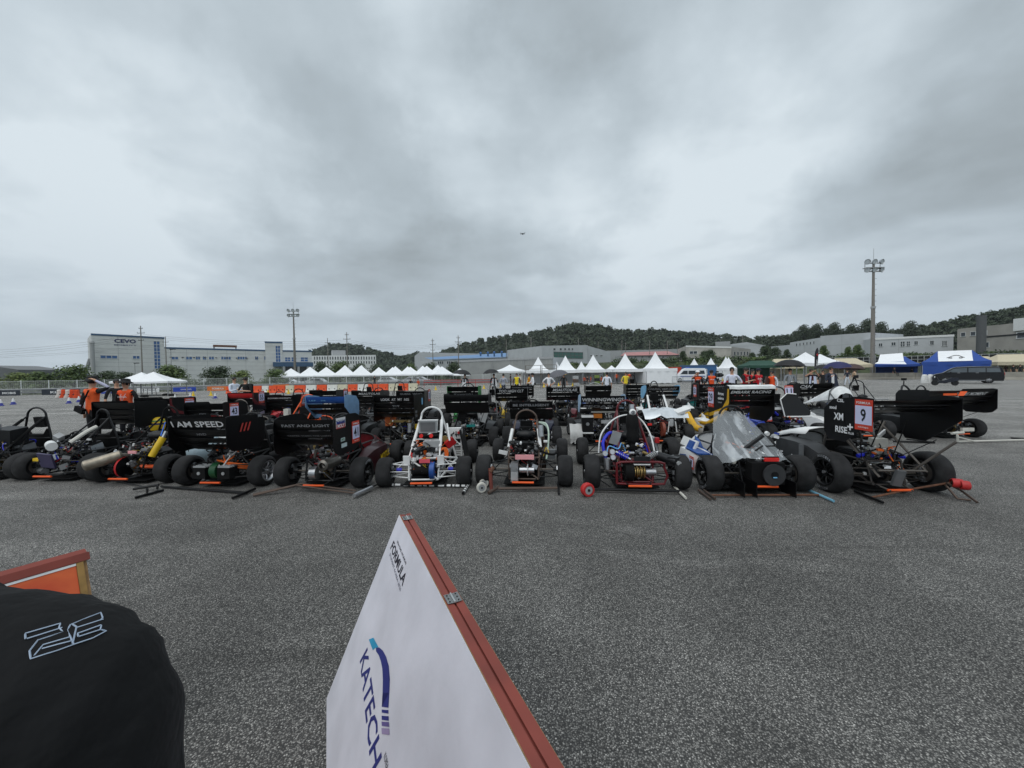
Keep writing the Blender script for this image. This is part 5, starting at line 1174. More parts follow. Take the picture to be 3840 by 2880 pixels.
# ---------------------------------------------------------------- second row
c = car('race car with a plain black wing and a yellow green-banded helmet beside it', 428, 9.3, fm=black, hoop=1.1, bm=black, pods=black, detail=1, wing=dict(w_=1.05, z0=.62, z1=1.2, y0=-.5, y1=.3, els=4, shape='rect'))
c = car('race car 23 with a black and red wing behind the yellow extinguisher car', 566, 10.1, fm=black, hoop=1.12, bm=red, detail=1, wing=dict(w_=.95, z0=.66, z1=1.24, y0=-.45, y1=.3, els=4, shape='rect', ep2=dred, num=('23', .72, .62, .27, .37), sub=[('T', 'KTM', .7, .2, .16, .07, W)], texts=[(1, 'BAJA', -.2, .22, .06, W, .2)]))
c = car('race car 43 with swirls on its black wing', 766, 9.35, fm=steel, hoop=1.15, bm=black, kind='ev', detail=1, wing=dict(w_=.95, z0=.7, z1=1.15, y0=-.5, y1=.25, els=4, shape='cut', num=('43', .42, .52, .27, .37), texts=[(1, '∞  ~S', .05, .5, .09, Gp, .3)]))
c = car('race car with a bright orange tube frame and hoop', 1098, 9.2, fm=orange, hoop=1.26, hw=.2, kind='ice', bm=mat('grey_body', (70, 74, 80), .4), detail=1, txt=False, arm=dgrey)
box_part(c, 'cream_bottle', (-.3, .2, .86), (.12, .1, .16), offwhite); box_part(c, 'black_seat_back', (0, .5, .8), (.34, .04, .32), matt)
b = MB(); put_text(b, '70', mtx((.34, 1.3, .5), (0, 1, 0), (0, 0, 1)), .16, .13, W, .03); b.build('race_number', c, 0)
c = car('race car with a blue lettered wing top and pale blue end plate', 1216, 9.25, fm=black, hoop=1.05, bm=black, detail=1, spring=steel, wing=dict(w_=.93, z0=.72, z1=1.27, y0=-.45, y1=.25, els=3, shape='blade', ep=mat('pale_blue_plate', (120, 158, 196), .45), topm=blue, texts=[(0, 'LEF   26', -.2, .4, .035, sky_blue, 0)]))
c = car('race car with a joke slogan in white capitals on its tall black wing', 1474, 9.25, fm=black, hoop=1.0, bm=black, kind='ice', detail=1, spring=brass, wing=dict(w_=.94, z0=.66, z1=1.27, y0=-.45, y1=.35, els=4, shape='rect', edge=None, texts=[(0, 'LOOK  AT  MY  ASS', .02, .66, .065, W, 0), (1, '▼E▼', .02, .18, .07, Gp, 0)], sub=[('Q', .75, .7, .1, .16, sky_blue), ('T', 'FOR', .15, .35, .14, .06, Gp), ('T', 'TECH', .15, .2, .14, .06, Gp)]))
box_part(c, 'orange_seat', (-.35, .3, .62), (.26, .2, .26), mat('orange_seat', (206, 108, 58), .6), (.2, 0, 0)); box_part(c, 'tan_radiator_edge', (.0, .0, .62), (.5, .1, .05), brass); cyl_part(c, 'silver_canister', (.24, -.1, .36), (.24, -.08, .58), .05, alu); cyl_part(c, 'yellow_can', (.36, .05, .42), (.36, .05, .54), .04, yellow)
for s in (-1, 1): tube_part(c, 'wing_leg', [(-.18 + s * .1, .05, .66), (-.18 - s * .1, -.05, .95)], .014, steel, 0)
c = car('race car with a plain unlettered black wing behind the white frame car', 1745, 9.25, fm=black, hoop=1.0, bm=black, kind='ice', detail=1, pods=None, spring=white, wing=dict(w_=1.03, z0=1.02, z1=1.27, y0=-.4, y1=.15, els=2, shape='rect', steep=75))
for s in (-1, 1): box_part(c, 'white_wing_support', (s * .2, .1, .82), (.06, .06, .36), white, (.2, -s * .2, 0))
box_part(c, 'black_bag', (-.16, -.08, .72), (.2, .06, .24), matt, (.1, .35, 0)); box_part(c, 'teal_tray', (.05, -.1, .5), (.2, .1, .05), teal)
tube_part(c, 'black_hoop_hose', [(-.35, -.1, .4), (-.25, -.1, .66), (-.05, -.1, .66), (0, -.1, .4)], .014, matt); box_part(c, 'white_crumpled_cover', (.32, .2, .68), (.14, .1, .26), white, (.2, .3, .2))
c = car('race car with BE INTELLIGENT lettered on its low black wing', 1990, 9.2, yaw=5, fm=black, hoop=1.06, bm=mat('dark_navy_body', (22, 22, 48), .35), kind='ev', detail=1, wing=dict(w_=.98, z0=.82, z1=1.1, y0=-.4, y1=.2, els=2, shape='cut', steep=72, texts=[(0, 'BE INTELLIGENT', 0, .84, .06, Gp, 0)]))
c = car('race car with two lines of outline lettering on its black wing and pale blue plate', 2262, 9.2, yaw=4, fm=black, hoop=1.1, bm=black, kind='ice', detail=1, spring=white, wing=dict(w_=1.0, z0=.78, z1=1.2, y0=-.4, y1=.2, els=3, shape='blade', ep=mat('ice_blue_plate', (168, 196, 222), .45), side=-1, texts=[(0, 'WINNINGWINGS', 0, .94, .09, W, 0), (1, 'PEGASUS', .02, .9, .08, Gp, 0)]))
box_part(c, 'radiator_box', (-.33, -.15, .5), (.26, .16, .36), black); box_part(c, 'radiator_lid', (-.33, -.16, .7), (.27, .17, .05), white); cyl_part(c, 'radiator_fan', (-.33, -.232, .52), (-.33, -.25, .52), .04, alu); box_part(c, 'radiator_foot', (-.33, -.16, .31), (.27, .16, .03), white)
box_part(c, 'white_rail', (.05, -.1, .8), (.56, .05, .05), offwhite); box_part(c, 'amber_box', (-.08, -.1, .7), (.2, .1, .1), mat('amber', (190, 110, 30), .4)); box_part(c, 'display_panel', (.12, -.12, .56), (.24, .03, .08), lgrey)
b = MB(); cm_ = mat('grey_cloth', (196, 196, 194), .9, bump=.6, bscale=14)
b.loft([[Vector((x, -.255 * math.cos(a) * (1 + .03 * math.sin(x * 40 + a * 3)) + .0, .235 + .262 * math.sin(a) * (1 + .03 * math.sin(x * 33)))) for a in [PI * k / 12 for k in range(-1, 13)]] for x in (-.74, -.69, -.64, -.59, -.54, -.49, -.45)], cm_, caps=False, closed=False)
for k in range(9): b.box((-.72 + k * .032, -.262 - .004 * (k % 3), .14 + .02 * (k % 3)), (.022, .006, .16), cm_, (0, .05 * (k % 2), 0))
b.build('tyre_cloth', c, 70)
c = car('race car with white padded hoop stays and a crumpled silver sheet', 2482, 9.25, yaw=5, fm=black, hoop=1.36, hw=.2, pad=white, kind='ice', bm=black, detail=1, spring=dgrey)
b = MB(); b.loft([[Vector((x, y, z + .11 * mnoise.noise(Vector((x * 6, y * 8, 2))) - .12 * abs(x - .1))) for x in (-.42, -.3, -.18, -.05, .08, .2, .32, .46, .6)] for y, z in ((-.1, .66), (.0, .74), (.12, .8), (.25, .84), (.4, .82))], mat('silver_foil', (214, 220, 224), .22, .3, var=.1), caps=False, closed=False); b.build('foil_sheet', c, 25)
box_part(c, 'white_board', (.5, .1, .78), (.34, .2, .06), white, (.3, -.3, .2)); cyl_part(c, 'brown_disc', (-.06, -.15, .36), (.0, -.15, .36), .17, mat('brown_red', (130, 62, 44), .5), 20)
for s in (-1, 1): tube_part(c, 'white_ladder_rail', [(.18 + s * .1, -.2, .3), (.18 + s * .07, -.2, .55)], .012, white, 0)
box_part(c, 'bottle', (.16, -.18, .52), (.08, .06, .16), lgrey); box_part(c, 'red_tail_lamp', (-.34, -.2, .48), (.09, .03, .05), brightred)
yc = mat('yellow_gold_body', (214, 164, 22), .4)
c = car('yellow and white race car 29 with a huge black wing under a white cover', 2806, 9.2, yaw=3, fm=black, hoop=1.0, kind='ice', bm=yc, bm2=white, tr=1.45, detail=1, pods=None, wing=dict(w_=.98, z0=.52, z1=1.34, y0=-.6, y1=.4, els=3, shape='low', side=-1, ep2=yc, num=('29', .86, .68, .3, .48), texts=[(0, 'EMBARK RACING', 0, .88, .07, W, .2)], sub=[('T', 'Arrows', .36, .82, .28, .08, W), ('T', 'cadence', .36, .69, .28, .07, W), ('T', 'Radiator', .4, .57, .2, .04, Gp)]))
b = MB(); b.loft([[Vector((x, y, z + .012 * mnoise.noise(Vector((x * 8, y * 10, 5))))) for x in [-.5 + i * .1 for i in range(11)]] for y, z in ((-.63, 1.31), (-.62, 1.37), (-.5, 1.4), (-.36, 1.37), (-.3, 1.3))], mat('white_cover', (222, 224, 224), .8, bump=.5, bscale=12), caps=False, closed=False); b.build('wing_cover', c, 60)
for xa, xb, nm in ((-.76, -.74, 'yellow_side_cover'),):
    secs = ((2.0, .40, .52), (1.85, .54, .64), (1.6, .58, .70), (1.35, .54, .66), (1.15, .42, .60), (.95, .28, .46), (.7, .2, .32), (.4, .2, .3))
    b = MB(); b.loft([[Vector((-.74, y, z0)), Vector((-.76, y, (z0 + z1) / 2)), Vector((-.73, y, z1)), Vector((-.66, y, z1 + .012)), Vector((-.65, y, z1 - .02))] for y, z0, z1 in secs], yc, caps=False, closed=False); o = b.build(nm, c, 60); o.modifiers.new('t', 'SOLIDIFY').thickness = .012
b = MB(); a = [(.86 + .34 * math.cos(t), .33 + .3 * math.sin(t)) for t in [PI * i / 10 for i in range(11)]]; b.tube([(-.77, y + .7, z) for y, z in a], .02, white, n=6); b.build('wheel_arch_edge', c)
b = MB(); b.loft([[Vector((-.55, y, z)) for z in (z0, z1)] for y, z0, z1 in ((-.5, .80, .92), (-.2, .56, .68), (.4, .36, .46), (.9, .34, .41))], yc, caps=False, closed=False); o = b.build('yellow_sweep', c, 60); o.modifiers.new('t', 'SOLIDIFY').thickness = .02
c = car('blue race car 11 with a black netted rear panel framed in white', 2978, 9.1, yaw=2, fm=black, hoop=1.3, hw=.2, kind='ev', bm=mat('royal_blue_body', (36, 62, 168), .35), detail=1, pods=mat('royal_blue_body', (36, 62, 168), .35), spring=hose_blue)
b = MB(); b.prism([(-.28, 0), (.3, .02), (.34, .12), (.08, .52), (-.16, .56), (-.3, .4)], .03, mtx((.05, -.02, .62), (1, 0, 0), (0, .3, 1)), black); b.build('net_panel', c, 0)
tube_part(c, 'white_panel_frame', [(-.24, -.05, .62), (-.28, .05, 1.02), (-.1, .1, 1.16), (.12, .1, 1.14)], .014, white, 0); tube_part(c, 'white_lower_tube', [(-.2, -.06, .62), (.36, -.06, .62), (.4, 0, .72)], .018, white, 0); number_plate(c, '11', mtx((.02, .2, 1.22), (1, 0, 0), (0, .1, 1)), .2, .26)
number_plate(c, '52', mtx((-.66, -.1, .62), (1, 0, 0), (0, .2, 1)), .17, .2); tube_part(c, 'blue_tube', [(-.52, -.1, .74), (-.38, 0, .66)], .03, hose_blue, 0); box_part(c, 'white_mirror', (-.34, .1, .8), (.2, .06, .05), white)
c = car('race car half covered by a white sheet over its cockpit', 3196, 9.4, yaw=2, fm=grey, hoop=1.27, hw=.25, kind='ice', bm=white, detail=1, xoff=.2, wing=None, arm=dgrey)
b = MB(); n = 12; b.loft([[Vector((w_ * math.cos(PI * i / n), y, zb + hh * math.sin(PI * i / n) + .02 * mnoise.noise(Vector((i * .9, y * 6, 4))))) for i in range(n + 1)] for y, w_, zb, hh in ((.42, .2, .95, .16), (.5, .24, .95, .32), (.65, .28, .92, .36), (.9, .32, .88, .28), (1.2, .36, .82, .16), (1.4, .38, .78, .06))], mat('white_cover', (222, 224, 224), .8), caps=False, closed=False); b.build('white_sheet', c, 70)
for k in range(5): tube_part(c, 'space_frame_tube', [(-.1 + k * .2, .2, .95), (.0 + k * .2, .25, .66)], .012, lgrey, 0)
for z in (.66, .96): tube_part(c, 'space_frame_rail', [(-.3, .2, z), (.9, .25, z)], .014, lgrey, 0)
c = car('black race car with a wide orange-flashed wing at the right end of the rows', 3590, 9.45, yaw=-3, fm=dgrey, hoop=1.26, hw=.14, kind='ev', bm=black, detail=1, tr=1.5, spring=alu, xoff=.35, wing=dict(w_=1.7, x0=-.2, z0=.62, z1=1.2, y0=-.45, y1=.3, els=3, shape='cut', side=-1, steep=58, texts=[(0, 'IN THIS MOMENT', .25, .8, .09, W, .35), (1, 'RXT-25', -.15, .36, .07, W, .35)], num=None))
b = MB(); b.prism([(-.1, -.05), (.05, -.05), (.2, .06), (.02, .06)], .004, mtx((-.3, -.468, 1.11), (1, 0, 0), (0, .45, 1)), orange); b.build('orange_flash', c, 0); box_part(c, 'orange_wing_strip', (-.55, -.46, 1.1), (.34, .01, .05), orange)
b = MB(); b.cyl((-.5, .6, 1.26), (-.5, .6, 1.4), .012, black); b.box((-.5, .6, 1.44), (.09, .06, .06), black); b.cyl((-.5, .55, 1.44), (-.5, .57, 1.44), .02, dgrey); b.build('camera_mount', c); 
tube_part(c, 'front_stay_hoop', [(-.68, .5, .9), (-.58, .58, 1.22), (-.5, .6, 1.27), (-.42, .58, 1.22), (-.28, .5, .95)], .022, dgrey); box_part(c, 'white_foot_plate', (.1, -.3, .24), (.3, .05, .08), offwhite); box_part(c, 'tail_board', (-.02, -.2, .7), (.14, .03, .4), offwhite)
# ---------------------------------------------------------------- third row
def far(label, px, dep, **k): k.setdefault('detail', 0); k.setdefault('light', False); k.setdefault('jb', False); return car(label, px, dep, **k)
far('race car 55 with a red topped wing', 893, 12.9, fm=black, bm=red, hoop=1.05, wing=dict(w_=.85, z0=.66, z1=1.22, y0=-.4, y1=.4, els=2, topm=red, ep2=dred, shape='rect', num=('55', .5, .72, .26, .4)))
far('race car 15 with a university name on its black wing', 1040, 12.8, fm=black, hoop=1.3, bm=mat('royal_blue_body', (36, 62, 168), .35), wing=dict(w_=.92, z0=.62, z1=1.14, y0=-.4, y1=.4, els=4, shape='rect', texts=[(0, 'KOOKMIN UNIVERSITY', 0, .8, .05, W, .2)], num=('15', .7, .62, .24, .38), sub=[('T', 'KORA', .4, .3, .2, .06, Gp)]))
far('race car 44 with a black wing behind the blue wing', 1205, 13.0, fm=black, hoop=1.2, bm=black, wing=dict(w_=.9, z0=.7, z1=1.27, y0=-.4, y1=.4, els=3, shape='rect', num=('44', .75, .72, .24, .36)))
far('race car with a white workshop logo on its wing behind the blue end plate', 1368, 12.7, fm=black, hoop=1.3, bm=black, kind='ev', wing=dict(w_=.95, z0=.7, z1=1.25, y0=-.4, y1=.35, els=4, shape='cut', texts=[(0, 'MSAUTOLAB', .1, .72, .075, W, .3)], sub=[('T', '///', .3, .7, .12, .06, W)]))
far('race car 35 with black wing and number board behind the joke slogan wing', 1535, 12.8, fm=black, hoop=1.28, bm=black, wing=dict(w_=.92, z0=.68, z1=1.22, y0=-.4, y1=.35, els=3, shape='rect', texts=[(0, 'GUESS  WHO', .02, .74, .065, Gp, 0)], num=('35', .72, .68, .24, .4)))
far('race car with bright green end plates on its lettered wing', 1732, 12.6, fm=black, hoop=1.42, hw=.2, bm=green, wing=dict(w_=1.0, z0=.8, z1=1.35, y0=-.35, y1=.3, els=3, shape='rect', ep=green, texts=[(1, 'Kawasaki', .0, .62, .09, Gp, .1)]))
far('small race car with a yellow box under its tall grey hoop', 1837, 12.5, fm=grey, hoop=1.38, hw=.09, bm=yellow, xoff=0.)
far('race car with TOO HIGH CLT lettered on its wing', 1916, 12.7, fm=black, hoop=1.0, bm=black, spring=yellow, wing=dict(w_=1.02, z0=.86, z1=1.27, y0=-.35, y1=.25, els=3, shape='rect', ep=dgrey, texts=[(0, 'TOO HIGH CLT', .0, .8, .1, W, .2)]))
far('race car with a white workshop logo on its wing and maroon flanks', 2112, 12.6, fm=black, hoop=1.0, bm=dred, bm2=dred, wing=dict(w_=1.04, z0=.86, z1=1.285, y0=-.35, y1=.25, els=3, shape='rect', ep=dgrey, texts=[(0, 'MSAUTOLAB', .06, .78, .1, W, .3)]))
far('race car with a covered black wing and white steering hoop', 2247, 13.4, fm=lgrey, hoop=1.35, hw=.24, bm=white, wing=dict(w_=.85, z0=1.0, z1=1.29, y0=-.3, y1=.2, els=2, shape='round', steep=72))
far('race car with a university wing and blue white end plate', 2490, 12.7, fm=black, hoop=1.4, hw=.12, bm=teal, bm2=white, wing=dict(w_=1.05, z0=.85, z1=1.27, y0=-.35, y1=.3, els=3, shape='blade', ep=sky_blue, side=-1, texts=[(0, 'CHUNGNAM UNIV', 0, .9, .075, Gp, .3)]))
far('race car 53 with a rounded white-edged number board on its wing', 2690, 13.0, fm=black, hoop=1.44, hw=.2, bm=teal, bm2=white, wing=dict(w_=1.05, z0=.76, z1=1.31, y0=-.35, y1=.3, els=3, shape='round', side=-1, num=('53', .5, .55, .24, .4), edge=None, texts=[(0, 'BORN IN GARAGE', 0, .8, .07, Gp, .3)], sub=()))
far('race car with CAN in white on its black wing', 3066, 12.6, yaw=2, fm=black, hoop=1.3, hw=.2, bm=black, wing=dict(w_=1.0, z0=.76, z1=1.29, y0=-.4, y1=.3, els=3, shape='low', side=-1, texts=[(0, 'CAN', -.28, .38, .11, W, .3)], sub=[('T', '▬ HST', .6, .6, .3, .1, W)]))
# ---------------------------------------------------------------- last row
far('farthest race car showing a black hoop above the first workshop logo wing', 1357, 16.3, fm=black, hoop=1.42, hw=.2, bm=black)
far('farthest race car showing a black hoop left of the orange and white barrier end', 1478, 16.2, fm=black, hoop=1.45, hw=.2, bm=navy)
far('farthest race car with a wide black hoop behind the number 53 wing', 2640, 16.6, fm=black, hoop=1.5, hw=.26, bm=black)
far('race car with a low grey hoop behind the white sheet', 3268, 13.6, fm=dgrey, hoop=1.3, hw=.24, bm=blue)
far('farthest race car behind the second workshop logo wing', 2160, 16.3, fm=dgrey, hoop=1.15, hw=.2, bm=blue)
far('farthest race car behind the number 55 and university wings', 1010, 16.4, fm=dgrey, hoop=1.1, hw=.2, bm=navy)
far('farthest race car with a university wing behind the CLT wing', 1957, 16.2, fm=black, hoop=1.1, bm=black, wing=dict(w_=.95, z0=.8, z1=1.25, y0=-.3, y1=.2, els=3, shape='rect', texts=[(0, 'KOOKMIN UNIVERSITY', 0, .84, .06, Gp, .1)]))
far('farthest race car with a white fin and plain black wing', 2395, 16.3, fm=black, hoop=1.6, hw=.12, bm=blue, bm2=white, wing=dict(w_=.95, z0=.76, z1=1.21, y0=-.3, y1=.2, els=4, shape='rect'))
far('red race car behind the wing with a white cover', 2805, 16.4, fm=red, hoop=1.5, hw=.26, bm=red, bm2=red, hgt=1.2, wing=dict(w_=.9, z0=.8, z1=1.2, y0=-.3, y1=.2, els=2, shape='rect', texts=[(0, 'KOREA', .1, .4, .07, Gp, .1)]))

# ================================================================ tents
tent_w = mat('tent_white', (238, 240, 242), .7, var=.03, scale=2)
tent_b = mat('tent_blue', (32, 72, 150), .65, var=.1); tent_beige = mat('tent_beige', (196, 186, 160), .75, var=.08); tent_g = mat('tent_green', (32, 72, 58), .7, var=.1)
_TM = {}
def canopy_mesh(w_, d_, eave, peak, val, m, m2=None, sag=.12, ridge=0.):
    key = (w_, d_, eave, peak, val, m.name, m2.name if m2 else '', ridge)
    if key in _TM: return _TM[key]
    b = MB(); n = 6
    hx, hy = w_ / 2, d_ / 2; cs = [(-hx, -hy), (hx, -hy), (hx, hy), (-hx, hy)]
    for k in range(4):
        a, c = cs[k], cs[(k + 1) % 4]; rows = []
        for j in range(n + 1):
            t = j / n; row = []
            for i in range(n + 1):
                s = i / n; x = a[0] + (c[0] - a[0]) * s; y = a[1] + (c[1] - a[1]) * s
                tx = max(-ridge, min(ridge, x)); px_, py_ = x + (tx - x) * t, y * (1 - t)
                z = eave + (peak - eave) * t - sag * (peak - eave) * math.sin(PI * t) - .05 * math.sin(PI * s) * (1 - t)
                row.append(Vector((px_, py_, z)))
            rows.append(row)
        b.loft(rows, (m2 if m2 and k in (1, 3) else m), caps=False, closed=False)
        b.loft([[p + Vector((0, 0, -val)) for p in rows[0]], rows[0]], (m2 if m2 and k in (1, 3) else m), caps=False, closed=False)
    _TM[key] = b.mesh('canopy', 50); return _TM[key]
def tent(name, label, x, y, rz, w_, d_, eave, peak, val=.25, m=tent_w, m2=None, sag=.12, ridge=0., walls=(), leg=galv, group=None, wm=None):
    e = tag(empty(name, (x, y, 0), rz), label, 'tent', group); link('canopy', canopy_mesh(w_, d_, eave, peak, val, m, m2, sag, ridge), e)
    for sx in (-1, 1):
        for sy in (-1, 1):
            b = MB(); b.box((sx * (w_ / 2 - .05), sy * (d_ / 2 - .05), eave / 2), (.07, .07, eave), leg); b.build('leg', e, 0)
    for k in walls:
        b = MB(); n = 10
        if k == 'back': p, q = (-w_ / 2, d_ / 2 - .03), (w_ / 2, d_ / 2 - .03)
        elif k == 'front': p, q = (-w_ / 2, -d_ / 2 + .03), (w_ / 2, -d_ / 2 + .03)
        elif k == 'left': p, q = (-w_ / 2 + .03, -d_ / 2), (-w_ / 2 + .03, d_ / 2)
        else: p, q = (w_ / 2 - .03, -d_ / 2), (w_ / 2 - .03, d_ / 2)
        P = lambda t, z: Vector((p[0] + (q[0] - p[0]) * t, p[1] + (q[1] - p[1]) * t + .05 * math.sin(t * 37) , z))
        b.loft([[P(i / n, .12 if i % 2 else .05) for i in range(n + 1)], [P(i / n, eave * .5) + Vector((0, .06 * math.sin(i * 2.1), 0)) for i in range(n + 1)], [P(i / n, eave - .05) for i in range(n + 1)]], wm or m, caps=False, closed=False); b.build('side_wall', e, 70)
    return e
POP = 'white pop-up tents'
for px, dp, lab in ((533, 40.6, 'left one of the two low white pop-up tents'), (577, 39.4, 'right one of the two low white pop-up tents, nearer')):
    tent('pop_up_tent', lab, X(px, dp), dp, .25, 4.2 if dp < 40 else 3.6, 3.4, 1.5, 2.45, .18, group=POP)
names = ('first', 'second', 'third', 'fourth', 'fifth')
for row, (pa, pb, dp) in enumerate(((1060, 1390, 68.), (1392, 1688, 68.))):
    n = 5; L = X(pb, dp) - X(pa, dp); w_ = L / n + .25
    for i in range(n):
        x = X(pa, dp) + L / n * (i + .5); tent('pop_up_tent', '%s white tent from the left in the %s long row' % (names[i], ('left', 'right')[row]), x, dp + (i % 2) * .5, .35, w_ * 1.1, w_ * 1.15, 1.9, 3.25 + .15 * (i % 2) + .1 * i * (1 - row), .2, sag=.05, group=POP)
for row, (pa, pb, dp) in enumerate(((1060, 1390, 68.), (1392, 1688, 68.))):
    L = X(pb, dp) - X(pa, dp)
    for i in range(4): tent('pop_up_tent', 'white tent behind the gap between the %s and %s tents of the %s long row' % (names[i], names[i + 1], ('left', 'right')[row]), X(pa, dp) + L / 5 * (i + 1), dp + 3.4, .35, L / 5 * 1.15, L / 5 * 1.15, 1.95, 3.3 + .1 * i, .2, sag=.05, group=POP)
tent('pop_up_tent', 'small white tent partly behind the left black umbrella', X(1725, 70), 70, .1, 3.6, 3, 1.75, 2.9, .2, group=POP)
tent('pop_up_tent', 'white tent with a low peak right of the two black umbrellas', X(1912, 57), 57, .05, 4.4, 3, 2.2, 3.1, .25, group=POP)
tent('pop_up_tent', 'white double-peaked tent behind the black umbrella at the right', X(3020, 44), 44, .2, 3.4, 3.2, 2.5, 3.75, .35, group=POP); tent('pop_up_tent', 'white tent joined to the double-peaked one at the right', X(3075, 45), 45, .2, 3.2, 3.2, 2.5, 3.55, .35, group=POP)
PAG = 'white peaked marquees'
for px, py, dp, lab, wl in ((2018, 1338, 60, 'leftmost of the large peaked white marquees', ('back',)), (2120, 1333, 60, 'second large peaked marquee from the left', ('back',)), (2224, 1330, 60, 'third large peaked marquee, left of the photographer in yellow', ('back',)), (2344, 1325, 59, 'fourth large peaked marquee, open fronted', ('back', 'right')), (2457, 1319, 58, 'tallest peaked marquee with its white front wall closed', ('front', 'left', 'right')),
        (2088, 1356, 74, 'small far marquee peak between the first two', ()), (2180, 1355, 74, 'small far marquee peak between the second and third', ()), (2293, 1370, 72, 'lowest far marquee peak left of the fourth', ()), (2603, 1344, 74, 'left of the three far marquees above the blue cabin', ('front',)), (2666, 1341, 74, 'middle of the three far marquees above the blue cabin', ('front',)), (2722, 1337, 70, 'right far marquee beside the white-shirted man', ('front', 'left', 'right')), (2732, 1339, 74, 'far marquee close behind the right one', ('front',))):
    p = D(px, py, dp); w_ = 4.6 if dp < 65 else 3.4
    tent('marquee', lab, p.x, dp, .04, w_, w_, 2.25, p.z, .45, sag=.42, walls=wl, group=PAG)
tent('blue_tent', 'blue tent with a white front panel beside the tall mast', X(3362, 63), 63, -.75, 5.2, 4, 2.4, 3.65, .35, tent_b, None, ridge=1.0, walls=('back',)); 
b = MB(); b.loft([[Vector((X(3292, 60), 60, 2.75)), Vector((X(3390, 58.6), 58.6, 2.8))], [Vector((X(3300, 61.6), 61.6, 4.0)), Vector((X(3384, 60.5), 60.5, 4.15))]], tent_w, caps=False, closed=False); tag(b.build('awning_sheet', smooth=0), 'white sheet over the front of the left blue tent', 'awning')
b = MB(); b.loft([[Vector((X(3280, 58.5), 58.5, 2.5)), Vector((X(3400, 57), 57, 2.35))], [Vector((X(3290, 60), 60, 2.8)), Vector((X(3392, 58.7), 58.7, 2.75))]], tent_w, caps=False, closed=False); tag(b.build('awning_flap', smooth=0), 'white flap stretched out before the left blue tent', 'awning')
e = tent('blue_tent', 'large blue and white tent with a car outline printed on its roof', X(3578, 57), 57, -.8, 6.6, 4.2, 2.65, 4.25, .5, tent_b, None, ridge=1.7, walls=('front', 'left', 'right'))
def roof_z(t): return 2.65 + 1.6 * t - .12 * 1.6 * math.sin(PI * t) + .03
b = MB(); b.loft([[Vector((x, -2.1 * (1 - t) - .02, roof_z(t))) for x in (-1.65, -.8, 0, .8, 1.65)] for t in (0, .2, .4, .6, .8, .985)], tent_w, caps=False, closed=False); b.build('white_roof_panel', e, 0)
def rp_(x, t): return (x, -2.1 * (1 - t) - .05, roof_z(t) + .03)
b = MB(); b.tube([rp_(*q) for q in ((-.8, .42), (-.5, .5), (-.1, .62), (.35, .62), (.65, .5), (.9, .42))], .035, print_black, n=5, smooth=3)
for s in (-.45, .55): b.tube([rp_(s + .16 * math.cos(a), .4 + .06 * math.sin(a)) for a in [i * PI / 5 for i in range(11)]], .03, print_black, n=4)
b.build('car_emblem', e)
for px, dp, w_, lab in ((3170, 66, 5.5, 'beige tent left of the tall right mast'), (3660, 66, 5, 'beige tent top behind the large blue and white tent'), (3790, 57, 6, 'beige tent at the right edge behind the van'), (2940, 64, 4, 'beige tent behind the large black umbrella')):
    tent('beige_tent', lab, X(px, dp), dp, -.3, w_, 4.5, 2.5, 3.6, .5, tent_beige, ridge=1.5, walls=('back',))
tent('green_tent', 'dark green tent behind the red-vested officials', X(2850, 62), 62, -.1, 5.2, 4, 2.55, 3.3, .4, tent_g, ridge=1.6, walls=('back',))

# ================================================================ water barriers, cones
wb_o = mat('barrier_orange', (232, 84, 34), .55, var=.1, scale=3); wb_w = mat('barrier_white', (228, 228, 222), .6, var=.06, scale=3); wb_c = mat('barrier_cream', (212, 206, 180), .6, var=.1, scale=3)
def barrier_mesh(L, m):
    b = MB(); prof = [(.26, 0), (.26, .1), (.2, .2), (.14, .42), (.13, .8), (-.13, .8), (-.14, .42), (-.2, .2), (-.26, .1), (-.26, 0)]
    xs = [-L / 2, -L / 2 + .06, -L * .18, -L * .14, L * .14, L * .18, L / 2 - .06, L / 2]
    ins = [.9, 1, 1, .86, .86, 1, 1, .9]
    b.loft([[Vector((x, y * k, z)) for y, z in prof] for x, k in zip(xs, ins)], m)
    for z in (.18, .42, .66): b.box((L / 2 + .03, 0, z), (.09, .16, .1), m)
    for s in (-1, 1): b.cyl((s * L * .28, -.17, .34), (s * L * .28, -.26, .34), .05, black, n=8)
    return b.mesh('water_barrier', 30)
BM = {}
def barrier(p, rz, L, kind, label):
    k = (round(L, 1), kind)
    if k not in BM: BM[k] = barrier_mesh(L - .06, {'o': wb_o, 'w': wb_w, 'c': wb_c}[kind])
    o = link('water_barrier', BM[k]); o.location = p; o.rotation_euler = (0, 0, rz); tag(o, label, 'barrier', 'water-filled barriers')
SEQ = [(850, 882, 'o'), (882, 912, 'w'), (912, 944, 'w'), (944, 983, 'o'), (983, 1010, 'w'), (1010, 1041, 'o'), (1041, 1072, 'o'), (1072, 1105, 'c'), (1105, 1148, 'o'), (1148, 1188, 'w'), (1188, 1228, 'o'), (1228, 1267, 'w'), (1267, 1305, 'c'), (1305, 1343, 'o'), (1343, 1380, 'w'), (1380, 1419, 'o'), (1419, 1458, 'o'), (1458, 1495, 'c'), (1495, 1532, 'o'), (1532, 1567, 'c')]
cn_ = {'o': 'orange', 'w': 'white', 'c': 'cream'}; cnt = {}
tot = {k: sum(1 for s in SEQ if s[2] == k) for k in 'owc'}
ordn = ['first', 'second', 'third', 'fourth', 'fifth', 'sixth', 'seventh', 'eighth', 'ninth', 'tenth', 'eleventh']
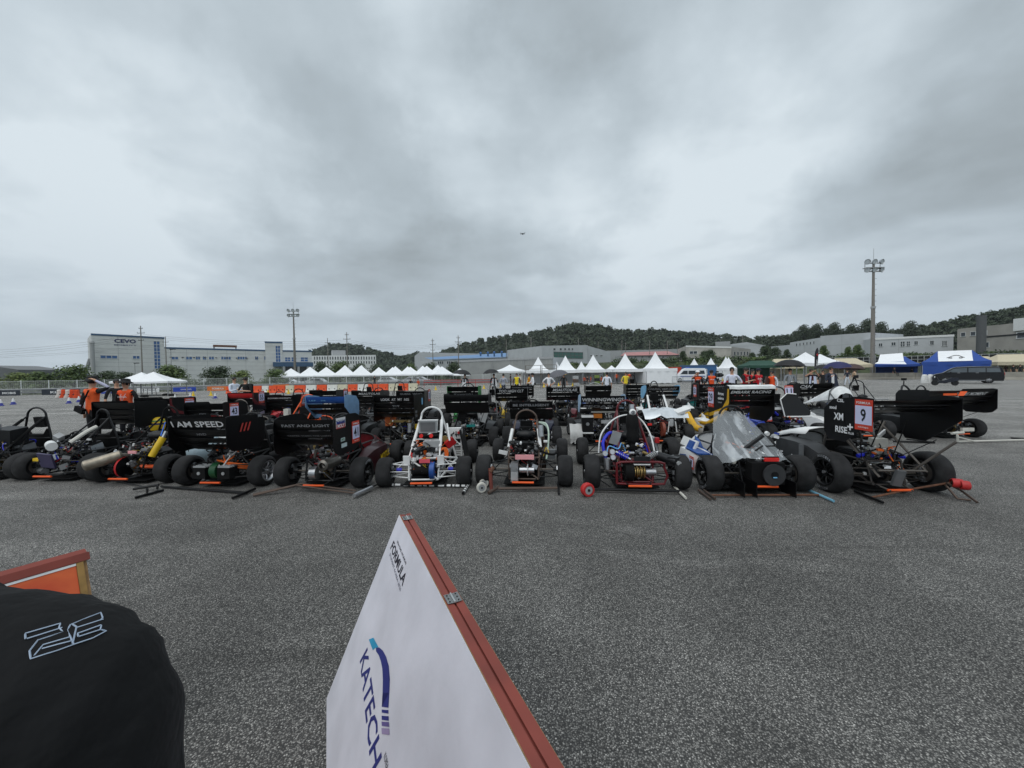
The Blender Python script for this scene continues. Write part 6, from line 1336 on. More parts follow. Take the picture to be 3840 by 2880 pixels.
for i, (a, c_, k) in enumerate(SEQ):
    dp = 42 + 2. * (a - 850) / 717; x0, x1 = X(a, dp), X(c_, dp + .1); cnt[k] = cnt.get(k, 0) + 1
    barrier(((x0 + x1) / 2, dp, 0), .06, x1 - x0, k, '%s water barrier, %s of its colour from the left in the long row' % (cn_[k], ordn[cnt[k] - 1]))
pts = [(222, 'w'), (238, 'o'), (254, 'w'), (270, 'o'), (288, 'o')]
for i, (px, k) in enumerate(pts):
    dp = 38.2 - i * .35; barrier((X(px, dp), dp, 0), -.9, .62 if k == 'w' else .6, k, '%s water barrier, %s of the short row left of the raised-arm official' % (cn_[k], ordn[i]))
cone_b = mat('cone_blue', (54, 60, 150), .5); cone_y = mat('cone_yellow', (224, 190, 40), .5)
def cone_mesh(m, band):
    b = MB(); b.box((0, 0, .02), (.32, .32, .04), m); b.lathe([(.13, .04), (.09, .2)], m, n=14); b.lathe([(.09, .2), (.062, .32)], band, n=14); b.lathe([(.062, .32), (.03, .46), (.0, .47)], m if band is not white else white, n=14); return b.mesh('traffic_cone')
cmb, cmy = cone_mesh(cone_b, white), cone_mesh(cone_y, cone_y)
for px, py, m, lab in ((50, 1517, cmb, 'blue cone with a white band, farther right of the two at the left edge'), (3, 1522, cmb, 'blue cone cut by the left edge'), (259, 1513, cmb, 'blue cone left of the raised-arm official'), (296, 1508, cmb, 'blue cone hidden partly by the raised-arm official'), (657, 1500, cmb, 'blue cone beside the pop-up tent leg'), (714, 1494, cmb, 'blue cone between two yellow cones'), (807, 1494, cmb, 'blue cone left of the white-shirted man'),
        (725, 1485, cmy, 'yellow cone below the blue banner'), (791, 1484, cmy, 'yellow cone below the orange banner'), (1005, 1478, cmy, 'yellow cone before the white barrier'), (1082, 1477, cmy, 'yellow cone at the middle of the barriers'), (1634, 1463, cmy, 'yellow cone left of the green-winged car'), (1815, 1458, cmy, 'yellow cone between the two umbrella men'), (1877, 1453, cmy, 'yellow cone beside the grey-shirted man'), (2040, 1452, cmy, 'yellow cone by the white-shirted man with black hat'), (2095, 1448, cmy, 'yellow cone by the straw hat'), (2148, 1448, cmy, 'yellow cone right of the straw hat'), (2528, 1430, cmy, 'yellow stand cone by the closed marquee'), (2710, 1428, cmy, 'small yellow cone below the camera tripod')):
    o = link('traffic_cone', m); o.location = G(px, py); o.rotation_euler = (0, 0, px * .3); tag(o, lab, 'cone', 'blue cones' if m is cmb else 'yellow cones')

# ================================================================ vehicles
def loft_x(b, secs, m): b.loft(secs, m)
def van_body(e, L, H, W_, pm, gm, prof, glass, wheel_x, wr=.34):
    """prof: side outline (x from rear 0 to front L, z); built with tumblehome"""
    b = MB(); n = len(prof)
    def ring(y, k): return [Vector((x, y, z)) for x, z in prof]
    rings = []
    for y, sc, dz in ((-W_ / 2, .985, 0), (-W_ / 2 + .0, 1, 0)): pass
    def sec(t):                       # t -1..1 across
        y = t * W_ / 2; out = []
        for x, z in prof:
            pin = 1 - .16 * max(0, (z - .95) / (H - .95)) if z > .95 else 1
            out.append(Vector((x if abs(t) < .99 else L / 2 + (x - L / 2) * .985, y * pin, z if abs(t) < .99 else .25 + (z - .25) * .985)))
        return out
    b.loft([sec(t) for t in (-1, -.94, -.4, .4, .94, 1)], pm); o = b.build('body', e, 35)
    for s in (-1, 1):
        for poly in glass:
            g = MB(); vs = []
            for x, z in poly:
                pin = 1 - .16 * max(0, (z - .95) / (H - .95)); vs.append(Vector((x, s * (W_ / 2 * pin + .006), z)))
            g.add(vs, [tuple(range(len(vs)))], gm); g.build('window', e, 0)
        for x in wheel_x:
            w_ = MB(); w_.lathe([(wr * .62, -.09), (wr * .9, -.11), (wr, -.08), (wr, .08), (wr * .9, .11), (wr * .62, .09)], tyre_m, (0, 0, 0), (0, 1, 0), 24); 
            wo2 = w_.build('wheel', e); wo2.location = (x, s * (W_ / 2 - .1), wr)
            r_ = MB(); r_.lathe([(.0, .07), (wr * .6, .08), (wr * .63, .1)], dgrey, (0, 0, 0), (0, s, 0), 20)
            for k in range(10):
                a = 2 * PI * k / 10; r_.tube([(wr * .1 * math.cos(a), s * .1, wr * .1 * math.sin(a)), (wr * .6 * math.cos(a), s * .1, wr * .6 * math.sin(a))], .02, alu, n=4)
            r_.build('rim', wo2)
    return o
p = G(3642, 1431); u = Vector((X(3500, 1), 1, 0)); dirx = Vector((.63, -.77, 0)).normalized()
e = tag(empty('black_van', (0, 0, 0)), 'black people carrier parked by the concrete wall at the right', 'van')
vc = D(3622, 1400, 42.5)
ang = math.atan2(.70, -.71)          # nose to the left and away
e.location = (vc.x, vc.y, 0); e.rotation_euler = (0, 0, ang)
PM = mat('van_black', (14, 15, 19), .3, spec=.35); L = 5.15
prof = [(-2.5, .28), (-2.56, .6), (-2.54, 1.0), (-2.44, 1.55), (-2.3, 1.76), (-1.9, 1.83), (-.3, 1.86), (.6, 1.82), (1.0, 1.7), (1.72, 1.18), (2.3, 1.02), (2.52, .86), (2.56, .5), (2.5, .26)]
o = van_body(e, 0, 1.86, 1.96, PM, mat('van_glass', (84, 92, 98), .15, var=.2, scale=1), prof, [[(-2.3, 1.2), (-1.35, 1.2), (-1.35, 1.66), (-2.22, 1.62)], [(-1.28, 1.2), (-.1, 1.2), (-.1, 1.7), (-1.28, 1.68)], [(0, 1.2), (1.5, 1.2), (.95, 1.62), (0, 1.7)]], [-1.5, 1.6], .36)  # pane colour lightened to stand for reflection in the windows
for s in (-1, 1):
    b = MB(); b.box((0, s * .985, .34), (2.5, .03, .05), alu); b.build('sill_trim', e, 0); b = MB(); b.tube([(-2.2, s * .84, 1.72), (-.3, s * .84, 1.82), (.7, s * .84, 1.76)], .02, alu, n=5); b.build('roof_rail', e)
    b = MB(); b.box((.6, s * 1.0, 1.14), (.2, .03, .04), alu); b.box((-.7, s * 1.0, 1.14), (.2, .03, .04), alu); b.build('door_handle', e, 0); b = MB(); b.box((1.2, s * 1.08, 1.2), (.12, .2, .14), PM); b.build('mirror', e)
    b = MB(); b.box((2.5, s * .72, .8), (.14, .3, .1), white); b.build('headlight', e, 0); b = MB(); b.box((-2.54, s * .8, 1.0), (.06, .2, .3), red); b.build('tail_light', e, 0)
# scooter before the van
sc_ = tag(empty('motor_scooter', (0, 0, 0)), 'dark motor scooter parked in front of the black van', 'motorbike'); sp = D(3545, 1420, 37.5); sc_.location = (sp.x, sp.y, 0); sc_.rotation_euler = (0, 0, ang)
for x in (-.62, .68):
    b = MB(); b.lathe([(.14, -.05), (.23, -.06), (.26, 0), (.23, .06), (.14, .05)], tyre_m, (x, 0, .26), (0, 1, 0), 18); b.cyl((x, -.03, .26), (x, .03, .26), .14, dgrey, n=14); b.build('wheel', sc_)
b = MB(); b.loft([[Vector((x, y * w_, z)) for y in (-1, -.5, .5, 1)] for x, z, w_ in ((-.8, .75, .06), (-.4, .78, .16), (0, .72, .16), (.1, .45, .16), (.35, .4, .16), (.55, .8, .2), (.62, 1.0, .14))], mat('scooter_paint', (36, 40, 52), .3), caps=True); b.loft([[Vector((x, y, z)) for y, z in ((-.12, zl), (.12, zl), (.14, zh), (-.14, zh))] for x, zl, zh in ((-.85, .5, .74), (-.4, .35, .76), (.1, .25, .5), (.5, .28, .42))], mat('scooter_paint', (36, 40, 52), .3)); b.build('body', sc_, 40)
b = MB(); b.loft([[Vector((x, y, z)) for y in (-.14, -.07, .07, .14)] for x, z in ((-.8, .82), (-.4, .82), (-.1, .76))], matt, caps=True); b.build('saddle', sc_, 50); b = MB(); b.cyl((.62, -.34, 1.02), (.62, .34, 1.02), .02, black); b.cyl((.7, 0, .3), (.6, 0, 1.02), .035, dgrey); b.build('handlebar', sc_); b = MB(); b.ball((.7, 0, .82), .09, white, 10, 6, (.6, 1.2, 1)); b.build('headlight', sc_)
# white ambulance-like van beside the blue cabin
av = tag(empty('white_van', (0, 0, 0)), 'white high-roofed van with side windows before the blue cabin', 'van'); q = D(2585, 1410, 62); av.location = (q.x, 62, 0); av.rotation_euler = (0, 0, PI - .25)
van_body(av, 0, 2.25, 1.95, mat('van_white', (226, 230, 234), .3, var=.04), glass_d, [(-2.3, .3), (-2.36, .8), (-2.3, 2.0), (-2.1, 2.2), (.6, 2.25), (1.0, 2.1), (1.75, 1.25), (2.35, 1.0), (2.45, .6), (2.4, .3)], [[(-2.1, 1.3), (-1.0, 1.3), (-1.0, 1.85), (-2.0, 1.85)], [(-.9, 1.3), (.3, 1.3), (.3, 1.85), (-.9, 1.85)], [(.4, 1.3), (1.5, 1.3), (1.0, 1.85), (.4, 1.85)]], [-1.4, 1.55], .33)
b = MB()
for s in (-1, 1): b.box((-.3, s * .99, .95), (3.6, .02, .14), mat('van_stripe', (50, 90, 180), .4))
b.build('side_stripe', av, 0); b = MB(); b.box((.3, 0, 2.32), (.5, 1.2, .14), mat('lamp_blue', (60, 90, 190), .3)); b.build('light_bar', av, 0)
cb = tag(empty('blue_cabin', (0, 0, 0)), 'blue site cabin with white windows behind the white van', 'cabin'); f = fpx(2553, 66, 2688, 64); 
b = MB(); b.add([f.P(u_, z, d) for d in (0, -2.6) for u_, z in ((0, .1), (f.L, .1), (f.L, 2.65), (0, 2.65))], [(0, 1, 2, 3), (1, 5, 6, 2), (3, 2, 6, 7), (4, 0, 3, 7)], mat('cabin_blue', (44, 92, 140), .6, var=.08)); b.build('wall', cb, 0)
window(cb, f, f.L * .56, f.L * .74, 1.2, 2.1, 3, 1, win_d, white); window(cb, f, f.L * .12, f.L * .3, 1.2, 2.1, 3, 1, win_d, white)
b = MB(); b.add([f.P(u_, z, .03) for u_, z in ((-.1, 2.55), (f.L + .1, 2.55), (f.L + .1, 2.8), (-.1, 2.8))], [(0, 1, 2, 3)], roof_blue); b.build('roof_edge', cb, 0)
o = MB(); f = fpx(2526, 65, 2556, 65); o.add([f.P(u_, z, d) for d in (0, -2.4) for u_, z in ((0, .1), (f.L, .1), (f.L, 2.5), (0, 2.5))], [(0, 1, 2, 3), (1, 5, 6, 2), (3, 2, 6, 7), (4, 0, 3, 7)], mat('cabin_red', (190, 62, 34), .6, var=.1)); tag(o.build('red_container', smooth=0), 'orange red container between the closed marquee and blue cabin', 'container')
# parked cars beyond the fence, mostly behind the tents
pc = mat('parked_white', (200, 204, 208), .3)
for k, (px, dp, lab) in enumerate(((1085, 75, 'white car parked behind the first tents'), (1180, 75, 'pale car parked behind the middle of the left tents'), (1462, 76, 'pale car parked behind the right tents'), (1540, 76, 'white car parked behind the second tent row'), (1580, 77, 'white van parked behind the end of the tents'))):
    e = tag(empty('parked_car', (X(px, dp), dp, 0), PI * (k % 2)), lab, 'car', 'cars parked beyond the fence')
    van_body(e, 0, 1.45, 1.8, pc, glass_d, [(-2.1, .3), (-2.15, .75), (-1.9, .95), (-1.3, 1.4), (.2, 1.45), (1.0, 1.0), (2.0, .85), (2.15, .5), (2.1, .3)], [[(-1.6, .98), (-.4, .98), (-.4, 1.34), (-1.2, 1.34)], [(-.3, .98), (.75, .98), (.15, 1.34), (-.3, 1.34)]], [-1.3, 1.3], .31)

# ================================================================ odds and ends in the distance
for px0, px1, py0, dp, lab in ((1972, 2028, 1370, 44, 'left steel scaffold frame before the marquees'), (2033, 2088, 1368, 44, 'right steel scaffold frame before the marquees')):
    e = tag(empty('scaffold_frame', (0, 0, 0)), lab, 'scaffold'); a, c_ = X(px0, dp), X(px1, dp); top = D(px0, py0, dp).z
    for x in (a, c_): b = MB(); b.cyl((x, dp, 0), (x, dp, top), .04, steel, n=6); b.build('upright', e)
    for z in (top - .02, top - .45, .1): b = MB(); b.cyl((a, dp, z), (c_, dp, z), .03, steel, n=6); b.build('ledger', e)
e = tag(empty('feather_flag', (X(3055, 40), 40, 0), .3), 'black feather flag with red and white print above the double-peaked tent', 'flag')
e.scale = (.78,) * 3
b = MB(); b.tube([(0, 0, 0), (0, 0, 3.6), (.1, 0, 4.6), (.45, 0, 5.1)], .02, dgrey, n=5, smooth=3); b.build('pole', e)
b = MB(); b.loft([[Vector((x0, 0, z)), Vector(((x0 + x1) / 2, -.05, z)), Vector((x1, 0, z))] for x0, x1, z in ((.0, .5, 2.3), (.02, .62, 3.2), (.05, .7, 4.2), (.14, .72, 4.8), (.42, .55, 5.12))], mat('flag_black', (30, 30, 36), .7), caps=False, closed=False); b.build('cloth', e, 60)
b = MB(); put_text(b, 'ZIC', mtx((.34, -.08, 3.1), (0, 0, 1), (-1, 0, 0)), .9, .3, print_white, .02); put_text(b, '+', mtx((.38, -.08, 4.2), (1, 0, 0), (0, 0, 1)), .4, .4, red, .05); b.build('lettering', e, 0)
for px, py, lab in ((3467, 1424, 'left white sandbag at the foot of the concrete wall'), (3489, 1424, 'right white sandbag beside the scooter')):
    b = MB(); b.loft([[Vector((w_ * math.cos(i * PI / 5), .22 * math.sin(i * PI / 5), z)) for i in range(10)] for z, w_ in ((0, .4), (.15, .42), (.55, .36), (.85, .26), (1.0, .12))], mat('sack', (214, 214, 212), .8, bump=.4, bscale=9)); o = b.build('sandbag', None, 60); q = D(px, py, 44); o.location = (q.x, 44, 0); tag(o, lab, 'sandbag')
e = tag(empty('folding_table', (X(560, 41), 41, 0)), 'grey table and stools under the pop-up tent pair', 'table'); b = MB(); b.box((0, 0, .7), (1.1, .6, .05), dgrey); b.build('top', e)
for s in (-1, 1):
    for t in (-1, 1): b = MB(); b.cyl((s * .5, t * .25, 0), (s * .42, t * .22, .7), .025, dgrey, n=5); b.build('leg', e)
for k, (px, py) in enumerate(((624, 1484), (646, 1485), (542, 1489))):
    b = MB(); b.ball((0, 0, .1), .3, matt, 8, 5, (1.4, .8, .5)); o = b.build('bag', None); o.location = G(px, py); tag(o, ('black bag lying under the right side of the pop-up tent', 'black bag by the right leg of the pop-up tent', 'dark bag left of the folding table')[k], 'bag')
e = tag(empty('crowd_barrier', (0, 0, 0)), 'grey steel crowd barriers before the blue cabin', 'barrier'); f = fpx(2520, 52, 2680, 54)
for k in range(4):
    b = MB(); u0, u1 = f.L * k / 4 + .05, f.L * (k + 1) / 4 - .05; b.tube([f.P(u0, 0), f.P(u0, 1.05), f.P(u1, 1.05), f.P(u1, 0)], .03, galv, n=5)
    for i in range(1, 12): b.cyl(f.P(u0 + (u1 - u0) * i / 12, .15), f.P(u0 + (u1 - u0) * i / 12, 1.03), .012, galv, n=4)
    b.build('barrier_panel', e)
e = tag(empty('red_tape', (0, 0, 0)), 'red barrier tape strung before the corrugated shed', 'tape'); f = fpx(1590, 54, 1850, 52); b = MB(); b.add([f.P(u_, z) for u_, z in ((0, .62), (f.L, .62), (f.L, .72), (0, .72))], [(0, 1, 2, 3)], red); b.add([f.P(u_, z) for u_, z in ((0, .95), (f.L, .95), (f.L, 1.02), (0, 1.02))], [(0, 1, 2, 3)], red); b.build('tape_strip', e, 0)
for k in range(5): b = MB(); b.cyl(f.P(f.L * k / 4, 0), f.P(f.L * k / 4, 1.05), .03, red, n=5); b.build('tape_post', e)
e = tag(empty('camera_drone', D(1960, 877, 30)), 'small black quadcopter drone hovering in the sky', 'drone'); e.scale = (.75,) * 3
b = MB(); b.box((0, 0, 0), (.16, .2, .08), black); b.ball((0, -.1, -.06), .04, dgrey, 8, 5); b.build('body', e)
for sx in (-1, 1):
    for sy in (-1, 1):
        b = MB(); b.tube([(0, 0, .01), (sx * .2, sy * .14, .03)], .014, black, n=5); b.cyl((sx * .2, sy * .14, .0), (sx * .2, sy * .14, .06), .025, black, n=8); b.build('arm', e); b = MB(); b.box((sx * .2, sy * .14, .07), (.24, .02, .006), dgrey, (0, 0, sx * .6 + sy)); b.build('rotor', e, 0)
    b = MB(); b.tube([(sx * .05, -.05, -.03), (sx * .09, -.05, -.13)], .008, black, n=4); b.build('landing_leg', e)
for k, (px, dp, m1, m2, lab) in enumerate(((2160, 50, lgrey, brown, 'stacked pale crates by the straw hat'), (1945, 52, offwhite, grey, 'pale boxes behind the man in the yellow bib'), (2240, 57, mat('crate_green', (110, 130, 60), .6), dgrey, 'green box by the seated officials'), (3090, 36, rust, grey, 'brown table with crates behind the navy-suited man'))):
    e = tag(empty('crates', (X(px, dp), dp, 0)), lab, 'crates')
    for i in range(3): b = MB(); b.box((random.uniform(-.1, .1), 0, .25 + .45 * i), (.7, .5, .42), m1 if i % 2 == 0 else m2); b.build('crate', e, 0)

# ================================================================ tow bars on the ground
TB = 'push bars lying in front of the cars'
def bar(label, parts, name='push_bar'):
    o0 = parts[0][1][0]; e = tag(empty(name, (o0.x, o0.y, 0)), label, 'push bar', TB); off_ = Vector((o0.x, o0.y, 0))
    for nm, pts, r, m in parts: b = MB(); b.tube([p - off_ for p in pts], r, m, n=8); b.build(nm, e)
    return e
def castor(e, p, ax, r, w_, m, hub):
    off_ = e.location; b = MB(); p = Vector(p) - off_; ax = Vector(ax).normalized()
    b.lathe([(r * .62, -w_ / 2), (r * .92, -w_ / 2), (r, -w_ * .3), (r, w_ * .3), (r * .92, w_ / 2), (r * .62, w_ / 2)], m, p, ax, 24); o = b.build('castor_wheel', e); b = MB(); b.cyl(p - ax * w_ * .42, p + ax * w_ * .42, r * .64, hub, n=20); b.cyl(p - ax * w_ * .55, p + ax * w_ * .55, r * .2, dgrey, n=10); b.build('castor_hub', e)
bar('black push bar with a ladder-shaped foot before the extinguisher car', [('main_tube', [G(605, 1824, .03), G(925, 1848, .03)], .018, black), ('handle', [G(872, 1868, .03), G(956, 1833, .03)], .02, black), ('foot_rail', [G(500, 1834, .05), G(596, 1818, .08)], .02, black), ('foot_rail', [G(508, 1866, .025), G(612, 1838, .025)], .02, black), ('foot_post', [G(552, 1846, .02), G(552, 1834, .12)], .016, black), ('foot_post', [G(590, 1832, .02), G(590, 1824, .1)], .016, black), ('thin_rod', [G(420, 1800, .02), G(545, 1826, .03)], .01, dgrey)])
e = bar('bent brown push bar with a foil-wrapped end before car 41', [('upper_tube', [G(950, 1854, .02), G(1130, 1814, .12), G(1335, 1840, .04)], .014, brown), ('lower_tube', [G(950, 1858, .02), G(1112, 1820, .1), G(1330, 1850, .03)], .014, brown), ('foil_wrap', [G(1328, 1858, .05), G(1394, 1828, .05)], .03, alu), ('strap_end', [G(1394, 1826, .05), G(1425, 1812, .04)], .012, black)])
st = []
e = bar('black push bar striped with white tape before the white frame car', [('main_tube', [G(1424, 1817, .03), G(1755, 1822, .03)], .017, black), ('handle', [G(1736, 1850, .03), G(1768, 1798, .03)], .019, black)])
rn = random.Random(2); t = .03
a, c_ = G(1424, 1817, .03), G(1755, 1822, .03)
while t < .95:
    L_ = rn.uniform(.02, .07); b = MB(); b.cyl(a.lerp(c_, t) - e.location, a.lerp(c_, min(.97, t + L_)) - e.location, .0185, white, n=8); b.build('tape_band', e); t += L_ + rn.uniform(.012, .045)
a, c_ = G(1736, 1850, .03), G(1768, 1798, .03)
for k in range(7): b = MB(); b.cyl(a.lerp(c_, .08 + k * .125) - e.location, a.lerp(c_, .14 + k * .125) - e.location, .0205, white, n=8); b.build('tape_band', e)
e = bar('dark steel push bar with two pale castors before the brown frame car', [('main_tube', [G(1868, 1832, .05), G(2090, 1830, .05)], .02, brown), ('cross_end', [G(2092, 1812, .05), G(2096, 1852, .03)], .016, dgrey), ('red_post', [G(1843, 1836, .05), G(1838, 1756, .35)], .026, mat('primer_red', (110, 52, 42), .7)), ('foot', [G(1832, 1848, .03), G(1870, 1826, .06)], .024, brown), ('bracket', [G(1838, 1770, .3), G(1850, 1752, .36)], .03, rust)])
castor(e, G(1806, 1828, .075), (.3, -1, 0), .075, .05, offwhite, lgrey); castor(e, G(1815, 1810, .075), (.3, -1, 0), .07, .05, offwhite, lgrey)
e = bar('long black push bar with a red wheel before the dark red frame car', [('main_tube', [G(2226, 1834, .05), G(2556, 1842, .05)], .02, black), ('brace', [G(2290, 1826, .05), G(2236, 1790, .2)], .008, dgrey), ('fork', [G(2236, 1800, .15), G(2230, 1768, .3)], .014, black), ('white_grip', [G(2530, 1826, .04), G(2572, 1868, .03)], .017, offwhite)])
castor(e, G(2203, 1836, .095), (.35, -1, 0), .095, .09, mat('castor_red', (186, 44, 44), .5), lgrey)
bar('rusty push bar with a blue T-handle before the plastic-covered car', [('main_tube', [G(2668, 1857, .03), G(3075, 1856, .03)], .014, rust), ('double_foot', [G(2620, 1838, .03), G(2665, 1872, .03)], .016, brown), ('double_foot', [G(2640, 1838, .03), G(2682, 1870, .03)], .016, brown), ('blue_handle', [G(3024, 1834, .03), G(3126, 1879, .03)], .017, mat('handle_blue', (110, 164, 188), .5))])
e = bar('raised rusty push bar with two red rollers before car 9', [('main_tube', [G(3265, 1866, .03), G(3420, 1834, .10), G(3575, 1808, .2)], .014, rust), ('black_grip', [G(3206, 1842, .03), G(3310, 1884, .03)], .019, black), ('leg', [G(3540, 1812, .18), G(3590, 1870, .03), G(3640, 1876, .03)], .014, brown), ('leg', [G(3550, 1810, .2), G(3608, 1842, .1), G(3665, 1884, .03)], .014, brown)])
castor(e, G(3588, 1812, .2), (.9, -.5, 0), .06, .1, mat('castor_red', (186, 44, 44), .5), rust); castor(e, G(3618, 1820, .19), (.9, -.5, 0), .06, .08, mat('castor_red', (186, 44, 44), .5), rust)
bar('white tube push bar reaching to the right edge', [('main_tube', [G(3592, 1656, .04), G(3900, 1648, .04)], .02, offwhite), ('post', [G(3592, 1656, .04), G(3590, 1630, .2)], .022, offwhite), ('brace', [G(3598, 1640, .15), G(3650, 1654, .05)], .014, offwhite), ('head', [G(3570, 1625, .22), G(3612, 1622, .22)], .03, offwhite)])
bar('thin black rod lying at the right edge', [('rod', [G(3790, 1642, .02), G(3880, 1648, .02)], .02, black)])
bar('black triangular stand on the ground behind car 9', [('rail', [G(3350, 1655, .03), G(3505, 1660, .03)], .02, black), ('rail', [G(3400, 1647, .1), G(3505, 1659, .04)], .016, black)])
# helmet beside the second row car
e = tag(empty('helmet', D(590, 1590, 9.3), .4), 'yellow racing helmet with green and dark bands', 'helmet')
b = MB(); hm = yellow
b.lathe([(.05, -.15), (.13, -.14), (.15, -.06), (.155, -.01)], hm, n=20); b.lathe([(.155, -.01), (.156, .03)], navy, n=20); b.lathe([(.156, .03), (.152, .07)], hm, n=20); b.lathe([(.152, .07), (.142, .1)], green, n=20); b.lathe([(.142, .1), (.11, .14), (.06, .165), (0, .17)], hm, n=20); b.build('shell', e, 60)
b = MB(); b.box((.0, .13, -.02), (.2, .08, .09), black); b.build('visor', e)

# ================================================================ the white board in the foreground
face_m = mat('board_white', (208, 209, 218), .55, var=.1, scale=4., bump=.22, bscale=5); plank = mat('red_primer_wood', (128, 60, 50), .7, var=.14, scale=7); ply = mat('plywood_edge', (150, 118, 80), .8, var=.25, scale=40)
DROP = .80; far_top = D(1519, 1938, 1442 * DROP / 526); far_top.z = CAM_H - DROP; RD = Vector((-.432, .902, 0)).normalized(); SIDE = Vector((-RD.y, RD.x, 0))
LB = 1.95; SPS = {1: .395, -1: .30}; HB = far_top.z
e = tag(empty('sign_board', (far_top.x, far_top.y, 0)), 'white folding sign board with red wooden edges in the foreground', 'sign board'); off_ = Vector((far_top.x, far_top.y, 0))
def bp(a, s, z): return -RD * a + SIDE * s + Vector((0, 0, z))            # a: metres from the far end towards the camera
hr = .033                                                                    # half width of the ridge
for s, nm in ((-1, 'right_panel'), (1, 'left_panel')):
    SP = SPS[s]; n_ = Vector((SIDE * s * HB + Vector((0, 0, SP)))).normalized(); th_ = .028
    top, bot = (hr, HB), (hr + SP, 0.0)
    b = MB()
    # printed sheet, ply core, timber frame behind
    def slab(d0, d1, m, t0=0., t1=1., a0=0., a1=LB):
        vs = []
        for d in (d0, d1):
            for a in (a0, a1):
                for t in (t0, t1):
                    vs.append(bp(a, s * (top[0] + (bot[0] - top[0]) * t), top[1] + (bot[1] - top[1]) * t + .002) + n_ * d)
        b.add(vs, [(0, 1, 3, 2), (4, 6, 7, 5), (0, 2, 6, 4), (1, 5, 7, 3), (0, 4, 5, 1), (2, 3, 7, 6)], m)
    slab(-.002, .001, face_m, 0 if s == 1 else .02); pn = b.build('printed_sheet', e, 0)
    b = MB(); slab(-.0075, -.0025, ply, -.003, 1, -.003, LB); b.build('plywood_backing', e, 0)
    b = MB(); slab(-.036, -.008, plank, 0, .06); b.build('top_rail', e, 0)
    b = MB(); slab(-.036, -.008, plank, .94, 1); b.build('bottom_rail', e, 0)
    for a0 in (0, LB - .05): b = MB(); slab(-.036, -.008, plank, .06, .94, a0, a0 + .05); b.build('side_stile', e, 0)
    # the flat red top edge seen from above
    b = MB(); x0, x1 = (.0035, hr - .004); vs = [bp(a, s * x, z) for a in (0, LB) for x, z in ((x0, HB + .001), (x1, HB + .004), (x1, HB - .03), (x0, HB - .034))]
    b.add(vs, [(0, 1, 2, 3), (7, 6, 5, 4), (0, 4, 5, 1), (1, 5, 6, 2), (2, 6, 7, 3), (3, 7, 4, 0)], plank); b.build('ridge_plank', e, 0)
    if s == 1:
        # frame of the printed face: a runs right, up the slope is +Y
        up = (bp(0, s * top[0], top[1]) - bp(0, s * bot[0], bot[1])).normalized(); SLANT = math.hypot(SP, HB)
        def fm4(a, t): return mtx(bp(a, s * (top[0] + SP * t), top[1] * (1 - t) + .002) + n_ * .0022, -RD, up)
        def face_at(px, py):
            r = ray(px, py); c0 = Vector((0, 0, CAM_H)) - off_; p0 = bp(0, s * top[0], top[1]); tt = (p0 - c0).dot(n_) / r.dot(n_); q = c0 + r * tt - p0
            return q.dot(-RD), -q.dot(up) / SLANT
        FACE = (fm4, face_at, SLANT)
fm4, face_at, SLANT = FACE
def board_text(txt, left, right, hgt, m, bold=.01, shear=0., dt=0.):
    (a0, t0), (a1, t1) = face_at(*left), face_at(*right)
    b = MB(); q0, q1 = fm4(a0, t0).translation, fm4(a1, t1).translation; M4 = fm4(a0, t0); xa = (q1 - q0); M5 = mtx((q0 + q1) / 2, xa, M4.col[1].to_3d()); put_text(b, txt, M5, xa.length, hgt, m, bold, shear); b.build('lettering', e, 0)
ink = mat('board_ink', (34, 34, 48), .6, var=.05); ink_g = mat('board_ink_grey', (120, 122, 136), .6, var=.05); ink_n = mat('board_navy', (36, 44, 116), .6, var=.12)
board_text('2026 KSAE HYUNDAI', (1491, 2030), (1524, 2116), .012, ink)
board_text('FORMULA', (1471, 2042), (1518, 2182), .048, ink, .025, .1)
board_text('STUDENT KOREA 2026', (1463, 2078), (1504, 2216), .014, ink_g)
board_text('KATECH', (1364, 2448), (1416, 2890), .085, ink_n, .015, .25)
board_text('KOREA AUTOMOTIVE', (1445, 2830), (1480, 3010), .02, ink, 0, .15)
def face_poly(name, pxs, m):
    b = MB(); vs = [fm4(*face_at(*p)).translation + n0 * .0004 for p in pxs]; b.add(vs, [tuple(range(len(vs)))], m); b.build(name, e, 0)
n0 = Vector(fm4(0, 0).col[2].to_3d())
face_poly('logo_tip', [(1385, 2400), (1402, 2393), (1421, 2428), (1408, 2432), (1400, 2440)], mat('logo_cyan', (40, 150, 190), .6))
arc = [(1400, 2440), (1412, 2430), (1424, 2430), (1438, 2442), (1450, 2465), (1460, 2500), (1464, 2550), (1462, 2600), (1459, 2656)]; inn = [(1434, 2652), (1437, 2600), (1438, 2550), (1436, 2510), (1430, 2480), (1422, 2458), (1412, 2444)]
for k in range(6):
    face_poly('logo_arc', [arc[k + 1], arc[k + 2], inn[::-1][k + 1] if k + 1 < 7 else inn[0], inn[::-1][k]], ink_n)
face_poly('logo_arc', [arc[7], arc[8], inn[0], inn[1]], ink_n)
for k, (y0, y1) in enumerate(((2663, 2676), (2686, 2703), (2708, 2726), (2732, 2756))): face_poly('logo_bar', [(1434 - k * .3, y0), (1459 + k, y0 + 2), (1459 + k * 1.4, y1 + 2), (1434, y1 - 2)], ink_n if k < 2 else mat('logo_violet', (96, 86, 140), .6) if k == 2 else mat('logo_lilac', (150, 136, 172), .6))
hinge_m = mat('hinge_zinc', (196, 200, 200), .35, .7)
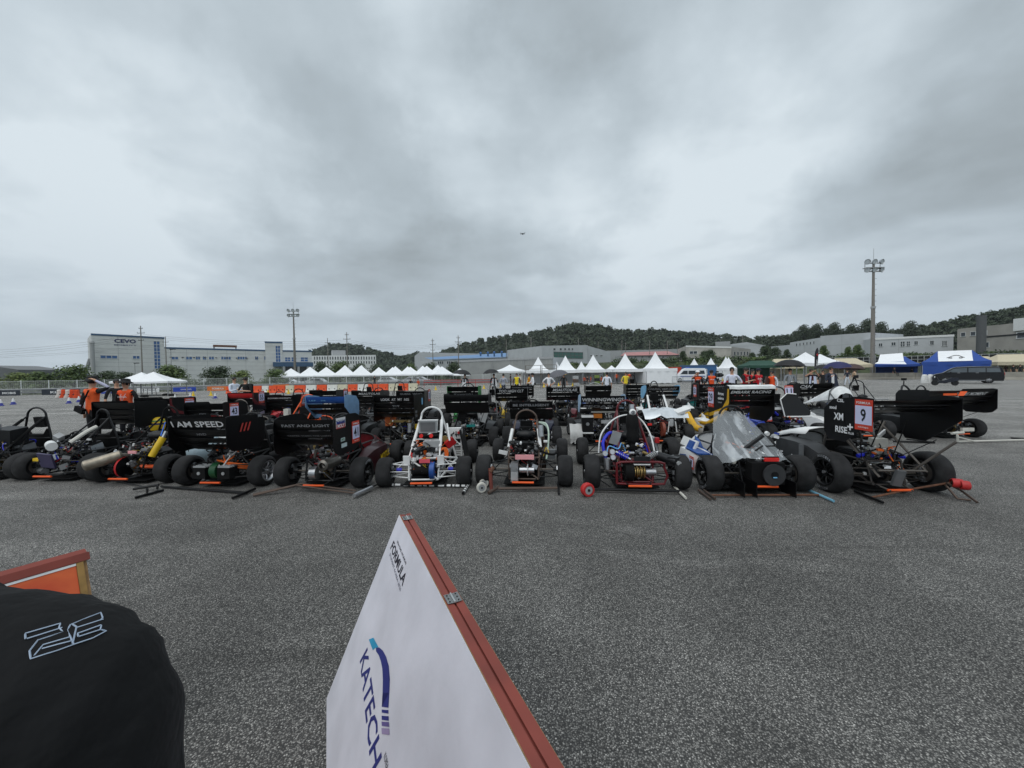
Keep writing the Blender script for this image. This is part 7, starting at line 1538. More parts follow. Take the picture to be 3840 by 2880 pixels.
for a in (.075, .937, 1.8):
    b = MB()
    for s in (-1, 1):
        vs = [bp(a + da, s * x, HB + .006 + z) for da in (-.03, .03) for x, z in ((.003, 0), (.026, .0015))]; b.add(vs, [(0, 1, 3, 2), (2, 3, 1, 0)], hinge_m)
        for da in (-.02, 0, .02): b.cyl(bp(a + da, s * .016, HB + .006), bp(a + da, s * .016, HB + .0085), .0032, dgrey, n=8)
    b.cyl(bp(a - .03, 0, HB + .007), bp(a + .03, 0, HB + .007), .0035, hinge_m, n=8); b.build('hinge', e)
# orange board at the left
oe = D(315, 2070, 1.77); od = Vector((.5, .866, 0)); hb2 = CAM_H - .80
oe.z = hb2; e = tag(empty('orange_board', (oe.x, oe.y, 0)), 'orange banner board with red wooden top rail at the left behind the shoulder', 'sign board'); sn = Vector((od.y, -od.x, 0))
def op(a, s, z): return -od * a + sn * s + Vector((0, 0, z))
def fire_nodes(t, b):
    L = t.links.new; g = t.nodes.new('ShaderNodeTexCoord'); n = nd(t, 'ShaderNodeTexNoise', Scale=3.5, Detail=4., Distortion=1.2); L(g.outputs['Object'], n.inputs['Vector']); r = t.nodes.new('ShaderNodeValToRGB'); el = r.color_ramp.elements
    el[0].position = .3; el[0].color = lin((184, 48, 24)) + (1,); el[1].position = .72; el[1].color = lin((236, 122, 58)) + (1,); L(n.outputs['Fac'], r.inputs[0]); L(r.outputs[0], b.inputs['Base Color']); b.inputs['Roughness'].default_value = .45
fire = node_mat('orange_banner_print', fire_nodes)
for s in (1, -1):
    def quad3(nm, a0, a1, t0, t1, d, m, th=.006):
        b = MB(); vs = [op(a, s * (.02 + .36 * t + dd), hb2 * (1 - t) + dd * .4) for dd in (d, d - th) for a in (a0, a1) for t in (t0, t1)]; b.add(vs, [(0, 1, 3, 2), (4, 6, 7, 5), (0, 2, 6, 4), (1, 5, 7, 3), (0, 4, 5, 1), (2, 3, 7, 6)], m); return b.build(nm, e, 0)
    quad3('board_panel', 0, 1.8, .004, 1, 0, ply, .03); quad3('orange_banner', .035, 1.75, .047, .97, .006, fire, .004); quad3('white_strip', .035, 1.75, .036, .046, .009, white, .006); quad3('top_rail', -.01, 1.8, 0, .034, .012, plank, .028); quad3('wood_stile', .012, .034, .036, .98, .010, mat('bare_wood', (150, 118, 66), .75, var=.3, scale=14), .006)
    quad3('hinge_plate', .32, .44, .006, .028, .016, white, .003)

# ================================================================ people
def skin_mesh(verts, edges, radii, sub=1):
    me = bpy.data.meshes.new('sk'); me.from_pydata(verts, edges, []); o = bpy.data.objects.new('sk', me); COL.objects.link(o)
    md = o.modifiers.new('s', 'SKIN'); md.use_smooth_shade = True; md.branch_smoothing = .5
    for i, sv in enumerate(me.skin_vertices[0].data): sv.radius = radii[i] if isinstance(radii[i], tuple) else (radii[i], radii[i]); sv.use_root = (i == 0)
    if sub: ss = o.modifiers.new('b', 'SUBSURF'); ss.levels = sub
    dg = bpy.context.evaluated_depsgraph_get(); dg.update(); out = bpy.data.meshes.new_from_object(o.evaluated_get(dg))
    bpy.data.objects.remove(o); bpy.data.meshes.remove(me); return out
def seg_dist(p, a, b):
    ab = b - a; t = max(0, min(1, (p - a).dot(ab) / max(ab.length_squared, 1e-9))); return (p - a - ab * t).length
_CLOTH = {}
def cloth(c):
    k = 'cloth_%d_%d_%d' % c; return mat(k, c, .85, var=.12, scale=9, bump=.25, bscale=18)
def person(label, px, dep, face=0., h=1.74, top=(30, 30, 32), bottom=(34, 36, 42), sleeve='short', L=None, Rr=None, vest=None, hat=None, hair=True, shoes=(30, 30, 30), stride=0., sit=False, arm_c=None, extra=None, base=0., pos=None, lean=0., tilt=(0, 0), vest_txt=None, group='people around the cars'):
    """face: heading in degrees, 0 looks away from the camera (+Y), 180 towards it. L, Rr: (elbow, hand) in body axes, x to the person's right"""
    s = h / 1.74
    loc = Vector((X(px, dep), dep, base)) if pos is None else Vector(pos)
    e = tag(empty('person', loc, R(-face)), label, 'person', group)
    V = []; Ed = []; Ra = []; Pt = []
    def v(p, r): V.append(Vector(p) * s); Ra.append(r * s if not isinstance(r, tuple) else (r[0] * s, r[1] * s)); return len(V) - 1
    def ed(a, b, part): Ed.append((a, b)); Pt.append(part)
    ly = lean
    hipz = .93 if not sit else .5
    p0 = v((0, 0, hipz), (.15, .115)); p1 = v((0, ly * .4, hipz + .2), (.135, .10)); p2 = v((0, ly * .8, hipz + .37), (.165, .115)); p3 = v((0, ly, hipz + .5), (.12, .085)); p4 = v((0, ly * 1.1, hipz + .56), (.055, .055)); p5 = v((tilt[0] * .4, ly * 1.15 + .01 + tilt[1] * .3, hipz + .63), (.06, .068)); p6 = v((tilt[0], ly * 1.2 + .015 + tilt[1], hipz + .715), (.076, .092)); p7 = v((tilt[0] * 1.2, ly * 1.2 + tilt[1], hipz + .785), (.055, .065))
    for a, b_, q in ((p0, p1, 'top'), (p1, p2, 'top'), (p2, p3, 'top'), (p3, p4, 'neck'), (p4, p5, 'skin'), (p5, p6, 'skin'), (p6, p7, 'skin')): ed(a, b_, q)
    hands = []
    for sgn, arm in ((-1, L), (1, Rr)):
        el, hd = arm or ((.27, -.03, hipz + .17), (.28, .06, hipz - .07))
        sh = v((sgn * .185, ly, hipz + .465), .062); up = v((sgn * (.185 * .4 + abs(el[0]) * .6) if el[0] > 0 else sgn * .185, ly * .5 + el[1] * .5, (hipz + .465) * .5 + el[2] * .5), .05); elb = v((sgn * el[0], el[1], el[2]), .041); wr = v((sgn * hd[0], hd[1], hd[2]), .028)
        d = (V[wr] - V[elb]).normalized(); pal = v((V[wr] / s) + d * .07, (.034, .02))
        ed(p3, sh, 'top'); ed(sh, up, 'sleeve1'); ed(up, elb, 'sleeve2'); ed(elb, wr, 'fore'); ed(wr, pal, 'skin'); hands.append((V[wr].copy(), V[pal].copy(), d, sgn))
    for sgn in (-1, 1):
        if sit:
            hp = v((sgn * .09, .03, .47), .085); kn = v((sgn * .13, .45, .47), .06); an = v((sgn * .13, .42, .09), .042); ft = v((sgn * .14, .56, .045), .04)
        else:
            st = stride * sgn; hp = v((sgn * .088, 0, .84), .092); kn = v((sgn * .1, st * .5 + .02, .48), .062); an = v((sgn * .105, st, .085), .042); ft = v((sgn * .13, st + .14, .04), .038)
        ed(p0, hp, 'leg'); ed(hp, kn, 'leg'); ed(kn, an, 'leg'); ed(an, ft, 'shoe')
    me = skin_mesh(V, Ed, Ra, 1)
    tm, bm_, sm = cloth(top), cloth(bottom), cloth(shoes); am = cloth(arm_c) if arm_c else tm
    mats = [skin, tm, bm_, sm, am]; idx = {'skin': 0, 'neck': 0, 'top': 1, 'leg': 2, 'shoe': 3, 'sleeve1': 1, 'sleeve2': 1 if sleeve != 'none' else 0, 'fore': 4 if sleeve == 'long' else 0}
    segs = [(V[a], V[b_], Pt[k]) for k, (a, b_) in enumerate(Ed)]
    mb = MB(); mb.mats = mats[:]; mb.v = [tuple(x.co) for x in me.vertices]; vest_f = []
    for p in me.polygons:
        c = p.center; part = min(segs, key=lambda g: seg_dist(c, g[0], g[1]))[2]
        if part == 'sleeve2' and sleeve == 'short':
            pass
        mb.f.append(list(p.vertices)); mb.m.append(idx[part])
        if part == 'top' and abs(c.x) < .17 * s and c.z > (hipz - .1) * s: vest_f.append(list(p.vertices))
    nrm = [x.normal.copy() for x in me.vertices]; bpy.data.meshes.remove(me)
    # fingers and thumb, curled a little
    for wr, pal, d, sgn in hands:
        u, w2 = basis(d)
        for k, off_ in enumerate((-.024, -.008, .008, .024)):
            q = pal + u * off_ * s; ln = (.055, .065, .06, .048)[k] * s; mb.tube([q - d * .02, q + d * ln * .55, q + d * ln * .85 + w2 * .018 * s, q + d * ln * .9 + w2 * .036 * s], .008 * s, skin, n=5, radii=[.0095 * s, .009 * s, .008 * s, .006 * s])
        q = wr + (pal - wr) * .45; mb.tube([q - u * .02 * s, q - u * .046 * s + d * .02, q - u * .05 * s + d * .05 * s], .009 * s, skin, n=5)
    # face
    hc = V[p6]; fy = 1
    eye = mat('eye_dark', (26, 22, 22), .4)
    for sgn in (-1, 1):
        mb.ball(hc + Vector((sgn * .03, .086, .004)) * s, .011 * s, eye, 6, 4); mb.ball(hc + Vector((sgn * .078, 0, -.01)) * s, .022 * s, skin, 6, 5, (.4, .8, 1.3)); mb.box(hc + Vector((sgn * .03, .088, .026)) * s, (.034 * s, .008 * s, .007 * s), hair_m)
    mb.ball(hc + Vector((0, .095, -.02)) * s, .016 * s, skin, 6, 5, (.8, 1, 1.5)); mb.box(hc + Vector((0, .082, -.06)) * s, (.04 * s, .01 * s, .008 * s), mat('lips', (150, 84, 78), .6))
    mb.build('body', e, 80)
    if hair:
        b = MB(); b.ball(hc + Vector((0, -.014, .022)) * s, .1 * s, hair_m, 14, 9, (.88, 1.06, .98))
        keep = MB(); keep.mats = b.mats
        ok = [Vector(q) for q in b.v]; b.f, b.m = [f_ for f_ in b.f if not all(ok[i].y > hc.y + .055 * s and ok[i].z < hc.z + .06 * s for i in f_) and max(ok[i].z for i in f_) > hc.z - .035 * s], None
        b.m = [0] * len(b.f); rr = random.Random(int(px)); b.v = [tuple(Vector(q) + Vector((rr.uniform(-1, 1), rr.uniform(-1, 1), rr.uniform(-.5, 1.4))) * .006) for q in b.v]; b.build('hair', e, 70)
    if vest:
        b = MB(); vm = cloth(vest); used = {}
        for f_ in vest_f:
            ff_ = []
            for i in f_:
                if i not in used: used[i] = len(b.v); b.v.append(tuple(Vector(mb.v[i]) + nrm[i] * .014))
                ff_.append(used[i])
            b.f.append(ff_); b.m.append(0)
        b.mats = [vm]; o = b.build('vest', e, 80)
        if vest_txt:
            t_, fr = vest_txt; b = MB(); y = (ly + (.135 if fr else -.135)) * s; put_text(b, t_, mtx((0, y, (hipz + .36) * s), (-1 if fr else 1, 0, 0), (0, 0, 1)), .22 * s, .045 * s, print_white if fr else print_black, .02); b.build('vest_lettering', o, 0)
    if hat:
        kind, c = hat; b = MB(); hm = cloth(c)
        if kind == 'bucket': b.lathe([(.17, .015), (.12, .05), (.105, .06), (.095, .12), (.05, .135), (0, .137)], hm, hc + Vector((0, 0, .0)), (0, -.1, 1), 18)
        elif kind == 'straw': b.lathe([(.3, .03), (.2, .06), (.11, .08), (.1, .15), (.04, .17), (0, .17)], mat('straw', (206, 168, 96), .8, var=.2, scale=30), hc, (0, -.05, 1), 20)
        else: b.lathe([(.098, .03), (.1, .06), (.085, .11), (.04, .13), (0, .132)], hm, hc, (0, 0, 1), 16); b.box(hc + Vector((0, .12, .05)) * s, (.14 * s, .1 * s, .012), hm, (-.15, 0, 0))
        b.build('hat', e, 60)
    if extra:
        for nm, fn in extra: b = MB(); fn(b, s, hipz); b.build(nm, e)
    return e
def lanyard(c=(220, 220, 225), fr=1):
    def f(b, s, z): b.tube([(-.07 * s, fr * .05, (z + .5) * s), (-.04 * s, fr * .125, (z + .38) * s), (0, fr * .145, (z + .2) * s), (.04 * s, fr * .125, (z + .38) * s), (.07 * s, fr * .05, (z + .5) * s)], .006, cloth(c), n=4); b.box((0, fr * .15, (z + .15) * s), (.08, .006, .1), print_white)
    return ('lanyard', f)
def open_shirt(c):
    def f(b, s, z):
        for q in (-1, 1): b.loft([[Vector((q * x0, y, zz)), Vector((q * x1, y + .02, zz))] for x0, x1, y, zz in ((.05, .15, .13, z + .45), (.07, .18, .14, z + .2), (.08, .2, .14, z - .12))], cloth(c), caps=False, closed=False)
    return ('open_shirt_front', f)
# --- near left
person('official with an orange vest and black hood, one hand on the head', 345, 9.6, 8, h=1.78, top=(22, 22, 24), bottom=(26, 26, 28), sleeve='long', Rr=((.42, .04, 1.5), (.2, -.06, 1.66)), L=((.28, -.04, 1.08), (.3, .02, .86)), vest=(240, 96, 40), hat=('bucket', (18, 18, 20)), vest_txt=('OFFICIAL', False), arm_c=(190, 190, 214),
    extra=[('shoulder_strap', lambda b, s, z: b.tube([(.1, -.14, (z + .5) * s), (0, -.17, (z + .28) * s), (-.14, -.16, (z + .02) * s)], .018, matt, n=5)), ('hip_bag', lambda b, s, z: b.box((-.14, -.17, (z + .03) * s), (.24, .08, .13), matt, (0, .4, 0)))])
person('smiling official with an orange vest and wide black sun hat', 472, 10.2, 172, h=1.70, top=(24, 24, 26), sleeve='long', vest=(242, 92, 42), hat=('bucket', (18, 18, 20)), vest_txt=('OFFICIAL', True), extra=[lanyard()])
person('dark-shirted person standing half behind the orange-vested hat wearer', 437, 12.6, 120, h=1.72, top=(24, 24, 27))
person('man in a pale blue shirt looking at his hands behind the red wing', 878, 17.4, 110, h=1.74, top=(214, 222, 236), sleeve='long', bottom=(60, 64, 76), Rr=((.25, .1, 1.12), (.12, .34, 1.2)), L=((.25, .1, 1.12), (.1, .36, 1.22)))
person('man in black T-shirt and sunglasses with folded arms', 921, 17.0, 178, h=1.73, top=(20, 21, 23), Rr=((.28, .1, 1.1), (-.06, .2, 1.14)), L=((.28, .1, 1.12), (-.06, .22, 1.16)), extra=[('sunglasses', lambda b, s, z: b.box((0, .1, (z + .72) * s), (.13, .02, .035), black)), ('backpack', lambda b, s, z: b.box((0, -.2, (z + .3) * s), (.3, .18, .42), matt))])
# --- umbrella people
def umbrella(label, px, py, dep, r, c, tilt=(0, 0), down=.8, m=None):
    p = D(px, py, dep); e = tag(empty('umbrella', (p.x, dep, p.z)), label, 'umbrella', 'open umbrellas'); e.rotation_euler = (tilt[0], tilt[1], .3)
    b = MB(); n = 8; rings = []; mm = mat('umb_%d_%d_%d' % c, c, .6, var=.1)
    for k in range(6):
        t = k / 5; ring = []
        for i in range(n * 2):
            a = PI * i / n; rr = r * math.sin(t * 1.2) / math.sin(1.2) * (1 if i % 2 == 0 else 1 - .06 * t); ring.append(Vector((rr * math.cos(a), rr * math.sin(a), -.36 * r * (1 - math.cos(t * 1.45)) / (1 - math.cos(1.45)) * 1.4 - (0 if i % 2 == 0 else -.02 * t))))
        rings.append(ring)
    b.loft(rings, mm, caps=False); b.build('canopy', e, 50)
    b = MB(); b.cyl((0, 0, .06), (0, 0, -down), .009, steel, n=6); b.tube([(0, 0, -down), (0, 0, -down - .08), (.03, 0, -down - .11), (.06, 0, -down - .08)], .013, black, n=6, smooth=2); b.build('shaft', e)
    b = MB()
    for i in range(n): a = 2 * PI * i / n; b.tube([(0, 0, -.12), (r * .55 * math.cos(a), r * .55 * math.sin(a), -.22 * r)], .004, steel, n=4)
    b.build('rib', e)
hold = ((.27, .08, 1.12), (.16, .24, 1.3))
person('suited man with white papers under the left black umbrella', 1744, 29, 200, top=(30, 32, 42), sleeve='long', bottom=(30, 32, 40), Rr=hold, extra=[('papers', lambda b, s, z: b.box((-.1, .3, 1.0), (.22, .02, .3), print_white)), open_shirt((220, 222, 226))])
umbrella('left black umbrella over the suited man with papers', 1734, 1386, 29, .72, (22, 22, 25), (0, .1))
person('suited man under the right black umbrella holding its shaft', 1852, 29, 160, top=(24, 26, 36), sleeve='long', bottom=(26, 27, 33), L=hold, extra=[open_shirt((224, 224, 228))])
umbrella('right black umbrella over the suited man', 1840, 1384, 29, .62, (22, 22, 25), (0, -.08))
person('person in grey shirt with a blue number on the back', 1888, 27.5, 15, top=(168, 172, 182), bottom=(50, 54, 66), Rr=((.3, 0, 1.1), (.24, .26, 1.08)), extra=[('back_number', lambda b, s, z: put_text(b, '17', mtx((0, -.14, 1.2), (1, 0, 0), (0, 0, 1)), .15, .16, navy, .02))])
person('man in yellow bib with brown sleeves left of the scaffold', 1938, 29, 185, top=(84, 56, 50), sleeve='long', vest=(232, 208, 40), bottom=(40, 42, 50))
person('stooping person in orange and yellow by the left scaffold', 1980, 31, 110, h=1.66, top=(206, 112, 34), vest=(226, 188, 40), sleeve='long', Rr=((.2, .14, 1.1), (.1, .3, 1.0)), L=((.2, .14, 1.1), (.1, .3, 1.0)), lean=.1)
person('man in white shirt and black hat facing the stooping one', 1998, 27, 265, h=1.74, top=(226, 228, 232), sleeve='long', bottom=(24, 24, 28), hat=('bucket', (18, 18, 20)), Rr=((.22, .14, 1.1), (.1, .34, 1.06)), extra=[('hip_bag', lambda b, s, z: b.box((.1, -.16, 1.0), (.2, .1, .16), black))])
person('man in white T-shirt and black trousers with hands on hips', 2058, 25, 180, top=(230, 231, 234), bottom=(22, 22, 25), Rr=((.4, -.06, 1.14), (.2, .06, 1.0)), L=((.4, -.06, 1.14), (.2, .06, 1.0)), stride=.06)
umbrella('tilted grey umbrella beside the man in white with hands on hips', 2085, 1389, 28, .8, (92, 92, 98), (.0, -.28), .7)
person('person in black shaded by a wide straw hat', 2114, 32, 180, h=1.66, top=(26, 26, 28), bottom=(28, 28, 30), hat=('straw', (206, 168, 96)), stride=.1)
person('man in white T-shirt seen from behind between the marquees', 2276, 24, 10, top=(222, 227, 238), bottom=(60, 62, 70), L=((.27, -.03, 1.12), (.29, .05, .9)), extra=[('cap_back', lambda b, s, z: b.ball((0, 0, (z + .76) * s), .1, black, 10, 6, (1, 1, .7)))])
person('photographer in yellow vest and grey trousers holding a black camera', 2347, 26.5, 190, top=(206, 190, 96), vest=(232, 206, 52), bottom=(104, 100, 94), Rr=((.3, .05, 1.1), (.2, .2, 1.0)), extra=[('camera', lambda b, s, z: (b.box((-.18, .26, 1.0), (.16, .1, .11), black), b.cyl((-.18, .3, 1.0), (-.18, .46, .98), .05, black)))])
# --- group right of centre
person('official in orange vest with white cap, left of the blue cabin window', 2616, 19.5, 185, top=(30, 30, 33), vest=(240, 88, 36), hat=('cap', (224, 224, 226)), Rr=((.3, .05, 1.36), (.12, .16, 1.58)), vest_txt=('OFFICIAL', True))
person('official in orange vest with dark cap, right of the cabin window', 2668, 20, 190, h=1.74, top=(26, 27, 30), vest=(240, 88, 36), hat=('cap', (26, 28, 36)), vest_txt=('OFFICIAL', True), L=((.32, .05, 1.12), (.4, .22, 1.05)))
e = tag(empty('camera_tripod', (X(2694, 21), 21, 0)), 'black camera on a tripod right of the orange-vested officials', 'camera')
for k in range(3): b = MB(); a = k * 2.09; b.cyl((0, 0, 1.35), (.4 * math.cos(a), .4 * math.sin(a), 0), .018, black, n=6); b.build('leg', e)
b = MB(); b.box((0, 0, 1.5), (.2, .36, .22), black); b.cyl((0, -.18, 1.5), (0, -.42, 1.5), .07, black); b.box((0, .1, 1.68), (.05, .2, .08), black); b.build('camera', e)
person('tall man in white shirt with one hand on the hip', 2745, 16.8, 205, h=1.86, top=(220, 224, 240), bottom=(40, 44, 56), L=((.36, -.02, 1.12), (.2, .1, 1.0)), Rr=((.27, .06, 1.1), (.24, .14, .9)))
person('official in red vest looking at a phone', 2796, 17.8, 150, h=1.84, top=(26, 24, 26), vest=(186, 22, 34), Rr=((.26, .12, 1.12), (.08, .32, 1.2)), L=((.26, .12, 1.12), (.06, .32, 1.2)), extra=[lanyard()])
person('official in red vest and navy cap facing the camera', 2843, 17.6, 180, h=1.8, top=(28, 26, 30), vest=(190, 20, 34), hat=('cap', (24, 28, 44)), vest_txt=('OFFICIAL', True), extra=[lanyard()])
person('man in red vest half hidden behind the capped official', 2822, 19.6, 170, h=1.76, top=(28, 26, 28), vest=(186, 22, 34))
person('woman in orange vest with white sleeves carrying a dark folder', 2896, 19.4, 250, h=1.68, top=(206, 212, 222), sleeve='long', vest=(240, 84, 32), extra=[('folder', lambda b, s, z: b.box((.05, .3, 1.12), (.04, .4, .5), mat('folder_brown', (64, 46, 44), .5), (.4, 0, .2)))])
person('man in light grey suit under the big black umbrella', 2963, 19.8, 185, h=1.78, top=(150, 156, 162), sleeve='long', bottom=(120, 126, 134), extra=[lanyard()])
umbrella('big black umbrella over the man in the light grey suit', 2962, 1348, 20, .72, (20, 20, 23), (0, .06), .9)
person('man in open pale blue shirt photographing with both hands raised', 3041, 20.4, 185, h=1.76, top=(24, 26, 40), sleeve='short', bottom=(34, 36, 44), Rr=((.34, .1, 1.36), (.06, .26, 1.6)), L=((.34, .1, 1.36), (.06, .26, 1.6)), extra=[open_shirt((206, 214, 238)), lanyard((180, 40, 50))])
person('woman in black dress right of the photographing man', 3086, 25, 200, h=1.68, top=(24, 24, 27), bottom=(28, 27, 29))
person('man in dark navy jacket and white shirt before the navy umbrella', 3116, 18.6, 185, h=1.84, top=(44, 50, 66), sleeve='long', bottom=(26, 26, 32), Rr=((.27, .1, 1.12), (.14, .24, 1.3)), extra=[open_shirt((44, 50, 66)), ('white_shirt_front', lambda b, s, z: b.box((0, .125, 1.26), (.12, .03, .42), print_white))])
umbrella('navy umbrella behind the man in the navy jacket', 3138, 1356, 20, .62, (28, 32, 84), (0, -.1)); umbrella('small black umbrella between the photographing man and navy jacket', 3088, 1366, 27, .6, (26, 26, 30)); umbrella('brown umbrella right of the navy one', 3195, 1364, 32, .9, (72, 52, 48), (0, .1)); 
person('walking person in dark top and white trousers by the concrete wall', 3178, 40, 255, h=1.68, top=(38, 42, 58), bottom=(208, 214, 222), stride=.22); person('walking person in beige top and black trousers with a bag', 3204, 40, 100, h=1.66, top=(196, 168, 138), bottom=(26, 26, 28), stride=.26, extra=[('shoulder_bag', lambda b, s, z: b.box((.25, 0, .95), (.12, .4, .3), black))])
person('man in dark clothes sitting on the concrete wall by the blue tent', 3354, 59, 170, h=1.74, top=(40, 44, 50), bottom=(70, 66, 60), sit=True, base=.6)
person('dark-clothed person inside the left blue tent', 3420, 62, 180, top=(30, 30, 34), bottom=(30, 30, 34))
for k, (px, dp) in enumerate(((3772, 56), (3800, 55), (3826, 54))): person(('left', 'middle', 'right')[k] + ' of three dark-clothed people under the beige tent at the right edge', px, dp, 180 + 20 * k, top=((70, 50, 46), (36, 36, 40), (30, 30, 34))[k], base=.3)
for k, (px, dp, c, sit) in enumerate(((2155, 57, (216, 84, 44), True), (2190, 58, (210, 80, 40), True), (2203, 57, (60, 40, 40), True), (2216, 58, (222, 86, 40), True), (2256, 58, (200, 96, 60), True), (2312, 57, (226, 92, 44), False), (2360, 56, (220, 84, 40), False), (1950, 54, (70, 44, 46), False), (1915, 56, (40, 40, 46), False), (1405, 60, (30, 34, 40), False), (1540, 52, (34, 30, 32), True), (1568, 50, (208, 90, 50), True))):
    person('%s person %s' % (('orange-clad', 'orange-clad', 'dark-clad', 'orange-clad', 'faded orange-clad', 'orange-clad', 'orange-clad', 'maroon-clad', 'dark-clad', 'dark-clad', 'dark-clad', 'orange-clad')[k], ('sitting left under the second marquee', 'sitting at the left of the seated group', 'sitting in the middle of the seated group', 'sitting at the right of the seated group', 'sitting alone right of the group', 'standing under the third marquee', 'standing behind the photographer in yellow', 'standing behind the man in the yellow bib', 'standing by the low white tent', 'standing at the end of the left tents', 'sitting at the right end of the barriers', 'crouching right of the barriers')[k]), px, dp, 170 + 37 * k, h=1.7, top=c, sit=sit, bottom=(44, 46, 52))

# ================================================================ shoulder in the foreground
shirt = mat('black_jersey', (15, 16, 18), .9, var=.25, scale=7, bump=.9, bscale=11, spec=.35)
e = tag(empty('person', (-.695, .36, 0)), 'shoulder of a person in a black T-shirt with a white outlined emblem, close by', 'person')
V = [Vector(q) for q in ((0, 0, .95), (0, 0, 1.15), (0, -.005, 1.3), (0, -.01, 1.42), (-.01, .0, 1.53), (-.03, .01, 1.6), (-.05, .0, 1.70), (-.055, -.01, 1.79), (.15, 0, 1.442), (.266, .0, 1.432), (.274, .0, 1.34), (.275, .01, 1.2), (.32, .06, 1.02), (.32, .14, .82), (-.15, 0, 1.455), (-.255, 0, 1.425), (-.295, 0, 1.33), (-.315, .01, 1.2), (-.3, .08, 1.02), (-.28, .18, .85), (.1, 0, .84), (.11, .02, .48), (.11, 0, .09), (.14, .15, .04), (-.1, 0, .84), (-.11, .02, .48), (-.11, 0, .09), (-.14, .15, .04))]
Ra = [(.17, .13), (.165, .12), (.175, .13), (.14, .095), (.06, .06), (.06, .07), (.078, .095), (.06, .07), .08, .072, .070, .064, .042, .03, .085, .078, .07, .062, .042, .03, .1, .065, .045, .04, .1, .065, .045, .04]
Ed = [(0, 1), (1, 2), (2, 3), (3, 4), (4, 5), (5, 6), (6, 7), (3, 8), (8, 9), (9, 10), (10, 11), (11, 12), (12, 13), (3, 14), (14, 15), (15, 16), (16, 17), (17, 18), (18, 19), (0, 20), (20, 21), (21, 22), (22, 23), (0, 24), (24, 25), (25, 26), (26, 27)]
part = ['s', 's', 's', 's', 'k', 'k', 'k', 's', 's', 's', 's', 'k', 'k', 's', 's', 's', 's', 'k', 'k', 't', 't', 't', 'b', 't', 't', 't', 'b']
me = skin_mesh(V, Ed, Ra, 3)
mb = MB(); mb.mats = [skin, shirt, cloth((40, 42, 50)), cloth((30, 30, 32))]; mb.v = [tuple(x.co) for x in me.vertices]; nr = [x.normal.copy() for x in me.vertices]
sh = MB(); sh.mats = [shirt]; used = {}
for p in me.polygons:
    c = p.center; q = part[min(range(len(Ed)), key=lambda k: seg_dist(c, V[Ed[k][0]], V[Ed[k][1]]))]
    mb.f.append(list(p.vertices)); mb.m.append({'k': 0, 's': 1, 't': 2, 'b': 3}[q])
    if q == 's':
        f_ = []
        for i in p.vertices:
            if i not in used:
                used[i] = len(sh.v); co = Vector(mb.v[i]); ex = max(0, min(1, (co.x - .17) / .1)); wv = (.0006 + .002 * ex) * math.sin(co.x * 150 - co.z * 40 + co.y * 25 + 3 * mnoise.noise(co * 8)) + .004 * mnoise.noise(co * 11); sh.v.append(tuple(co + nr[i] * (.013 + wv)))
            f_.append(used[i])
        sh.f.append(f_); sh.m.append(0)
for sgn in (-1, 1):
    wr, pal = Vector((sgn * .32, .14, .82)) if sgn > 0 else Vector((-.28, .18, .85)), None
    d = Vector((0, .3, -.95)).normalized(); u, w2 = basis(d)
    for k, of in enumerate((-.027, -.009, .009, .027)): q = wr + d * .07 + u * of; mb.tube([q - d * .06, q + d * .04, q + d * .06 + w2 * .02], .009, skin, n=5)
    mb.tube([wr - u * .02, wr - u * .05 + d * .03, wr - u * .05 + d * .06], .01, skin, n=5)
hc = V[6]
for sgn in (-1, 1): mb.ball(hc + Vector((sgn * .03, .09, .0)), .012, mat('eye_dark', (26, 22, 22), .4), 6, 4); mb.ball(hc + Vector((sgn * .08, 0, -.01)), .024, skin, 6, 5, (.4, .8, 1.3))
mb.ball(hc + Vector((0, .1, -.02)), .017, skin, 6, 5, (.8, 1, 1.5)); bpy.data.meshes.remove(me)
mb.build('body', e, 80); so = sh.build('t_shirt', e, 80)
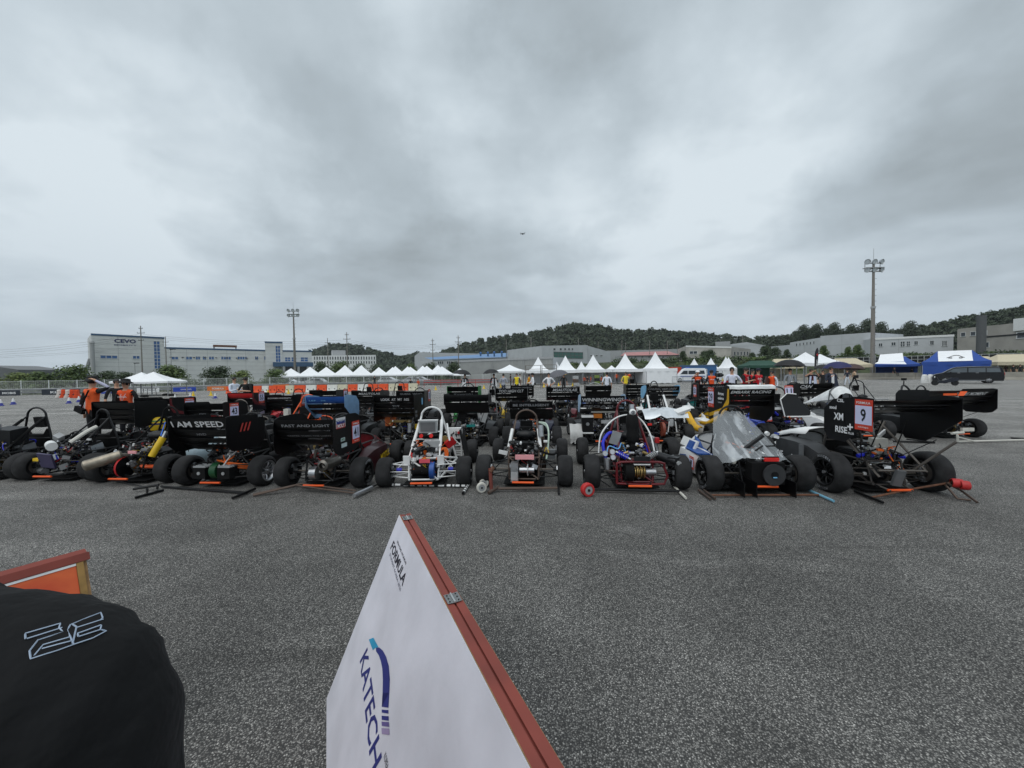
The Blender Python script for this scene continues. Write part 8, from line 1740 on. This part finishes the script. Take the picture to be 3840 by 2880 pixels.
b = MB(); b.ball(hc + Vector((0, -.014, .03)), .1, hair_m, 14, 9, (.9, 1.08, 1)); b.build('hair', e, 70)
bv = BVHTree.FromPolygons([Vector(q) + Vector((-.695, .36, 0)) for q in sh.v], sh.f)
def on_shirt(zx, zy):
    px, py = zx * .5424, 1980 + zy * .5424; d = ray(px, py).normalized(); h_ = bv.ray_cast(Vector((0, 0, CAM_H)), d)
    return None if h_[0] is None else h_[0] + h_[1] * .0003 - Vector((-.695, .36, 0))
STR = [[(176, 768), (174, 730), (418, 660), (408, 690), (436, 720), (262, 775), (205, 850), (213, 905), (400, 845), (508, 806)], [(186, 766), (430, 690)], [(236, 882), (298, 808), (490, 752)], [(290, 836), (494, 780)], [(508, 806), (466, 708), (486, 670), (600, 622), (694, 586), (708, 622), (690, 640)], [(500, 800), (528, 684), (495, 664)], [(530, 690), (712, 632)], [(508, 806), (640, 762), (734, 712), (692, 702), (700, 674)], [(540, 752), (536, 730), (696, 672)], [(542, 752), (692, 704)]]
em = MB(); pm_ = mat('emblem_thread', (168, 184, 204), .7)
for st in STR:
    pts = []
    for a, c_ in zip(st[:-1], st[1:]):
        for k in range(5): q = on_shirt(a[0] + (c_[0] - a[0]) * k / 5, a[1] + (c_[1] - a[1]) * k / 5); pts += [q] if q else []
    q = on_shirt(*st[-1]); pts += [q] if q else []
    if len(pts) > 1: em.tube(pts, .00065, pm_, n=4)
if em.f: em.build('emblem', e)

# ================================================================ damp air
def haze_nodes(t):
    t.nodes.clear(); o = t.nodes.new('ShaderNodeOutputMaterial'); v = t.nodes.new('ShaderNodeVolumePrincipled')
    v.inputs['Color'].default_value = (.86, .92, .97, 1); v.inputs['Density'].default_value = .00014; v.inputs['Anisotropy'].default_value = .1
    t.links.new(v.outputs[0], o.inputs['Volume'])
hm_ = bpy.data.materials.new('damp_air'); hm_.use_nodes = True; haze_nodes(hm_.node_tree)
b = MB(); b.box((0, 425, 39.5), (2040, 1200, 81), hm_); tag(b.build('haze', smooth=0), 'thin damp haze over the whole place', kind='stuff')
